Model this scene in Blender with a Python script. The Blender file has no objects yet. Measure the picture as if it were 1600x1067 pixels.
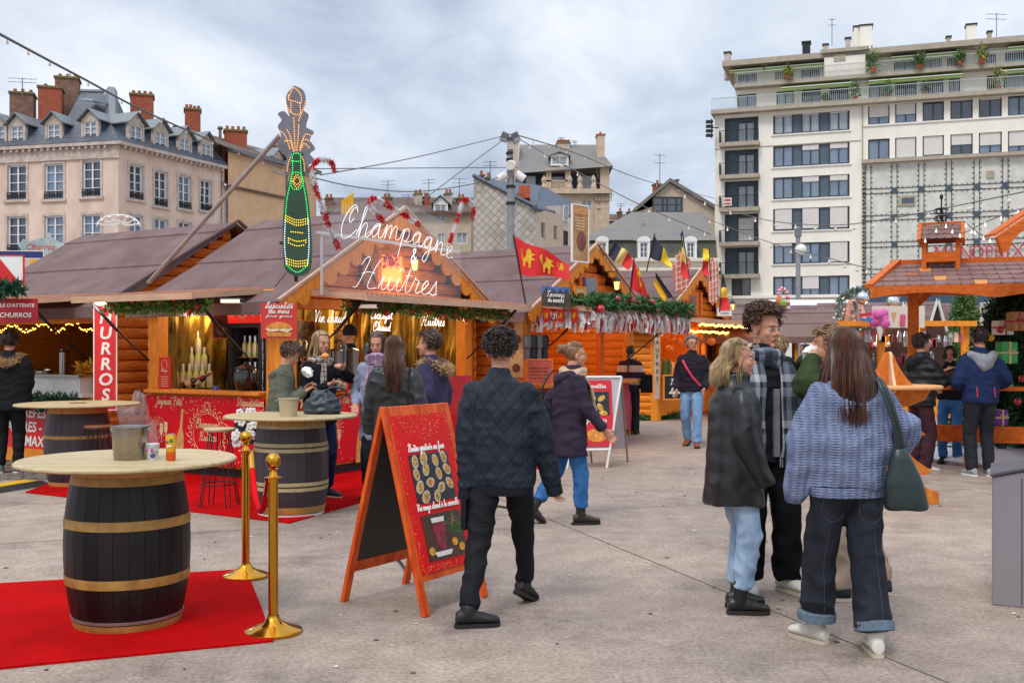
import bpy, math, random
import numpy as np
from mathutils import Vector, Matrix, noise
from mathutils.bvhtree import BVHTree
V = Vector
R = math.radians
sc = bpy.context.scene
# == camera, sky, sun, exposure
FPX, HZ, CZ = 1650.0,545.0,1.6
cam = bpy.data.objects.new('camera', bpy.data.cameras.new('camera'))
sc.collection.objects.link(cam)
cam.location = (0,0, CZ)
cam.rotation_euler = (R(90),0,0)
cam.data.sensor_width = 36
cam.data.lens = 36 * FPX / 1600
cam.data.shift_y = (HZ - 533.5) / 1600
cam.data.clip_end = 2000
cam.data.clip_start = 0.1
cam.data.dof.use_dof = False
sc.camera = cam
SUN_EL, SUN_AZ = 52,205
w = bpy.data.worlds.new('World'); sc.world = w; w.use_nodes = True
nt = w.node_tree; nt.nodes.clear()
N = nt.nodes.new; L = nt.links.new
sky = N('ShaderNodeTexSky'); sky.sky_type = 'NISHITA'; sky.sun_disc = False
sky.sun_elevation = R(SUN_EL); sky.sun_rotation = R(SUN_AZ)
tc = N('ShaderNodeTexCoord'); sep = N('ShaderNodeSeparateXYZ'); L(tc.outputs['Generated'], sep.inputs[0])
def mth(op, a, b=None, c=None):
 m = N('ShaderNodeMath'); m.operation = op
 for i, q in enumerate((a, b, c)):
  if q is None: continue
  if isinstance(q, (int, float)): m.inputs[i].default_value = q
  else: L(q, m.inputs[i])
 return m.outputs[0]
zz = mth('ADD', mth('MAXIMUM', sep.outputs[2], 0.0),0.22)
cb = N('ShaderNodeCombineXYZ'); L(mth('DIVIDE', sep.outputs[0], zz), cb.inputs[0]); L(mth('DIVIDE', sep.outputs[1], zz), cb.inputs[1])
def wnoise(scale, detail, off, rough=.55, dist=0.):
 mp = N('ShaderNodeMapping'); L(cb.outputs[0], mp.inputs[0]); mp.inputs['Location'].default_value = off
 mp.inputs['Scale'].default_value = (1,.75,1)
 n = N('ShaderNodeTexNoise'); L(mp.outputs[0], n.inputs['Vector']); n.inputs['Scale'].default_value = scale
 n.inputs['Detail'].default_value = detail; n.inputs['Roughness'].default_value = rough; n.inputs['Distortion'].default_value = dist
 return n.outputs['Fac']
n1 = wnoise(.85,6,(3.1,1.7,0),.5,.3); n2 = wnoise(2.6,7,(7,2,0),.6,.5)
nn = mth('ADD', mth('MULTIPLY', n1,.72), mth('MULTIPLY', n2,.28))
rp = N('ShaderNodeValToRGB'); L(nn, rp.inputs[0])
e = rp.color_ramp.elements
e[0].position = .37; e[0].color = (3.8,4.4,5.6,1)
e[1].position = .6; e[1].color = (9.6,9.9,10.4,1)
m = e.new(.46); m.color = (6.0,6.8,8.1,1)
m = e.new(.53); m.color = (8.0,8.6,9.5,1)
zen = mth('MULTIPLY_ADD', mth('SMOOTH_MAX', mth('SUBTRACT', sep.outputs[2], .42),0.0,.1),2.2,1.0)
vm = N('ShaderNodeVectorMath'); vm.operation = 'SCALE'; L(rp.outputs[0], vm.inputs[0]); L(zen, vm.inputs[3])
mx = N('ShaderNodeMix'); mx.data_type = 'RGBA'; mx.inputs[0].default_value = .93
L(sky.outputs[0], mx.inputs[6]); L(vm.outputs[0], mx.inputs[7])
bg = N('ShaderNodeBackground'); bg.inputs[1].default_value = .1; L(mx.outputs[2], bg.inputs[0])
wo = N('ShaderNodeOutputWorld'); L(bg.outputs[0], wo.inputs[0])
sun = bpy.data.objects.new('sun', bpy.data.lights.new('sun', 'SUN'))
sc.collection.objects.link(sun)
sun.data.energy = 1.5; sun.data.angle = R(15); sun.data.color = (1,.94,.84)
sun.rotation_euler = (R(90 - SUN_EL),0, R(180 - SUN_AZ))
sc.view_settings.view_transform = 'Standard'; sc.view_settings.look = 'None'
sc.view_settings.exposure = 0.12; sc.view_settings.gamma = 1
sc.cycles.max_bounces = 6; sc.cycles.transparent_max_bounces = 12; sc.cycles.use_denoising = True

# == helpers
C = sc.collection
random.seed(11)
def at(px, py, Y): return V(((px - 800) / FPX * Y, Y, CZ + (HZ - py) / FPX * Y))
def gp(px, py, z=0.0):
 Y = (CZ - z) * FPX / (py - HZ); return V(((px - 800) / FPX * Y, Y, z))
def hx(h):
 r = []
 for i in (0,2,4):
  c = int(h[i:i + 2], 16) / 255
  r.append(c / 12.92 if c <= .04045 else ((c + .055) / 1.055) ** 2.4)
 return tuple(r)
MATS = {}
def _nodes(name):
 m = bpy.data.materials.new(name); m.use_nodes = True
 nt = m.node_tree; b = nt.nodes['Principled BSDF']
 return m, nt, b
def mat(name, col='888888', rough=.6, metal=0, var=.12, vs=6, bump=.0, bs=60, emit=None, es=0, coat=0, alpha=1, trans=0, stretch=(1,1,1), col2=None, sheen=0, spec=.5, vc=(.35,.65), dirt=0):
 """a procedural surface: colour broken up by noise, fine bump"""
 if name in MATS: return MATS[name]
 m, nt, b = _nodes(name); n = nt.nodes.new; l = nt.links.new
 c = hx(col) if isinstance(col, str) else col
 tcn = n('ShaderNodeTexCoord'); mp = n('ShaderNodeMapping'); l(tcn.outputs['Object'], mp.inputs[0])
 mp.inputs['Scale'].default_value = stretch
 if var or col2:
  nz = n('ShaderNodeTexNoise'); nz.inputs['Scale'].default_value = vs; nz.inputs['Detail'].default_value = 6; nz.inputs['Roughness'].default_value = .6
  l(mp.outputs[0], nz.inputs['Vector'])
  rp = n('ShaderNodeValToRGB'); l(nz.outputs['Fac'], rp.inputs[0])
  e = rp.color_ramp.elements; e[0].position = vc[0]; e[1].position = vc[1]
  c2 = hx(col2) if col2 else tuple(min(1, x * (1 + var)) for x in c)
  c1 = c if col2 else tuple(x * (1 - var) for x in c)
  e[0].color = (*c1,1); e[1].color = (*c2,1)
  l(rp.outputs[0], b.inputs['Base Color'])
  rr = n('ShaderNodeMapRange'); l(nz.outputs['Fac'], rr.inputs[0]); rr.inputs[3].default_value = max(0, rough - .08); rr.inputs[4].default_value = min(1, rough + .08)
  l(rr.outputs[0], b.inputs['Roughness'])
 else:
  b.inputs['Base Color'].default_value = (*c, 1); b.inputs['Roughness'].default_value = rough
 if bump:
  nb = n('ShaderNodeTexNoise'); nb.inputs['Scale'].default_value = bs; nb.inputs['Detail'].default_value = 5
  l(mp.outputs[0], nb.inputs['Vector'])
  bp = n('ShaderNodeBump'); bp.inputs['Strength'].default_value = bump; bp.inputs['Distance'].default_value = .01
  l(nb.outputs['Fac'], bp.inputs['Height']); l(bp.outputs[0], b.inputs['Normal'])
 b.inputs['Metallic'].default_value = metal
 b.inputs['Specular IOR Level'].default_value = spec
 if coat: b.inputs['Coat Weight'].default_value = coat; b.inputs['Coat Roughness'].default_value = .15
 if sheen: b.inputs['Sheen Weight'].default_value = sheen; b.inputs['Sheen Roughness'].default_value = .5
 if emit: b.inputs['Emission Color'].default_value = (*hx(emit),1); b.inputs['Emission Strength'].default_value = es
 if alpha < 1: b.inputs['Alpha'].default_value = alpha
 if trans: b.inputs['Transmission Weight'].default_value = trans
 MATS[name] = m
 return m
def glow(name, col, s): return mat(name, col, .5, var=0, emit=col, es=s)

class MB:
 """collects shapes, links them as ONE mesh object"""
 def __init__(s): s.v = []; s.f = []; s.m = []; s.mi = 0; s.T = Matrix()
 def add(s, vs, fs):
  o = len(s.v); T = s.T
  s.v += [T @ V(p) for p in vs]; s.f += [[i + o for i in f] for f in fs]; s.m += [s.mi] * len(fs); return s
 def box(s, x0, y0, z0, x1, y1, z1):
  vs = [(x, y, z) for x in (x0, x1) for y in (y0, y1) for z in (z0, z1)]
  return s.add(vs, [(0,1,3,2),(4,6,7,5),(0,4,5,1),(2,3,7,6),(0,2,6,4),(1,5,7,3)])
 def bar(s, p, q, w, h=None, up=(0,0,1)):
  p, q = V(p), V(q); d = (q - p).normalized(); h = h or w
  u = V(up)
  if abs(d.dot(u)) > .98: u = V((0,1,0))
  a = d.cross(u).normalized(); b = a.cross(d)
  a *= w / 2; b *= h / 2
  vs = [p - a - b, p + a - b, p + a + b, p - a + b, q - a - b, q + a - b, q + a + b, q - a + b]
  return s.add(vs, [(3,2,1,0),(4,5,6,7),(0,1,5,4),(1,2,6,5),(2,3,7,6),(3,0,4,7)])
 def rings(s, rs, cap=True):
  n = len(rs[0]); vs = [p for r in rs for p in r]; fs = []
  for i in range(len(rs) - 1):
   for j in range(n):
    k = (j + 1) % n; fs.append((i * n + j, i * n + k, (i + 1) * n + k, (i + 1) * n + j))
  if cap: fs.append(tuple(range(n))[::-1]); fs.append(tuple(range((len(rs) - 1) * n, len(rs) * n)))
  return s.add(vs, fs)
 def tube(s, pts, r, n=8, cap=True, flat=1.0, up=None):
  pts = [V(p) for p in pts]; k = len(pts)
  rr = r if isinstance(r, (list, tuple)) else [r] * k
  d0 = (pts[1] - pts[0]).normalized()
  u = V(up) if up else (V((0,0,1)) if abs(d0.z) < .9 else V((0,1,0)))
  rs = []
  for i in range(k):
   d = (pts[min(i + 1, k - 1)] - pts[max(i - 1,0)])
   d = d.normalized() if d.length > 1e-9 else d0
   a = d.cross(u)
   a = a.normalized() if a.length > 1e-6 else V((1,0,0))
   b = a.cross(d).normalized(); u = b
   rs.append([pts[i] + a * (math.cos(2 * math.pi * j / n) * rr[i]) + b * (math.sin(2 * math.pi * j / n) * rr[i] * flat) for j in range(n)])
  return s.rings(rs, cap)
 def lathe(s, prof, n=24, c=(0,0,0), cap=False):
  c = V(c); rs = [[c + V((r * math.cos(2 * math.pi * j / n), r * math.sin(2 * math.pi * j / n), z)) for j in range(n)] for r, z in prof]
  return s.rings(rs, cap)
 def ball(s, c, rx, ry=None, rz=None, n=12, m=None, rot=None):
  ry = ry or rx; rz = rz or rx; m = m or max(4, n // 2); c = V(c); rs = []
  for i in range(m + 1):
   t = math.pi * i / m; t = min(max(t, .02), math.pi - .02)
   ring = []
   for j in range(n):
    p = V((rx * math.sin(t) * math.cos(2 * math.pi * j / n), ry * math.sin(t) * math.sin(2 * math.pi * j / n),-rz * math.cos(t)))
    if rot is not None: p = rot @ p
    ring.append(c + p)
   rs.append(ring)
  return s.rings(rs, True)
 def prism(s, out, o=(0,0,0), ux=(1,0,0), uy=(0,0,1), t=.01):
  """outline (2D) in the plane o,ux,uy, thickness t along ux x uy"""
  o, ux, uy = V(o), V(ux), V(uy); nrm = ux.cross(uy).normalized() * t; n = len(out)
  a = [o + ux * x + uy * y for x, y in out]; b = [p + nrm for p in a]
  fs = [tuple(range(n))[::-1], tuple(range(n, 2 * n))] + [(i, (i + 1) % n, (i + 1) % n + n, i + n) for i in range(n)]
  return s.add(a + b, fs)
 def build(s, name, m, parent=None, smooth=0, bevel=0, loc=None, mesh_only=False, seg=2):
  me = bpy.data.meshes.new(name); me.from_pydata([tuple(p) for p in s.v], [], s.f)
  ms = m if isinstance(m, (list, tuple)) else [m]
  for q in ms: me.materials.append(q)
  if len(ms) > 1: me.polygons.foreach_set('material_index', s.m)
  me.update()
  if smooth:
   me.polygons.foreach_set('use_smooth', [True] * len(me.polygons)); me.set_sharp_from_angle(angle=R(smooth))
  o = bpy.data.objects.new(name, me); C.objects.link(o)
  if parent: o.parent = parent
  if loc is not None: o.location = loc
  if bevel:
   bv = o.modifiers.new('bevel', 'BEVEL'); bv.width = bevel; bv.segments = seg; bv.limit_method = 'ANGLE'; bv.angle_limit = R(40)
  return o
def thing(name, label, cat, loc=(0,0,0), rz=0, group=None):
 o = bpy.data.objects.new(name, None); C.objects.link(o); o.empty_display_size = .2
 o.location = loc; o.rotation_euler = (0,0, rz); o['label'] = label; o['category'] = cat
 if group: o['group'] = group
 return o
def tag(o, label, cat, group=None):
 o['label'] = label; o['category'] = cat
 if group: o['group'] = group
 return o
def struct(o): o['kind'] = 'structure'; return o
def stuff(o, label=None, cat=None):
 o['kind'] = 'stuff'
 if label: o['label'] = label; o['category'] = cat
 return o
def copy_tree(o, parent=None, loc=None, rz=None, label=None):
 c = o.copy(); C.objects.link(c)
 if parent: c.parent = parent
 if loc is not None: c.location = loc
 if rz is not None: c.rotation_euler = (0,0, rz)
 if label: c['label'] = label
 for ch in list(o.children): copy_tree(ch, c)
 return c
def catmull(p, k=6):
 p = [V((*q, 0)) if len(q) == 2 else V(q) for q in p]; out = []
 for i in range(len(p) - 1):
  a = p[max(i - 1,0)]; b = p[i]; c = p[i + 1]; d = p[min(i + 2, len(p) - 1)]
  for j in range(k):
   t = j / k; out.append(.5 * ((2 * b) + (c - a) * t + (2 * a - 5 * b + 4 * c - d) * t * t + (3 * b - a - 3 * c + d) * t ** 3))
 out.append(p[-1]); return out
def sag(p, q, s, k=16):
 p, q = V(p), V(q); return [p.lerp(q, i / k) - V((0,0, s * 4 * (i / k) * (1 - i / k))) for i in range(k + 1)]

def lettering(txt, size, o, ux, uy, m, parent=None, name='lettering', depth=.004, bold=0, shear=0, align='CENTER', xs=1):
 cu = bpy.data.curves.new('t', 'FONT'); cu.body = txt; cu.size = 1; cu.align_x = align; cu.align_y = 'CENTER'
 cu.offset = bold; cu.shear = shear; cu.extrude = .5; cu.resolution_u = 3
 ob = bpy.data.objects.new('t', cu); C.objects.link(ob)
 dg = bpy.context.evaluated_depsgraph_get(); me = bpy.data.meshes.new_from_object(ob.evaluated_get(dg))
 bpy.data.objects.remove(ob); bpy.data.curves.remove(cu)
 ux, uy = V(ux).normalized(), V(uy).normalized(); nz = ux.cross(uy)
 T = Matrix.Translation(V(o)) @ Matrix((ux * size * xs, uy * size, nz * depth)).transposed().to_4x4()
 me.transform(T); me.name = name; me.materials.clear(); me.materials.append(m)
 ob = bpy.data.objects.new(name, me); C.objects.link(ob)
 if parent: ob.parent = parent
 return ob
# one-stroke handwriting: x advance, baseline 0, x-height 1
_a = [(0,.1),(.3,.6),(.85,.95),(.45,.9),(.22,.45),(.4,.03),(.75,.3),(.95,.95)]
GL = {
 'a': (1.35, [_a + [(.9,.3),(1.05,0),(1.35,.12)]]), 'b': (1.2, [[(0,.1),(.4,1.2),(.55,1.9),(.38,1.9),(.3,1),(.3,.1),(.6,0),(.85,.4),(.7,.85),(.9,.8),(1.2,.85)]]),
 'c': (1.05, [[(0,.1),(.25,.6),(.62,.98),(.85,.8),(.6,.98),(.25,.5),(.4,.03),(.75,.03),(1.05,.2)]]),
 'd': (1.35, [_a[:-1] + [(1.1,2.0),(.98,.9),(.92,.2),(1.1,0),(1.35,.12)]]),
 'e': (1.05, [[(0,.1),(.45,.4),(.75,.8),(.55,1.0),(.28,.65),(.3,.2),(.55,.0),(.85,.08),(1.05,.22)]]),
 'f': (.9, [[(0,.1),(.4,1.2),(.65,1.9),(.45,2.0),(.3,1),(.25,-.8),(.4,-.9),(.5,0),(.9,.15)]]),
 'g': (1.35, [_a + [(.88,-.3),(.6,-1.0),(.3,-.85),(.6,-.25),(1.35,.15)]]),
 'h': (1.35, [[(0,.1),(.4,1.2),(.6,1.9),(.42,2.0),(.32,1.2),(.28,0),(.4,.6),(.75,.98),(.95,.8),(.92,.2),(1.1,0),(1.35,.12)]]),
 'i': (.8, [[(0,.1),(.3,.6),(.42,.95),(.38,.3),(.55,0),(.8,.12)], [(.5,1.4),(.55,1.5)]]),
 'î': (.8, [[(0,.1),(.3,.6),(.42,.95),(.38,.3),(.55,0),(.8,.12)], [(.3,1.35),(.5,1.65),(.7,1.35)]]),
 'j': (.8, [[(0,.1),(.3,.6),(.42,.95),(.38,-.3),(.1,-1),(-.1,-.8),(.3,-.2),(.8,.12)], [(.5,1.4),(.55,1.5)]]),
 'l': (.8, [[(0,.1),(.4,1.1),(.6,1.8),(.42,2.0),(.32,1.4),(.35,.3),(.55,0),(.8,.12)]]),
 'm': (1.9, [[(0,.1),(.25,.8),(.3,.95),(.28,0),(.4,.6),(.7,.98),(.85,.8),(.82,0),(.95,.6),(1.25,.98),(1.45,.8),(1.45,.2),(1.6,0),(1.9,.12)]]),
 'n': (1.35, [[(0,.1),(.25,.8),(.3,.95),(.28,0),(.4,.6),(.72,.98),(.92,.8),(.9,.2),(1.05,0),(1.35,.12)]]),
 'o': (1.1, [[(0,.1),(.3,.7),(.65,.98),(.3,.8),(.2,.4),(.45,0),(.75,.35),(.7,.9),(.8,.85),(1.1,.9)]]),
 'p': (1.25, [[(0,.1),(.3,.9),(.25,0),(.15,-1.1),(.28,0),(.45,.8),(.75,.98),(.95,.55),(.7,.03),(.45,.1),(.8,0),(1.25,.15)]]),
 'r': (.95, [[(0,.1),(.3,1.1),(.35,.95),(.7,.9),(.6,.3),(.7,0),(.95,.12)]]),
 's': (.9, [[(0,.1),(.4,.85),(.5,1.05),(.55,.7),(.7,.25),(.4,0),(.15,.12),(.5,0),(.9,.15)]]),
 't': (.9, [[(0,.1),(.4,1.2),(.48,1.7),(.42,.5),(.55,0),(.9,.12)], [(.1,1.15),(.85,1.2)]]),
 'u': (1.3, [[(0,.1),(.25,.95),(.25,.3),(.45,0),(.75,.3),(.9,.95),(.88,.3),(1.05,0),(1.3,.12)]]),
 'v': (1.1, [[(0,.6),(.2,.95),(.35,.4),(.45,0),(.75,.5),(.8,.95),(1.1,.8)]]),
 'y': (1.3, [[(0,.1),(.25,.95),(.25,.3),(.45,0),(.75,.3),(.9,.95),(.85,-.3),(.55,-1),(.3,-.85),(.6,-.25),(1.3,.15)]]),
 'C': (1.7, [[(1.2,1.25),(.85,.95),(.75,1.5),(1.15,2.0),(1.45,1.6),(1.1,2.15),(.5,1.7),(.15,.8),(.4,-.05),(1.0,0),(1.7,.5)]]),
 'H': (2.1, [[(.1,1.5),(.4,2.0),(.75,2.0),(.5,1.0),(.2,.1),(-.1,0)], [(1.7,2.05),(1.35,1.3),(1.1,.3),(1.3,0),(1.9,.1)], [(.35,.95),(.9,1.1),(1.5,1.05)]]),
 'V': (1.5, [[(0,1.7),(.25,2.0),(.45,1.2),(.55,0),(.95,1.1),(1.5,2.0)]]),
 'E': (1.4, [[(1.3,1.7),(1.0,2.05),(.5,1.8),(.55,1.2),(.95,1.1),(.35,.95),(.15,.4),(.5,0),(1.0,.05),(1.4,.3)]]),
 'S': (1.5, [[(.1,.3),(.6,.9),(1.25,1.8),(1.0,2.1),(.7,1.6),(1.05,.8),(.8,.1),(.3,0),(.1,.4),(.8,.1),(1.5,.15)]]),
 'J': (1.4, [[(.3,1.6),(.9,2.0),(1.3,2.0),(.95,1.0),(.6,-.7),(.2,-.8),(.5,-.2),(1.4,.2)]]),
 'F': (1.5, [[(.1,1.6),(.5,2.0),(1.5,2.0)], [(.95,2.0),(.7,1),(.4,0),(.1,.1)], [(.4,1.05),(1.1,1.1)]]),
 'D': (1.7, [[(.6,2.0),(.5,1),(.3,.1),(.1,.2),(.6,0),(1.3,.5),(1.5,1.4),(1.0,2.0),(.3,1.9),(.1,1.5)]]),
 'T': (1.3, [[(.1,1.7),(.5,2.0),(1.5,2.0)], [(.95,2.0),(.6,.8),(.5,0),(.1,.1)]]),
 '&': (1.4, [[(1.2,0),(.5,1.2),(.45,1.8),(.8,1.9),(.8,1.4),(.2,.7),(.3,0),(.9,.1),(1.15,.8)]]),
 ' ': (.8, [])}
for k, b in (('é', 'e'),('à', 'a'),('ê', 'e')):
 GL[k] = (GL[b][0], GL[b][1] + [[(.35,1.3),(.65,1.6)] if k == 'é' else ([(.65,1.3),(.35,1.6)] if k == 'à' else [(.3,1.3),(.5,1.6),(.7,1.3)])])
def script_width(t): return sum(GL[c][0] for c in t)
def script(mb, txt, xh, o, ux, uy, r, arc=None, shear=.22, n=5, width=None):
 """writes txt as neon-like tubes into mb; o = start of the baseline; xh = x-height in metres"""
 o, ux, uy = V(o), V(ux).normalized(), V(uy).normalized(); x = 0; xs = 1
 if width: xs = width / (script_width(txt) * xh)
 for ch in txt:
  wd, st = GL[ch]
  for s_ in st:
   pts = catmull(s_, 4) if len(s_) > 2 else [V((*q, 0)) for q in s_]
   P = []
   for p in pts:
    X = (x + p.x + shear * p.y) * xh * xs; Yv = p.y * xh
    if arc: Yv += arc(X)
    P.append(o + ux * X + uy * Yv)
   mb.tube(P, r, n)
  x += wd
 return x * xh * xs
def leaves(mb, pts, rad, n, size, up=.2, w=.22, seed=1, flat=1):
 """needle / leaf triangles scattered round a line of points"""
 rnd = random.Random(seed); k = len(pts) - 1
 for _ in range(n):
  t = rnd.random() * k; i = min(int(t), k - 1); c = pts[i].lerp(pts[i + 1], t - i)
  d = V((rnd.gauss(0,1), rnd.gauss(0,1), rnd.gauss(0, flat))).normalized()
  q = c + d * rad * (rnd.random() ** .6); s = size * (.6 + rnd.random() * .8)
  a = (d + V((rnd.gauss(0,.6), rnd.gauss(0,.6), rnd.gauss(0,.6) + up))).normalized()
  b = a.cross(V((rnd.gauss(0,1), rnd.gauss(0,1), rnd.gauss(0,1)))).normalized() * s * w
  mb.mi = rnd.randrange(2) if mb.mi >= 0 else 0
  mb.add([q - b, q + b, q + a * s + b * .3, q + a * s - b * .3], [(0,1,2,3)])
# == materials of the setting
plaster = mat('plaster_cream', 'c4ab9a', .9, var=.13, vs=.8, bump=.15, bs=20, col2='d8c3b4', stretch=(1,1,.5))
plaster_w = mat('plaster_white', 'e8e3d8', .85, var=.05, vs=.7, bump=.05, bs=10, stretch=(1,1,.4))
stone = mat('stone_trim', 'b9aaa0', .9, var=.2, vs=3, bump=.2, bs=15)
stone_w = mat('stone_pale', 'd8cfc2', .85, var=.08, vs=2)
slate = mat('slate', '4a4f5a', .55, var=.3, vs=2.5, bump=.3, bs=12, stretch=(1,1,3))
slate_l = mat('slate_weathered', '6a6b6e', .6, var=.35, vs=1.1, bump=.3, bs=10, col2='7d7468', stretch=(1,1,2))
slate_b = mat('slate_blue', '39485a', .5, var=.25, vs=2, bump=.2, bs=12)
zinc = mat('zinc', '72777c', .45, metal=.3, var=.1, vs=2)
brick = mat('brick_orange', '8f4430', .9, var=.35, vs=5, bump=.5, bs=22, col2='a3593f')
brick_d = mat('brick_sooty', '6b5148', .95, var=.4, vs=3, bump=.4, bs=20, col2='8a6a5a')
ochre = mat('plaster_ochre', 'c9a27c', .9, var=.1, vs=1.2, bump=.1, col2='d3b08c')
greyw = mat('plaster_grey', 'b5a9a4', .9, var=.1, vs=1.3, bump=.1, col2='c3b8b2')
beige = mat('plaster_beige', 'b7a793', .9, var=.1, vs=1.3, bump=.1, col2='c6b6a2')
tile_br = mat('tile_brown', '5f4c44', .85, var=.4, vs=4, bump=.6, bs=18)
terra = mat('terracotta', 'a8512f', .8, var=.3, vs=9)
white_p = mat('white_paint', 'dedcd8', .5, var=.05, vs=3)
dark_f = mat('dark_frame', '2b333d', .4, var=.1)
panel_b = mat('panel_bluegrey', '4c5a68', .5, var=.08, vs=3)
glassA = mat('glass_dark', '333e4a', .06, var=.25, vs=.8, spec=1, coat=.6)
glassB = mat('glass_blue', '66788f', .08, var=.25, vs=.6, spec=1, coat=.6)
glassC = mat('glass_curtain', '9aa3ad', .25, var=.18, vs=1.5, spec=.8, stretch=(3,1,.5))
blind = mat('roller_blind', 'cfcac6', .7, var=.04, vs=2)
iron = mat('black_iron', '1c1f24', .5, metal=.2, var=.1)
green_aw = mat('awning_green', '7f9a4c', .8, var=.15, vs=6)
concr = mat('concrete_slab', 'a69c8c', .9, var=.12, vs=2, bump=.1)
lichen = mat('lichen_cap', '6d6a45', .9, var=.4, vs=6, bump=.4)
plant_g = mat('plant_green', '4b6a35', .8, var=.4, vs=9)
plant_y = mat('plant_yellow', '9a8f3c', .8, var=.4, vs=9)

class Facade:
 """a vertical wall plane; local x along the wall, y into the building, z up; shapes are placed relative to the root"""
 def __init__(s, p, d, root=None):
  s.p = V((p[0], p[1], 0)); s.d = V((d[0], d[1], 0)).normalized(); s.root = root
  o = root.location if root else V((0,0,0))
  s.M = Matrix.Translation(s.p - V(o)) @ Matrix.Rotation(math.atan2(s.d.y, s.d.x),4, 'Z')
 def uz(s, px, py=HZ, off=0):
  k = (px - 800) / FPX; n = V((-s.d.y, s.d.x, 0)); q = s.p + n * off
  u = (k * q.y - q.x) / (s.d.x - k * s.d.y); Y = q.y + u * s.d.y
  return u, CZ + (HZ - py) / FPX * Y
 def mb(s): m = MB(); m.T = s.M; return m
 def rect(s, x0, y0, x1, y1):
  u0, z1 = s.uz(x0, y0); _, z0 = s.uz(x0, y1); u1, _ = s.uz(x1, y0)
  return u0, u1, z0, z1
def wallgrid(mb, u0, u1, z0, z1, holes, dep=.18, y=0, thick=.3):
 us = sorted({u0, u1, *[min(max(h[i], u0), u1) for h in holes for i in (0,1)]})
 zs = sorted({z0, z1, *[min(max(h[i], z0), z1) for h in holes for i in (2,3)]})
 for i in range(len(us) - 1):
  for j in range(len(zs) - 1):
   a, b, c, d = us[i], us[i + 1], zs[j], zs[j + 1]
   mu, mz = (a + b) / 2,(c + d) / 2
   if any(h[0] < mu < h[1] and h[2] < mz < h[3] for h in holes): continue
   mb.add([(a, y, c),(b, y, c),(b, y, d),(a, y, d)], [(0,1,2,3)])
 for a, b, c, d in holes:
  e = y + dep
  mb.add([(a, y, c),(b, y, c),(b, y, d),(a, y, d),(a, e, c),(b, e, c),(b, e, d),(a, e, d)], [(0,4,5,1),(1,5,6,2),(2,6,7,3),(3,7,4,0)])
 mb.add([(u0, y, z1),(u1, y, z1),(u1, y + thick, z1),(u0, y + thick, z1)], [(0,1,2,3)])
def window(fc, par, r, frame=None, pane=None, y=.15, fw=.07, mull=(.5,), bars=(), shut=0, rail=False, name='window', blindm=None, sill=None):
 u0, u1, z0, z1 = r; frame = frame or dark_f
 m = fc.mb()
 m.box(u0, y - .05, z0, u0 + fw, y + .03, z1); m.box(u1 - fw, y - .05, z0, u1, y + .03, z1)
 m.box(u0 + fw, y - .05, z0, u1 - fw, y + .03, z0 + fw); m.box(u0 + fw, y - .05, z1 - fw, u1 - fw, y + .03, z1)
 for t in mull: c = u0 + (u1 - u0) * t; m.box(c - fw * .55, y - .04, z0 + fw, c + fw * .55, y + .025, z1 - fw)
 for t in bars: c = z0 + (z1 - z0) * t; m.box(u0 + fw, y - .035, c - fw * .25, u1 - fw, y + .02, c + fw * .25)
 wn = m.build(name, frame, par)
 g = fc.mb(); g.box(u0 + .01, y + .05, z0 + .01, u1 - .01, y + .07, z1 - .01)
 g.build('pane', pane or random.choice([glassA, glassB, glassB, glassC]), wn)
 if shut:
  b = fc.mb(); zb = z1 - (z1 - z0) * shut
  b.box(u0 + fw, y - .075, zb, u1 - fw, y - .055, z1 - .02); b.build('blind', blindm or blind, wn)
 if rail:
  b = fc.mb(); zt = z0 + (z1 - z0) * rail
  b.box(u0,-.06, zt - .04, u1,-.02, zt); b.box(u0,-.06, z0 + .1, u1,-.02, z0 + .14)
  k = 7
  for i in range(k + 1):
   c = u0 + (u1 - u0) * i / k; b.box(c - .02,-.055, z0, c + .02,-.025, zt)
   if i < k: b.ball((c + (u1 - u0) / k / 2,-.04,(z0 + zt) / 2 + .03),.06,.02,.09,6)
  b.build('railing', iron, wn)
 if sill is not None:
  b = fc.mb(); b.box(u0 - .12,-.12, z0 - .14, u1 + .12,.1, z0 - .005); b.build('sill', sill, wn)
 return wn
def chimney(root, px, py_top, Y, w_px, py_bot, m, pots=3, dep=1.2, name='chimney', rz=.3, cap=lichen):
 p = at(px, py_top, Y); zb = at(px, py_bot, Y).z; s = w_px / FPX * Y; o = V(root.location) if root else V((0,0,0))
 mb = MB(); mb.T = Matrix.Translation(V((p.x, p.y, 0)) - o) @ Matrix.Rotation(rz, 4, 'Z')
 s *= .84
 mb.box(-s / 2,-dep / 2, zb - 1.5, s / 2, dep / 2, p.z)
 ch = mb.build(name, m, root)
 c = MB(); c.T = mb.T; c.box(-s / 2 - .08,-dep / 2 - .08, p.z, s / 2 + .08, dep / 2 + .08, p.z + .14); c.build('cap', cap, ch)
 q = MB(); q.T = mb.T
 for i in range(pots):
  q.lathe([(.12,0),(.11,.3),(.13,.32),(.1,.33),(0,.33)], 10,(-s / 2 + s * (i + .5) / pots, random.uniform(-.2,.2), p.z + .14))
 if pots: q.build('chimney_pot', terra, ch, smooth=40)
 return ch
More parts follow.
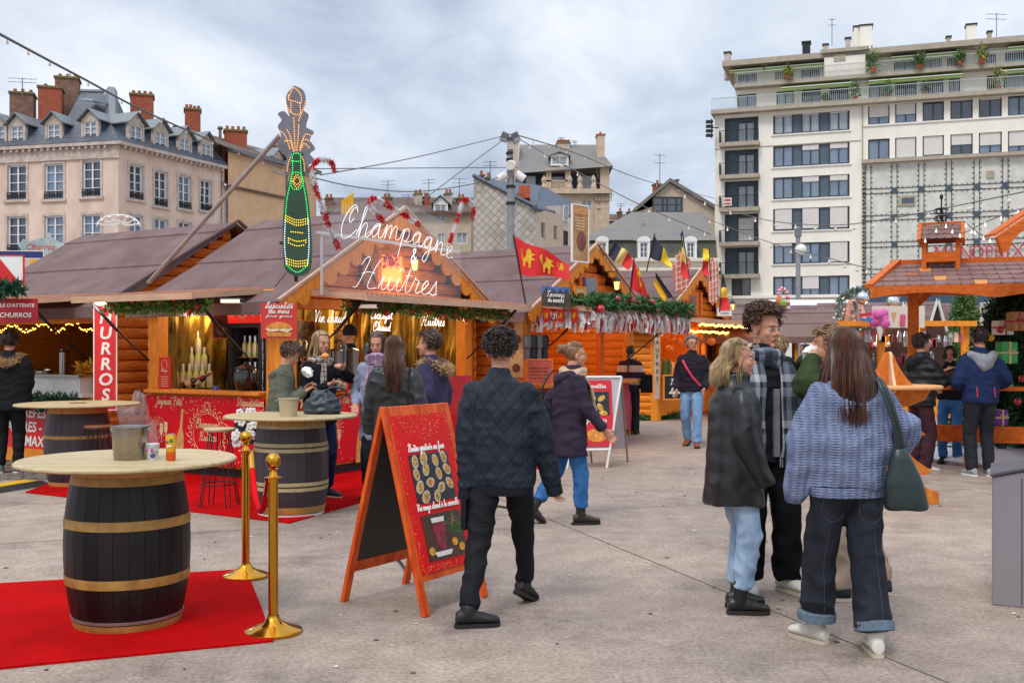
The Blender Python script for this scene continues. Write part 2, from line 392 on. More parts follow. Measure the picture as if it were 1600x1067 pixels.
def antenna(px, py_top, py_bot, Y, label, w=1.2):
 t = at(px, py_top, Y); b = at(px, py_bot, Y); m = MB(); m.tube([b, t], .035,6)
 a = random.uniform(-.4,.4); d = V((math.cos(a), math.sin(a),0))
 for k in (0.05,.25):
  c = t - V((0,0, k * (t.z - b.z))); m.tube([c - d * w / 2, c + d * w / 2], .02,5)
  for i in range(6):
   e = c + d * w * (i / 5 - .5); m.tube([e - d.cross(V((0,0,1))) * .2, e + d.cross(V((0,0,1))) * .2], .012,4)
 return tag(m.build('roof_antenna', zinc), label, 'antenna', 'antennas on the roofs')

# == ground
m, nt, b = _nodes('paving_concrete'); n = nt.nodes.new; l = nt.links.new
tcn = n('ShaderNodeTexCoord')
def tex(kind, scale, detail=6, rough=.6, src=None):
 t = n(kind); t.inputs['Scale'].default_value = scale
 if kind == 'ShaderNodeTexNoise': t.inputs['Detail'].default_value = detail; t.inputs['Roughness'].default_value = rough
 l(tcn.outputs['Object'], t.inputs['Vector']); return t
big = tex('ShaderNodeTexNoise', .35,5,.6); mid = tex('ShaderNodeTexNoise', 3.5,8,.7); fine = tex('ShaderNodeTexNoise', 38,7,.75); spk = tex('ShaderNodeTexVoronoi', 42)
rp = n('ShaderNodeValToRGB'); l(mid.outputs['Fac'], rp.inputs[0]); e = rp.color_ramp.elements
e[0].position = .3; e[0].color = (*hx('8e7f72'),1); e[1].position = .68; e[1].color = (*hx('b0a093'),1)
r2 = n('ShaderNodeValToRGB'); l(big.outputs['Fac'], r2.inputs[0]); e = r2.color_ramp.elements
e[0].position = .35; e[0].color = (.74,.74,.76,1); e[1].position = .62; e[1].color = (1.08,1.05,1.02,1)
mu = n('ShaderNodeMix'); mu.data_type = 'RGBA'; mu.blend_type = 'MULTIPLY'; mu.inputs[0].default_value = 1
l(rp.outputs[0], mu.inputs[6]); l(r2.outputs[0], mu.inputs[7])
r3 = n('ShaderNodeValToRGB'); l(fine.outputs['Fac'], r3.inputs[0]); e = r3.color_ramp.elements
e[0].position = .36; e[0].color = (.45,.43,.43,1); e[1].position = .55; e[1].color = (1.05,1.05,1.05,1); q = e.new(.72); q.color = (1.3,1.28,1.25,1)
mv = n('ShaderNodeMix'); mv.data_type = 'RGBA'; mv.blend_type = 'MULTIPLY'; mv.inputs[0].default_value = .8
l(mu.outputs[2], mv.inputs[6]); l(r3.outputs[0], mv.inputs[7])
r4 = n('ShaderNodeValToRGB'); l(spk.outputs['Distance'], r4.inputs[0]); e = r4.color_ramp.elements
e[0].position = .0; e[0].color = (.45,.43,.43,1); e[1].position = .16; e[1].color = (1,1,1,1)
spn = tex('ShaderNodeTexNoise', 5,2); rs = n('ShaderNodeMapRange'); l(spn.outputs['Fac'], rs.inputs[0]); rs.inputs[1].default_value = .4; rs.inputs[2].default_value = .7
mw = n('ShaderNodeMix'); mw.data_type = 'RGBA'; mw.blend_type = 'MULTIPLY'; l(rs.outputs[0], mw.inputs[0])
l(mv.outputs[2], mw.inputs[6]); l(r4.outputs[0], mw.inputs[7]); stn = tex('ShaderNodeTexNoise', .9,6,.7); r5 = n('ShaderNodeValToRGB'); l(stn.outputs['Fac'], r5.inputs[0]); e = r5.color_ramp.elements
e[0].position = .36; e[0].color = (.7,.69,.7,1); e[1].position = .44; e[1].color = (1,1,1,1)
mz = n('ShaderNodeMix'); mz.data_type = 'RGBA'; mz.blend_type = 'MULTIPLY'; mz.inputs[0].default_value = 1; l(mw.outputs[2], mz.inputs[6]); l(r5.outputs[0], mz.inputs[7]); l(mz.outputs[2], b.inputs['Base Color'])
bp = n('ShaderNodeBump'); bp.inputs['Strength'].default_value = .35; bp.inputs['Distance'].default_value = .006
l(fine.outputs['Fac'], bp.inputs['Height']); l(bp.outputs[0], b.inputs['Normal']); b.inputs['Roughness'].default_value = .8
paving = m
g = MB(); g.add([(-400,-60,0),(400,-60,0),(400,700,0),(-400,700,0)], [(0,1,2,3)])
struct(g.build('ground', paving))
joint = mat('joint_dark', '6e635b', .95, var=.2)
j = MB()
def jline(a, b_, w=.009):
 a, b_ = V(a), V(b_); d = (b_ - a).normalized(); s = V((-d.y, d.x, 0)) * w / 2; z = V((0,0,.004))
 j.add([a - s + z, b_ - s + z, b_ + s + z, a + s + z], [(0,1,2,3)])
A = gp(960,853); B = gp(1441,1050); d = (B - A).normalized(); pdir = V((-d.y, d.x, 0))
jline(A - d * 6, B + d * 4); jline(A - d * 6 + pdir * 5.2, B + pdir * 5.2 + d * 6); jline(A - d * 14 - pdir * 5.2, B - pdir * 5.2)
jline(A - pdir * 12 - d * 1.8, A + pdir * 12 - d * 1.8); jline(A - pdir * 16 - d * 8, A + pdir * 16 - d * 8); jline(A - pdir * 3 + d * 4.4, A + pdir * 12 + d * 4.4)
struct(j.build('paving_joint', joint))
# flattened chewing gum, paper scraps and small stones lie on the paving
lit = mat('litter_pale', 'c9c2ba', .8, var=.2); rnd = random.Random(5); g = MB()
for _ in range(150):
 x, y = rnd.uniform(-5,6), rnd.uniform(4.8,14); r = rnd.uniform(.006,.018)
 g.lathe([(r, .0045),(r * .8,.007),(0,.0075)], 6,(x, y, 0))
stuff(g.build('litter', lit), 'pale specks of gum and grit scattered over the paving', 'litter')
g = MB(); dk = mat('gum_dark', '5a4f4a', .8, var=.2)
for _ in range(110):
 x, y = rnd.uniform(-5,6), rnd.uniform(4.8,14); r = rnd.uniform(.008,.02)
 g.lathe([(r, .0045),(r * .8,.0065),(0,.007)], 7,(x, y, 0))
stuff(g.build('gum_spots', dk), 'dark trodden gum spots on the paving', 'gum spots')
# cobbled strip at the left
cob = mat('cobbles', '6f665f', .8, var=.25, vs=5, bump=.4, bs=30)
g = MB(); rnd = random.Random(3)
for i in range(26):
 for k in range(16):
  x = -9.2 + i * .16 + (k % 2) * .08; y = 12.9 + k * .16
  g.box(x + .008, y + .008,.001, x + .15, y + .15,.008 + rnd.random() * .008)
struct(g.build('cobbled_path', cob, bevel=.006, seg=1))

# == corner house, left
cx, cy = at(185,0,65).x, 65
HL = thing('town_house', 'cream corner town house with slate mansard, dormers and brick chimneys at the left', 'building', (cx, cy, 0))
d1 = V((1,-.25,0)).normalized()
F1 = Facade((cx - d1.x * 17, cy - d1.y * 17), d1, HL)
F2 = Facade((cx, cy),(.46,1), HL)
e1 = F1.uz(185)[0]; e2 = F2.uz(347)[0]; ZE = 14.35
fr_w = mat('window_white', 'd5d8dc', .5, var=.05)
def french(fc, rects):
 hs = []
 for (x0, y0, x1, y1) in rects: hs.append(fc.rect(x0, y0, x1, y1))
 for h in hs:
  window(fc, HL, h, fr_w, random.choice([glassA, glassA, glassB]), bars=(.25,.5,.75), fw=.09, rail=.22)
  s_ = fc.mb(); u0, u1, z0, z1 = h; t = .16
  s_.box(u0 - t, -.05, z0, u0 - .002,.02, z1 + t); s_.box(u1 + .002,-.05, z0, u1 + t, .02, z1 + t); s_.box(u0 - .002,-.05, z1 + .002, u1 + .002,.02, z1 + t)
  s_.box(u0 - t - .08,-.14, z0 - .16, u1 + t + .08,.02, z0 - .004); s_.build('window_surround', stone, HL)
 return hs
r1 = [(12,259,41,313),(70,257,99,312),(129,252,157,308),(12,339,41,395),(70,338,99,395),(129,336,157,392)]
r2_ = [(202,256,223,310),(241,266,261,321),(279,273,298,325),(313,280,330,328),(202,335,223,395),(241,341,261,400),(279,346,298,400),(313,350,330,400)]
h1 = french(F1, r1); h2 = french(F2, r2_)
mb = F1.mb(); wallgrid(mb, 0, e1,0, ZE, h1)
o1 = mb.build('front_wall', plaster, HL)
mb = F2.mb(); wallgrid(mb, 0, e2,0, ZE, h2); mb.box(e2,0,0, e2 + .25,9, ZE); mb.build('side_wall', plaster, HL)
mb = F1.mb(); mb.box(-.1,-.12, ZE - 1.0, e1 + .12,-.003, ZE - .25); mb.box(-.1,-.4, ZE - .22, e1 + .42,0, ZE - .02)
for k in range(int(e1 / .45)): mb.box(k * .45,-.34, ZE - .4, k * .45 + .14,0, ZE - .23)
mb.build('cornice', stone, HL)
mb = F2.mb(); mb.box(0,-.4, ZE - .22, e2 + .1,0, ZE - .02)
for k in range(int(e2 / .45)): mb.box(k * .45 + .2,-.34, ZE - .4, k * .45 + .34,0, ZE - .23)
mb.tube([(e2 - .05,-.12,0),(e2 - .05,-.12, ZE - .3)], .07,8); mb.build('cornice', stone, HL)
# roof: steep lower slope, shallower upper slope, raised pavilion at the corner
def P1(u, y, z): return F1.M @ V((u, y, z))
def P2(u, y, z): return F2.M @ V((u, y, z))
mb = MB()
inter = P1(e1 - 3.0,3.6,0)
a0 = [P1(-2,-.42, ZE), P1(e1 + .3,-.42, ZE), P2(e2 + .15,-.42, ZE)]
a1 = [P1(-2,1.3, ZE + 1.75), P1(e1 - 1.6,1.3, ZE + 1.75), P2(e2 + .15,1.3, ZE + 1.75)]
a2 = [P1(-2,4.5, ZE + 2.5), P1(e1 - 4.2,4.5, ZE + 2.6), P2(e2 + .15,4.5, ZE + 2.3)]
for p, q in ((a0, a1),(a1, a2)):
 mb.add([p[0], p[1], q[1], q[0]], [(0,1,2,3)]); mb.add([p[1], p[2], q[2], q[1]], [(0,1,2,3)])
mb.add([P1(-2,9, ZE + 1.5), a2[0], a2[1], a2[2], P2(e2 + .15,9, ZE + 1.5)], [(0,1,2,3,4)])
rf = mb.build('roof', slate, HL)
mb = MB(); s0 = [at(97,178,68), at(176,188,66.6), at(203,178,69.5), at(118,160,76)]; s1_ = [at(127,143,72), at(174,144,70.6), at(179,143,72), at(135,140,76)]
o = V(HL.location); s0 = [p - o for p in s0]; s1_ = [p - o for p in s1_]
s0[0].z -= .9; s0[1].z -= 1; s0[2].z -= .9
mb.add(s0 + s1_, [(0,1,5,4),(1,2,6,5),(2,3,7,6),(3,0,4,7),(4,5,6,7)]); pv = mb.build('pavilion_roof', slate, HL)
mb = MB(); mb.tube([s0[1] + V((0,0,.05)), s1_[1] + V((0,0,.05))], .38,6); mb.tube([s1_[0], s1_[1], s1_[2]], .16,6); mb.build('ridge_cap', zinc, pv)
mb = MB(); mb.bar(at(136,157,69.2) - o, at(157,159,68.4) - o, 1.1,.12); mb.build('skylight', glassC, pv)
def dormer(fc, par, x0, y0, x1, y1, roofm=stone, cheek=slate_b, dep=2.6, frame=None, ap=.45):
 u0, u1, z0, z1 = fc.rect(x0, y0, x1, y1); t = .16
 m_ = fc.mb(); y = .06
 m_.box(u0 - t, y - .1, z0 - .15, u0, y + .12, z1 + .12); m_.box(u1, y - .1, z0 - .15, u1 + t, y + .12, z1 + .12); m_.box(u0, y - .1, z1, u1, y + .12, z1 + .12); m_.box(u0, y - .14, z0 - .15, u1, y + .12, z0 - .003)
 uc = (u0 + u1) / 2; h = ap * (u1 - u0 + 2 * t)
 m_.add([(u0 - t, y - .1, z1 + .121),(u1 + t, y - .1, z1 + .121),(uc, y - .1, z1 + .12 + h),(u0 - t, y + .12, z1 + .121),(u1 + t, y + .12, z1 + .121),(uc, y + .12, z1 + .12 + h)], [(0,1,2),(3,5,4),(0,2,5,3),(1,4,5,2)])
 dm = m_.build('dormer', roofm, par)
 c = fc.mb(); c.box(u0 - t, y + .12, z0 - .4, u0 - t + .1, y + dep, z1 + .12); c.box(u1 + t - .1, y + .12, z0 - .4, u1 + t, y + dep, z1 + .12); c.build('dormer_cheek', cheek, dm)
 rr = fc.mb()
 for sgn in (-1,1):
  e_ = uc + sgn * ((u1 - u0) / 2 + t + .2); ze = z1 + .02
  rr.add([(uc, y - .35, z1 + .2 + h),(e_, y - .35, ze),(e_, y + dep, ze),(uc, y + dep, z1 + .2 + h),(uc, y - .35, z1 + .28 + h),(e_, y - .35, ze + .08),(e_, y + dep, ze + .08),(uc, y + dep, z1 + .28 + h)],
               [(0,1,2,3),(4,5,6,7),(0,1,5,4),(1,2,6,5)])
 rr.build('dormer_roof', zinc, dm)
 window(fc, dm, (u0, u1, z0, z1), frame or fr_w, glassC, y=y + .02, bars=(.33,.66), fw=.07)
for r_ in ((-12,198,8,225),(17,198,37,224),(74,196,94,222),(131,191,151,217)): dormer(F1, HL, *r_)
for r_ in ((203,194,222,222),(242,204,260,230),(281,215,297,240),(315,223,330,247)): dormer(F2, HL, *r_)
chimney(HL, 36,151,72,40,190, brick_d, 3,1.6); chimney(HL, 80,142,71,40,220, brick, 2,1.6); chimney(HL, 106,127,73.5,40,180, brick_d, 3,1.6)
chimney(HL, 222,153,73,40,195, brick, 4,1.4); chimney(HL, 301,175,79,28,210, brick, 4,1.3)
antenna(35,122,150,71, 'television antenna above the leftmost sooty chimney', 1.7)

# == ochre house and grey shuttered wing behind it
x_, y_ = cx + .46 * 8.8, cy + 8.8
HO = thing('town_house', 'ochre house with a brown tiled roof behind the cream corner house', 'building', (x_, y_, 0))
FO = Facade((x_ + .6, y_ + .5),(.46,1), HO); uO = FO.uz(492)[0]; zO = 15.5
mb = FO.mb(); dw = FO.rect(427,244,440,266)
wallgrid(mb, -.6, uO, 0, zO, []); mb.box(uO, 0,0, uO + .2,8, zO); mb.build('wall', ochre, HO)
mb = FO.mb(); mb.box(-.6,-.45, zO - .15, uO + .3,0, zO + .08); mb.tube([(uO * .62,-.1,3),(uO * .62,-.1, zO - .2)], .06); mb.build('gutter', zinc, HO)
mb = FO.mb(); mb.add([(-1.5,-.45, zO + .08),(uO + .3,-.45, zO + .08),(uO + .3,4, zO + 1.9),(-1.5,4, zO + 1.9),(-1.5,8, zO),(uO + .3,8, zO)], [(0,1,2,3),(3,2,5,4)])
mb.build('roof', tile_br, HO)
FO.dm = None
dormer(FO, HO, 427,247,440,266, dep=2)
chimney(HO, 368,208,78,40,250, brick, 4,1.2); chimney(HO, 344,202,77,5,235, brick_d, 0,.4)
chimney(HO, 438,232,90,26,262, brick_d, 4,1.2)
HG = thing('house_wing', 'low grey wing with two closed cream shutters beside the corner house', 'building', (x_, y_, 0))
FG = Facade((x_, y_ - .3),(.46,1), HG); uG = FG.uz(437)[0]; zG = 13.0
mb = FG.mb(); wallgrid(mb, 0, uG, 0, zG, []); mb.box(uG - .01,.01,0, uG + .2,.9, zG); mb.build('wall', greyw, HG)
mb = FG.mb(); mb.add([(0,-.35, zG),(uG + .2,-.35, zG),(uG + .2,.9, zG + .8),(0,.9, zG + .8),(0,-.35, zG - .15),(uG + .2,-.35, zG - .15)], [(0,1,2,3),(4,5,1,0),(1,5,2)]); mb.build('roof', tile_br, HG)
shm = mat('shutter_cream', 'd9d0b8', .7, var=.06)
for r_ in ((362,298,372,342),(373,299,383,343),(404,307,413,348),(414,308,424,349)):
 u0, u1, z0, z1 = FG.rect(*r_); mb = FG.mb(); mb.box(u0,-.06, z0, u1,-.003, z1)
 for k in range(9): zz_ = z0 + .15 + k * (z1 - z0 - .3) / 9; mb.box(u0 + .06,-.085, zz_, u1 - .06,-.06, zz_ + .07)
 mb.build('shutter', shm, HG)

# == low row far behind the stalls
HR = thing('house_row', 'low beige house with brown roof and small white windows behind the clear sign', 'building', (at(690,0,92).x, 92,0))
FR = Facade((at(520,0,92).x, 92),(1,0), HR)
def W(fc, par, L_, wallm, u0, u1, z1, left=True, **k):
 hs = [fc.rect(*r) for r in L_]; mb = fc.mb(); wallgrid(mb, u0, u1,0, z1, hs); mb.box(u1 - .02,.02,0, u1,8, z1 - .01); left and mb.box(u0,.02,0, u0 + .02,8, z1 - .01); mb.build('wall', wallm, par)
 for h in hs: window(fc, par, h, **k)
ue = FR.uz(736)[0]; zR = FR.uz(700,333)[1]
W(FR, HR, [(680,335,697,346),(664,365,675,381),(684,365,695,381),(714,364,730,381)], beige, 0, ue, zR, frame=fr_w, pane=glassC)
mb = FR.mb(); zt = FR.uz(700,311)[1] + .7; mb.add([(-1,-.5, zR),(ue + .2,-.5, zR),(ue + .2,4, zt),(-1,4, zt),(-1,8, zR),(ue + .2,8, zR)], [(0,1,2,3),(3,2,5,4)]); mb.box(-1,-.55, zR - .15, ue + .2,-.3, zR + .05); mb.build('roof', tile_br, HR)
dormer(FR, HR, 680,320,697,331, dep=2.5, roofm=white_p)
for (px, pt, w_, pb, mm) in ((605,311,15,330, brick_d),(653,305,12,330, stone),(666,310,9,325, brick),(700,305,11,322, stone),(514,312,13,330, brick_d),(720,312,14,325, brick_d)):
 chimney(HR, px, pt, 94, w_, pb, mm, 2,.9)
for a_ in ((606,282,310,94),(670,280,305,94),(718,278,310,94),(638,304,318,93)):
 antenna(*a_, label={606: 'thin antenna over the sooty chimney left of the clear sign', 670: 'tall thin mast over the brown roof', 718: 'thin mast on the brown roof near the slate wall', 638: 'short sideways antenna on the brown roof'}[a_[0]])
# == house with the lozenge-slated side wall
loz = mat('lozenge_slate', '9a948e', .8, var=.1, vs=1)
def lozenge(nm, c1, c2, sc_):
 m, nt, b = _nodes(nm); n = nt.nodes.new; l = nt.links.new
 t = n('ShaderNodeTexCoord'); mp = n('ShaderNodeMapping'); l(t.outputs['Object'], mp.inputs[0]); mp.inputs['Rotation'].default_value = (0, R(45),0); mp.inputs['Scale'].default_value = (sc_, sc_, sc_)
 s = n('ShaderNodeSeparateXYZ'); l(mp.outputs[0], s.inputs[0])
 def f(sock):
  a = n('ShaderNodeMath'); a.operation = 'FRACT'; l(sock, a.inputs[0]); return a.outputs[0]
 mn = n('ShaderNodeMath'); mn.operation = 'MINIMUM'; l(f(s.outputs[0]), mn.inputs[0]); l(f(s.outputs[2]), mn.inputs[1])
 st = n('ShaderNodeMapRange'); l(mn.outputs[0], st.inputs[0]); st.inputs[1].default_value = .04; st.inputs[2].default_value = .16
 w_ = n('ShaderNodeTexWhiteNoise'); fl = n('ShaderNodeVectorMath'); fl.operation = 'FLOOR'; l(mp.outputs[0], fl.inputs[0]); cx_ = n('ShaderNodeSeparateXYZ'); l(fl.outputs[0], cx_.inputs[0])
 cc = n('ShaderNodeCombineXYZ'); l(cx_.outputs[0], cc.inputs[0]); l(cx_.outputs[2], cc.inputs[2]); l(cc.outputs[0], w_.inputs['Vector'])
 nz = n('ShaderNodeTexNoise'); nz.inputs['Scale'].default_value = .5; l(t.outputs['Object'], nz.inputs['Vector'])
 ad = n('ShaderNodeMath'); ad.operation = 'MULTIPLY_ADD'; l(w_.outputs[0], ad.inputs[0]); ad.inputs[1].default_value = .45; l(nz.outputs['Fac'], ad.inputs[2])
 rp = n('ShaderNodeValToRGB'); l(ad.outputs[0], rp.inputs[0]); rp.color_ramp.elements[0].color = (*hx(c1),1); rp.color_ramp.elements[0].position = .4; rp.color_ramp.elements[1].color = (*hx(c2),1); rp.color_ramp.elements[1].position = .9
 mx = n('ShaderNodeMix'); mx.data_type = 'RGBA'; l(st.outputs[0], mx.inputs[0]); mx.inputs[6].default_value = (*hx('75706a'),1); l(rp.outputs[0], mx.inputs[7]); l(mx.outputs[2], b.inputs['Base Color']); b.inputs['Roughness'].default_value = .8
 return m
lozm = lozenge('lozenge_tiles', '8f8a84', 'b3aca5', 2.3)
YM = 78
HM = thing('slate_clad_house', 'house with a lozenge-slated gable wall and blue slate roof behind the lamp mast', 'building', (at(837,0, YM).x, YM, 0)); o = V(HM.location)
pA, pB = at(740,0, YM + 3), at(837,0, YM)
mb = MB(); tl = at(740,277, YM + 3) - o; tr = at(837,326, YM) - o
mb.add([(tl.x, tl.y, 0),(tr.x, tr.y, 0), tr, tl], [(0,1,2,3)]); bk = V((2.6,9,0))
mb.add([(tl.x, tl.y, 0), tl, tl + bk, V((tl.x, tl.y, 0)) + bk], [(0,1,2,3)])
mb.build('clad_wall', lozm, HM)
mb = MB(); mb.tube([tl + V((0,-.1,.12)), tr + V((0,-.1,.12))], .16,6); mb.build('verge', slate_b, HM)
FM = Facade((pB.x, YM),(.55,1), HM)
um = FM.uz(893)[0]; zM = FM.uz(837,326)[1]
W(FM, HM, [(845,347,852,372),(865,352,871,374)], beige, 0, FM.uz(880)[0], zM, left=False, frame=stone, pane=glassA)
mb = FM.mb(); u8 = FM.uz(880)[0]; mb.box(u8,.3,0, um, 4, zM + .8); mb.build('end_bay', greyw, HM)
window(FM, HM, FM.rect(885,320,892,345), fr_w, glassB, y=.25); window(FM, HM, FM.rect(884,360,891,382), dark_f, glassA, y=.25)
rt = [at(786,292,86), at(812,286,88), at(845,290,92), at(912,324,99)]
rb = [at(790,300,79), at(836,326, YM - .4), at(884,338,86), at(915,328,92)]
mb = MB(); mb.add([p - o for p in rt + rb], [(0,1,5,4),(1,2,6,5),(2,3,7,6)]); mb.add([tl, tr, rt[2] - o, rt[0] - o], [(0,1,2,3)])
mb.build('roof', slate_b, HM)
mb = MB(); mb.tube([rb[1] - o, rb[2] - o, rb[3] - o], .2,6); mb.build('gutter', slate_b, HM)
c_ = at(820,301,80) - o; mb = MB(); mb.box(c_.x - .45, c_.y - .6, c_.z - .5, c_.x + .4, c_.y + 3, c_.z + .45); mb.build('roof_hatch', terra, HM)
for px, pt in ((753,276),(762,280)): chimney(HM, px, pt, 82,5, pt + 8, brick_d, 1,.5)
antenna(766,252,280,82, 'antenna on top of the lozenge-slated wall', 1)

# == tall ornate stone house
YT = 105
HT = thing('apartment_house', 'tall ornate stone house with a steep weathered roof and loggia in the centre', 'building', (at(880,0, YT).x, YT, 0))
FT = Facade((at(805,0, YT).x, YT),(1,0), HT)
uT1 = FT.uz(952)[0]; zb = FT.uz(0,302)[1]; zm = FT.uz(0,271)[1]
stc = mat('ashlar', 'c2ad97', .85, var=.12, vs=1.5, bump=.15, bs=8)
W(FT, HT, [(909,314,924,330)], stc, 0, uT1, zb, frame=fr_w, pane=glassB)
mb = FT.mb(); mb.box(-.3,-.6, zb - .1, uT1 + .3,.2, zb + .35)
for k in range(10): a_ = FT.uz(930)[0] + k * .17; mb.box(a_, -.3, zb - .8, a_ + .09,-.002, zb - .2)
mb.box(FT.uz(932)[0], -.12, FT.uz(0,326)[1], uT1 + .05,-.002, FT.uz(0,323)[1]); mb.box(FT.uz(925)[0], -.1,0, FT.uz(927)[0], -.002, zb); mb.build('cornice', stc, HT)
mb = FT.mb(); q = .9
mb.add([(0, q, zb),(uT1, q, zb),(uT1, q + .4, zm + .2),(0, q + .4, zm + .2),(uT1,9, zb),(uT1,9, zm + .2)], [(0,1,2,3),(1,4,5,2)]); mb.build('mansard', slate_b, HT)
mb = FT.mb()
u_a, u_b = FT.uz(851)[0], FT.uz(892)[0]; zl = FT.uz(0,268)[1]; zr = FT.uz(0,300)[1]
for px in (853,857,883,887): u = FT.uz(px)[0]; mb.box(u, -.3, zb + .35, u + .28,.5, zl)
mb.box(u_a, -.4, zl, u_b, .8, zl + .3); mb.box(u_a, -.3, zb + .35, u_b, -.05, zb + .45); mb.box(u_a, -.3, zb + 1.1, u_b, -.05, zb + 1.25)
for k in range(14): u = u_a + .3 + k * (u_b - u_a - .5) / 14; mb.box(u, -.25, zb + .45, u + .09,-.1, zb + 1.1)
for px in (850,890,906,927): u = FT.uz(px)[0]; mb.lathe([(.3, zb + .3),(.32, zb + .6),(.2, zb + .9),(.3, zb + 1.3),(.12, zb + 1.7),(0, zb + 1.8)], 8,(u, -.2,0))
mb.build('loggia', stc, HT)
mb = FT.mb(); mb.box(uT1 - .9,-.1,0, uT1,1.2, zm + .6); mb.build('corner_pier', stc, HT)
window(FT, HT, FT.rect(863,275,881,291), white_p, glassC, y=.8); window(FT, HT, FT.rect(906,274,927,297), stc, glassC, y=.6); window(FT, HT, FT.rect(822,274,837,290), stc, glassC, y=.6)
mb = FT.mb(); ur0, ur1 = FT.uz(810)[0], FT.uz(957)[0]; zt = FT.uz(0,230)[1] + 1
mb.add([(ur0,-.7, zm - .1),(ur1,-.7, zm + .6),(FT.uz(935)[0], 4, zt),(FT.uz(812)[0], 4, zt),(ur0,9, zm),(ur1,9, zm)], [(0,1,2,3),(1,5,2),(2,5,4,3),(0,3,4)]); mb.build('roof', slate_l, HT)
dormer(FT, HT, 863,245,886,257, dep=3, roofm=white_p, ap=.12)
chimney(HT, 880,226,109,24,245, stone, 6,1.3, rz=0); chimney(HT, 938,214,107,14,262, stc, 1,1.6, rz=0, cap=terra); chimney(HT, 806,222,107,10,275, stc, 1,1.6, rz=0, cap=terra)
antenna(877,215,226,109, 'small aerial on the central chimney of the ornate house', .6); antenna(898,220,233,109, 'small aerial on the ridge of the ornate house', .6)

# == gabled house with the long slate roof and white dormers
YG = 86
HH = thing('mansard_house', 'long low house with mossy slate roof and white round-topped dormers behind the flags', 'building', (at(1020,0, YG).x, YG, 0)); o = V(HH.location)
FH = Facade((at(915,0, YG).x, YG),(1,0), HH); uh = FH.uz(1122)[0]
z405 = FH.uz(0,405)[1]; z374 = FH.uz(0,374)[1]
mb = FH.mb(); wallgrid(mb, 0, uh, 0, z405, []); mb.build('wall', stone_w, HH)
mb = FH.mb(); mb.box(-.2,-.9, z405 - 1.0, uh, 0, z405 - .75); mb.box(-.2,-.6, z405 - .2, uh, .2, z405 + .05); mb.build('cornice', stone_w, HH)
moss = mat('slate_mossy', '55583f', .8, var=.5, vs=1.6, bump=.3, col2='3f4448')
mb = FH.mb(); mb.add([(0,.3, z405),(uh, .3, z405),(uh, .8, z374),(0,.8, z374)], [(0,1,2,3)]); mb.build('mansard', moss, HH)
mb = FH.mb(); zt = FH.uz(0,334)[1] + .9; mb.add([(-.3,.5, z374),(uh, .5, z374),(uh, 6, zt),(FH.uz(1000)[0], 6, zt)], [(0,1,2,3)]); mb.build('roof', slate_l, HH)
mb = FH.mb(); mb.bar((FH.uz(1010)[0], 3.2, FH.uz(0,348)[1] + .6),(FH.uz(1015)[0], 3.2, FH.uz(0,348)[1] + .6),.5,.1); mb.build('skylight', glassC, HH)
for x0, x1 in ((935,947),(1000,1012),(1073,1085)):
 u0, u1, z0, z1 = FH.rect(x0,381, x1,403); mb = FH.mb(); t = .18
 mb.box(u0 - t, -.1, z0 - .1, u0,.9, z1 + .1); mb.box(u1,-.1, z0 - .1, u1 + t, .9, z1 + .1); mb.box(u0 - t, -.1, z1 + .1, u1 + t, .9, z1 + .2)
 mb.prism([((u1 + u0) / 2 + (u1 - u0 + 2 * t) / 2 * 1.1 * math.cos(a * math.pi / 8), z1 + .2 + .42 * math.sin(a * math.pi / 8)) for a in range(9)], (0,1,0),(1,0,0),(0,0,1),1.15)
 dm = mb.build('dormer', white_p, HH); window(FH, dm, (u0, u1, z0, z1 + .1), fr_w, glassA, y=.1, bars=(.4,.7))
YG2 = 98
HB = thing('gabled_house', 'beige gable end with a large glazed loft opening behind the mossy roof', 'building', (at(1050,0, YG2).x, YG2,0))
FB = Facade((at(984,0, YG2).x, YG2),(1,0), HB)
def ub(px, py): u, z = FB.uz(px, py); return (u, z)
mb = FB.mb(); A_, B_, C_, D_ = ub(992,332), ub(1046,287), ub(1118,330),(FB.uz(1118)[0], 0)
op = FB.rect(1019,308,1066,332)
mb.add([(A_[0], 0,0),(D_[0], 0,0),(C_[0], 0, C_[1]),(op[1], 0, op[3]),(op[0], 0, op[3]),(A_[0], 0, A_[1])], [(0,1,2,3,4,5)])
mb.add([(A_[0], 0, A_[1]),(op[0], 0, op[3]),(op[1], 0, op[3]),(C_[0], 0, C_[1]),(B_[0], 0, B_[1])], [(0,1,2,3,4)]); mb.build('gable_wall', beige, HB)
window(FB, HB, (op[0], op[1], op[2], op[3]), dark_f, glassA, y=-.1, mull=(.35,.5,.8), bars=(.5,), fw=.12)
mb = FB.mb()
for p, q in ((A_, B_),(B_, C_)):
 mb.add([(p[0], -.5, p[1] + .1),(q[0], -.5, q[1] + .1),(q[0], 9, q[1] + .1),(p[0], 9, p[1] + .1),(p[0], -.5, p[1] + .45),(q[0], -.5, q[1] + .45),(q[0], 9, q[1] + .45),(p[0], 9, p[1] + .45)], [(0,1,2,3),(4,5,6,7),(0,1,5,4),(0,3,7,4)])
e_ = ub(945,372); mb.add([(A_[0], 0, A_[1] + .2),(e_[0], 0, e_[1]),(e_[0], 8, e_[1]),(A_[0], 8, A_[1] + .2)], [(0,1,2,3)]); mb.build('roof', slate_l, HB)
chimney(HB, 1026,290,99,10,305, brick, 1,.8); chimney(HB, 1057,283,103,4,292, brick_d, 0,.5)
antenna(1031,240,300,99, 'tall antenna mast beside the glazed loft gable', 1.0)
HS = thing('house_row', 'small dark brick house roofs between the ornate house and the gabled house', 'building', (at(965,0,115).x, 115,0))
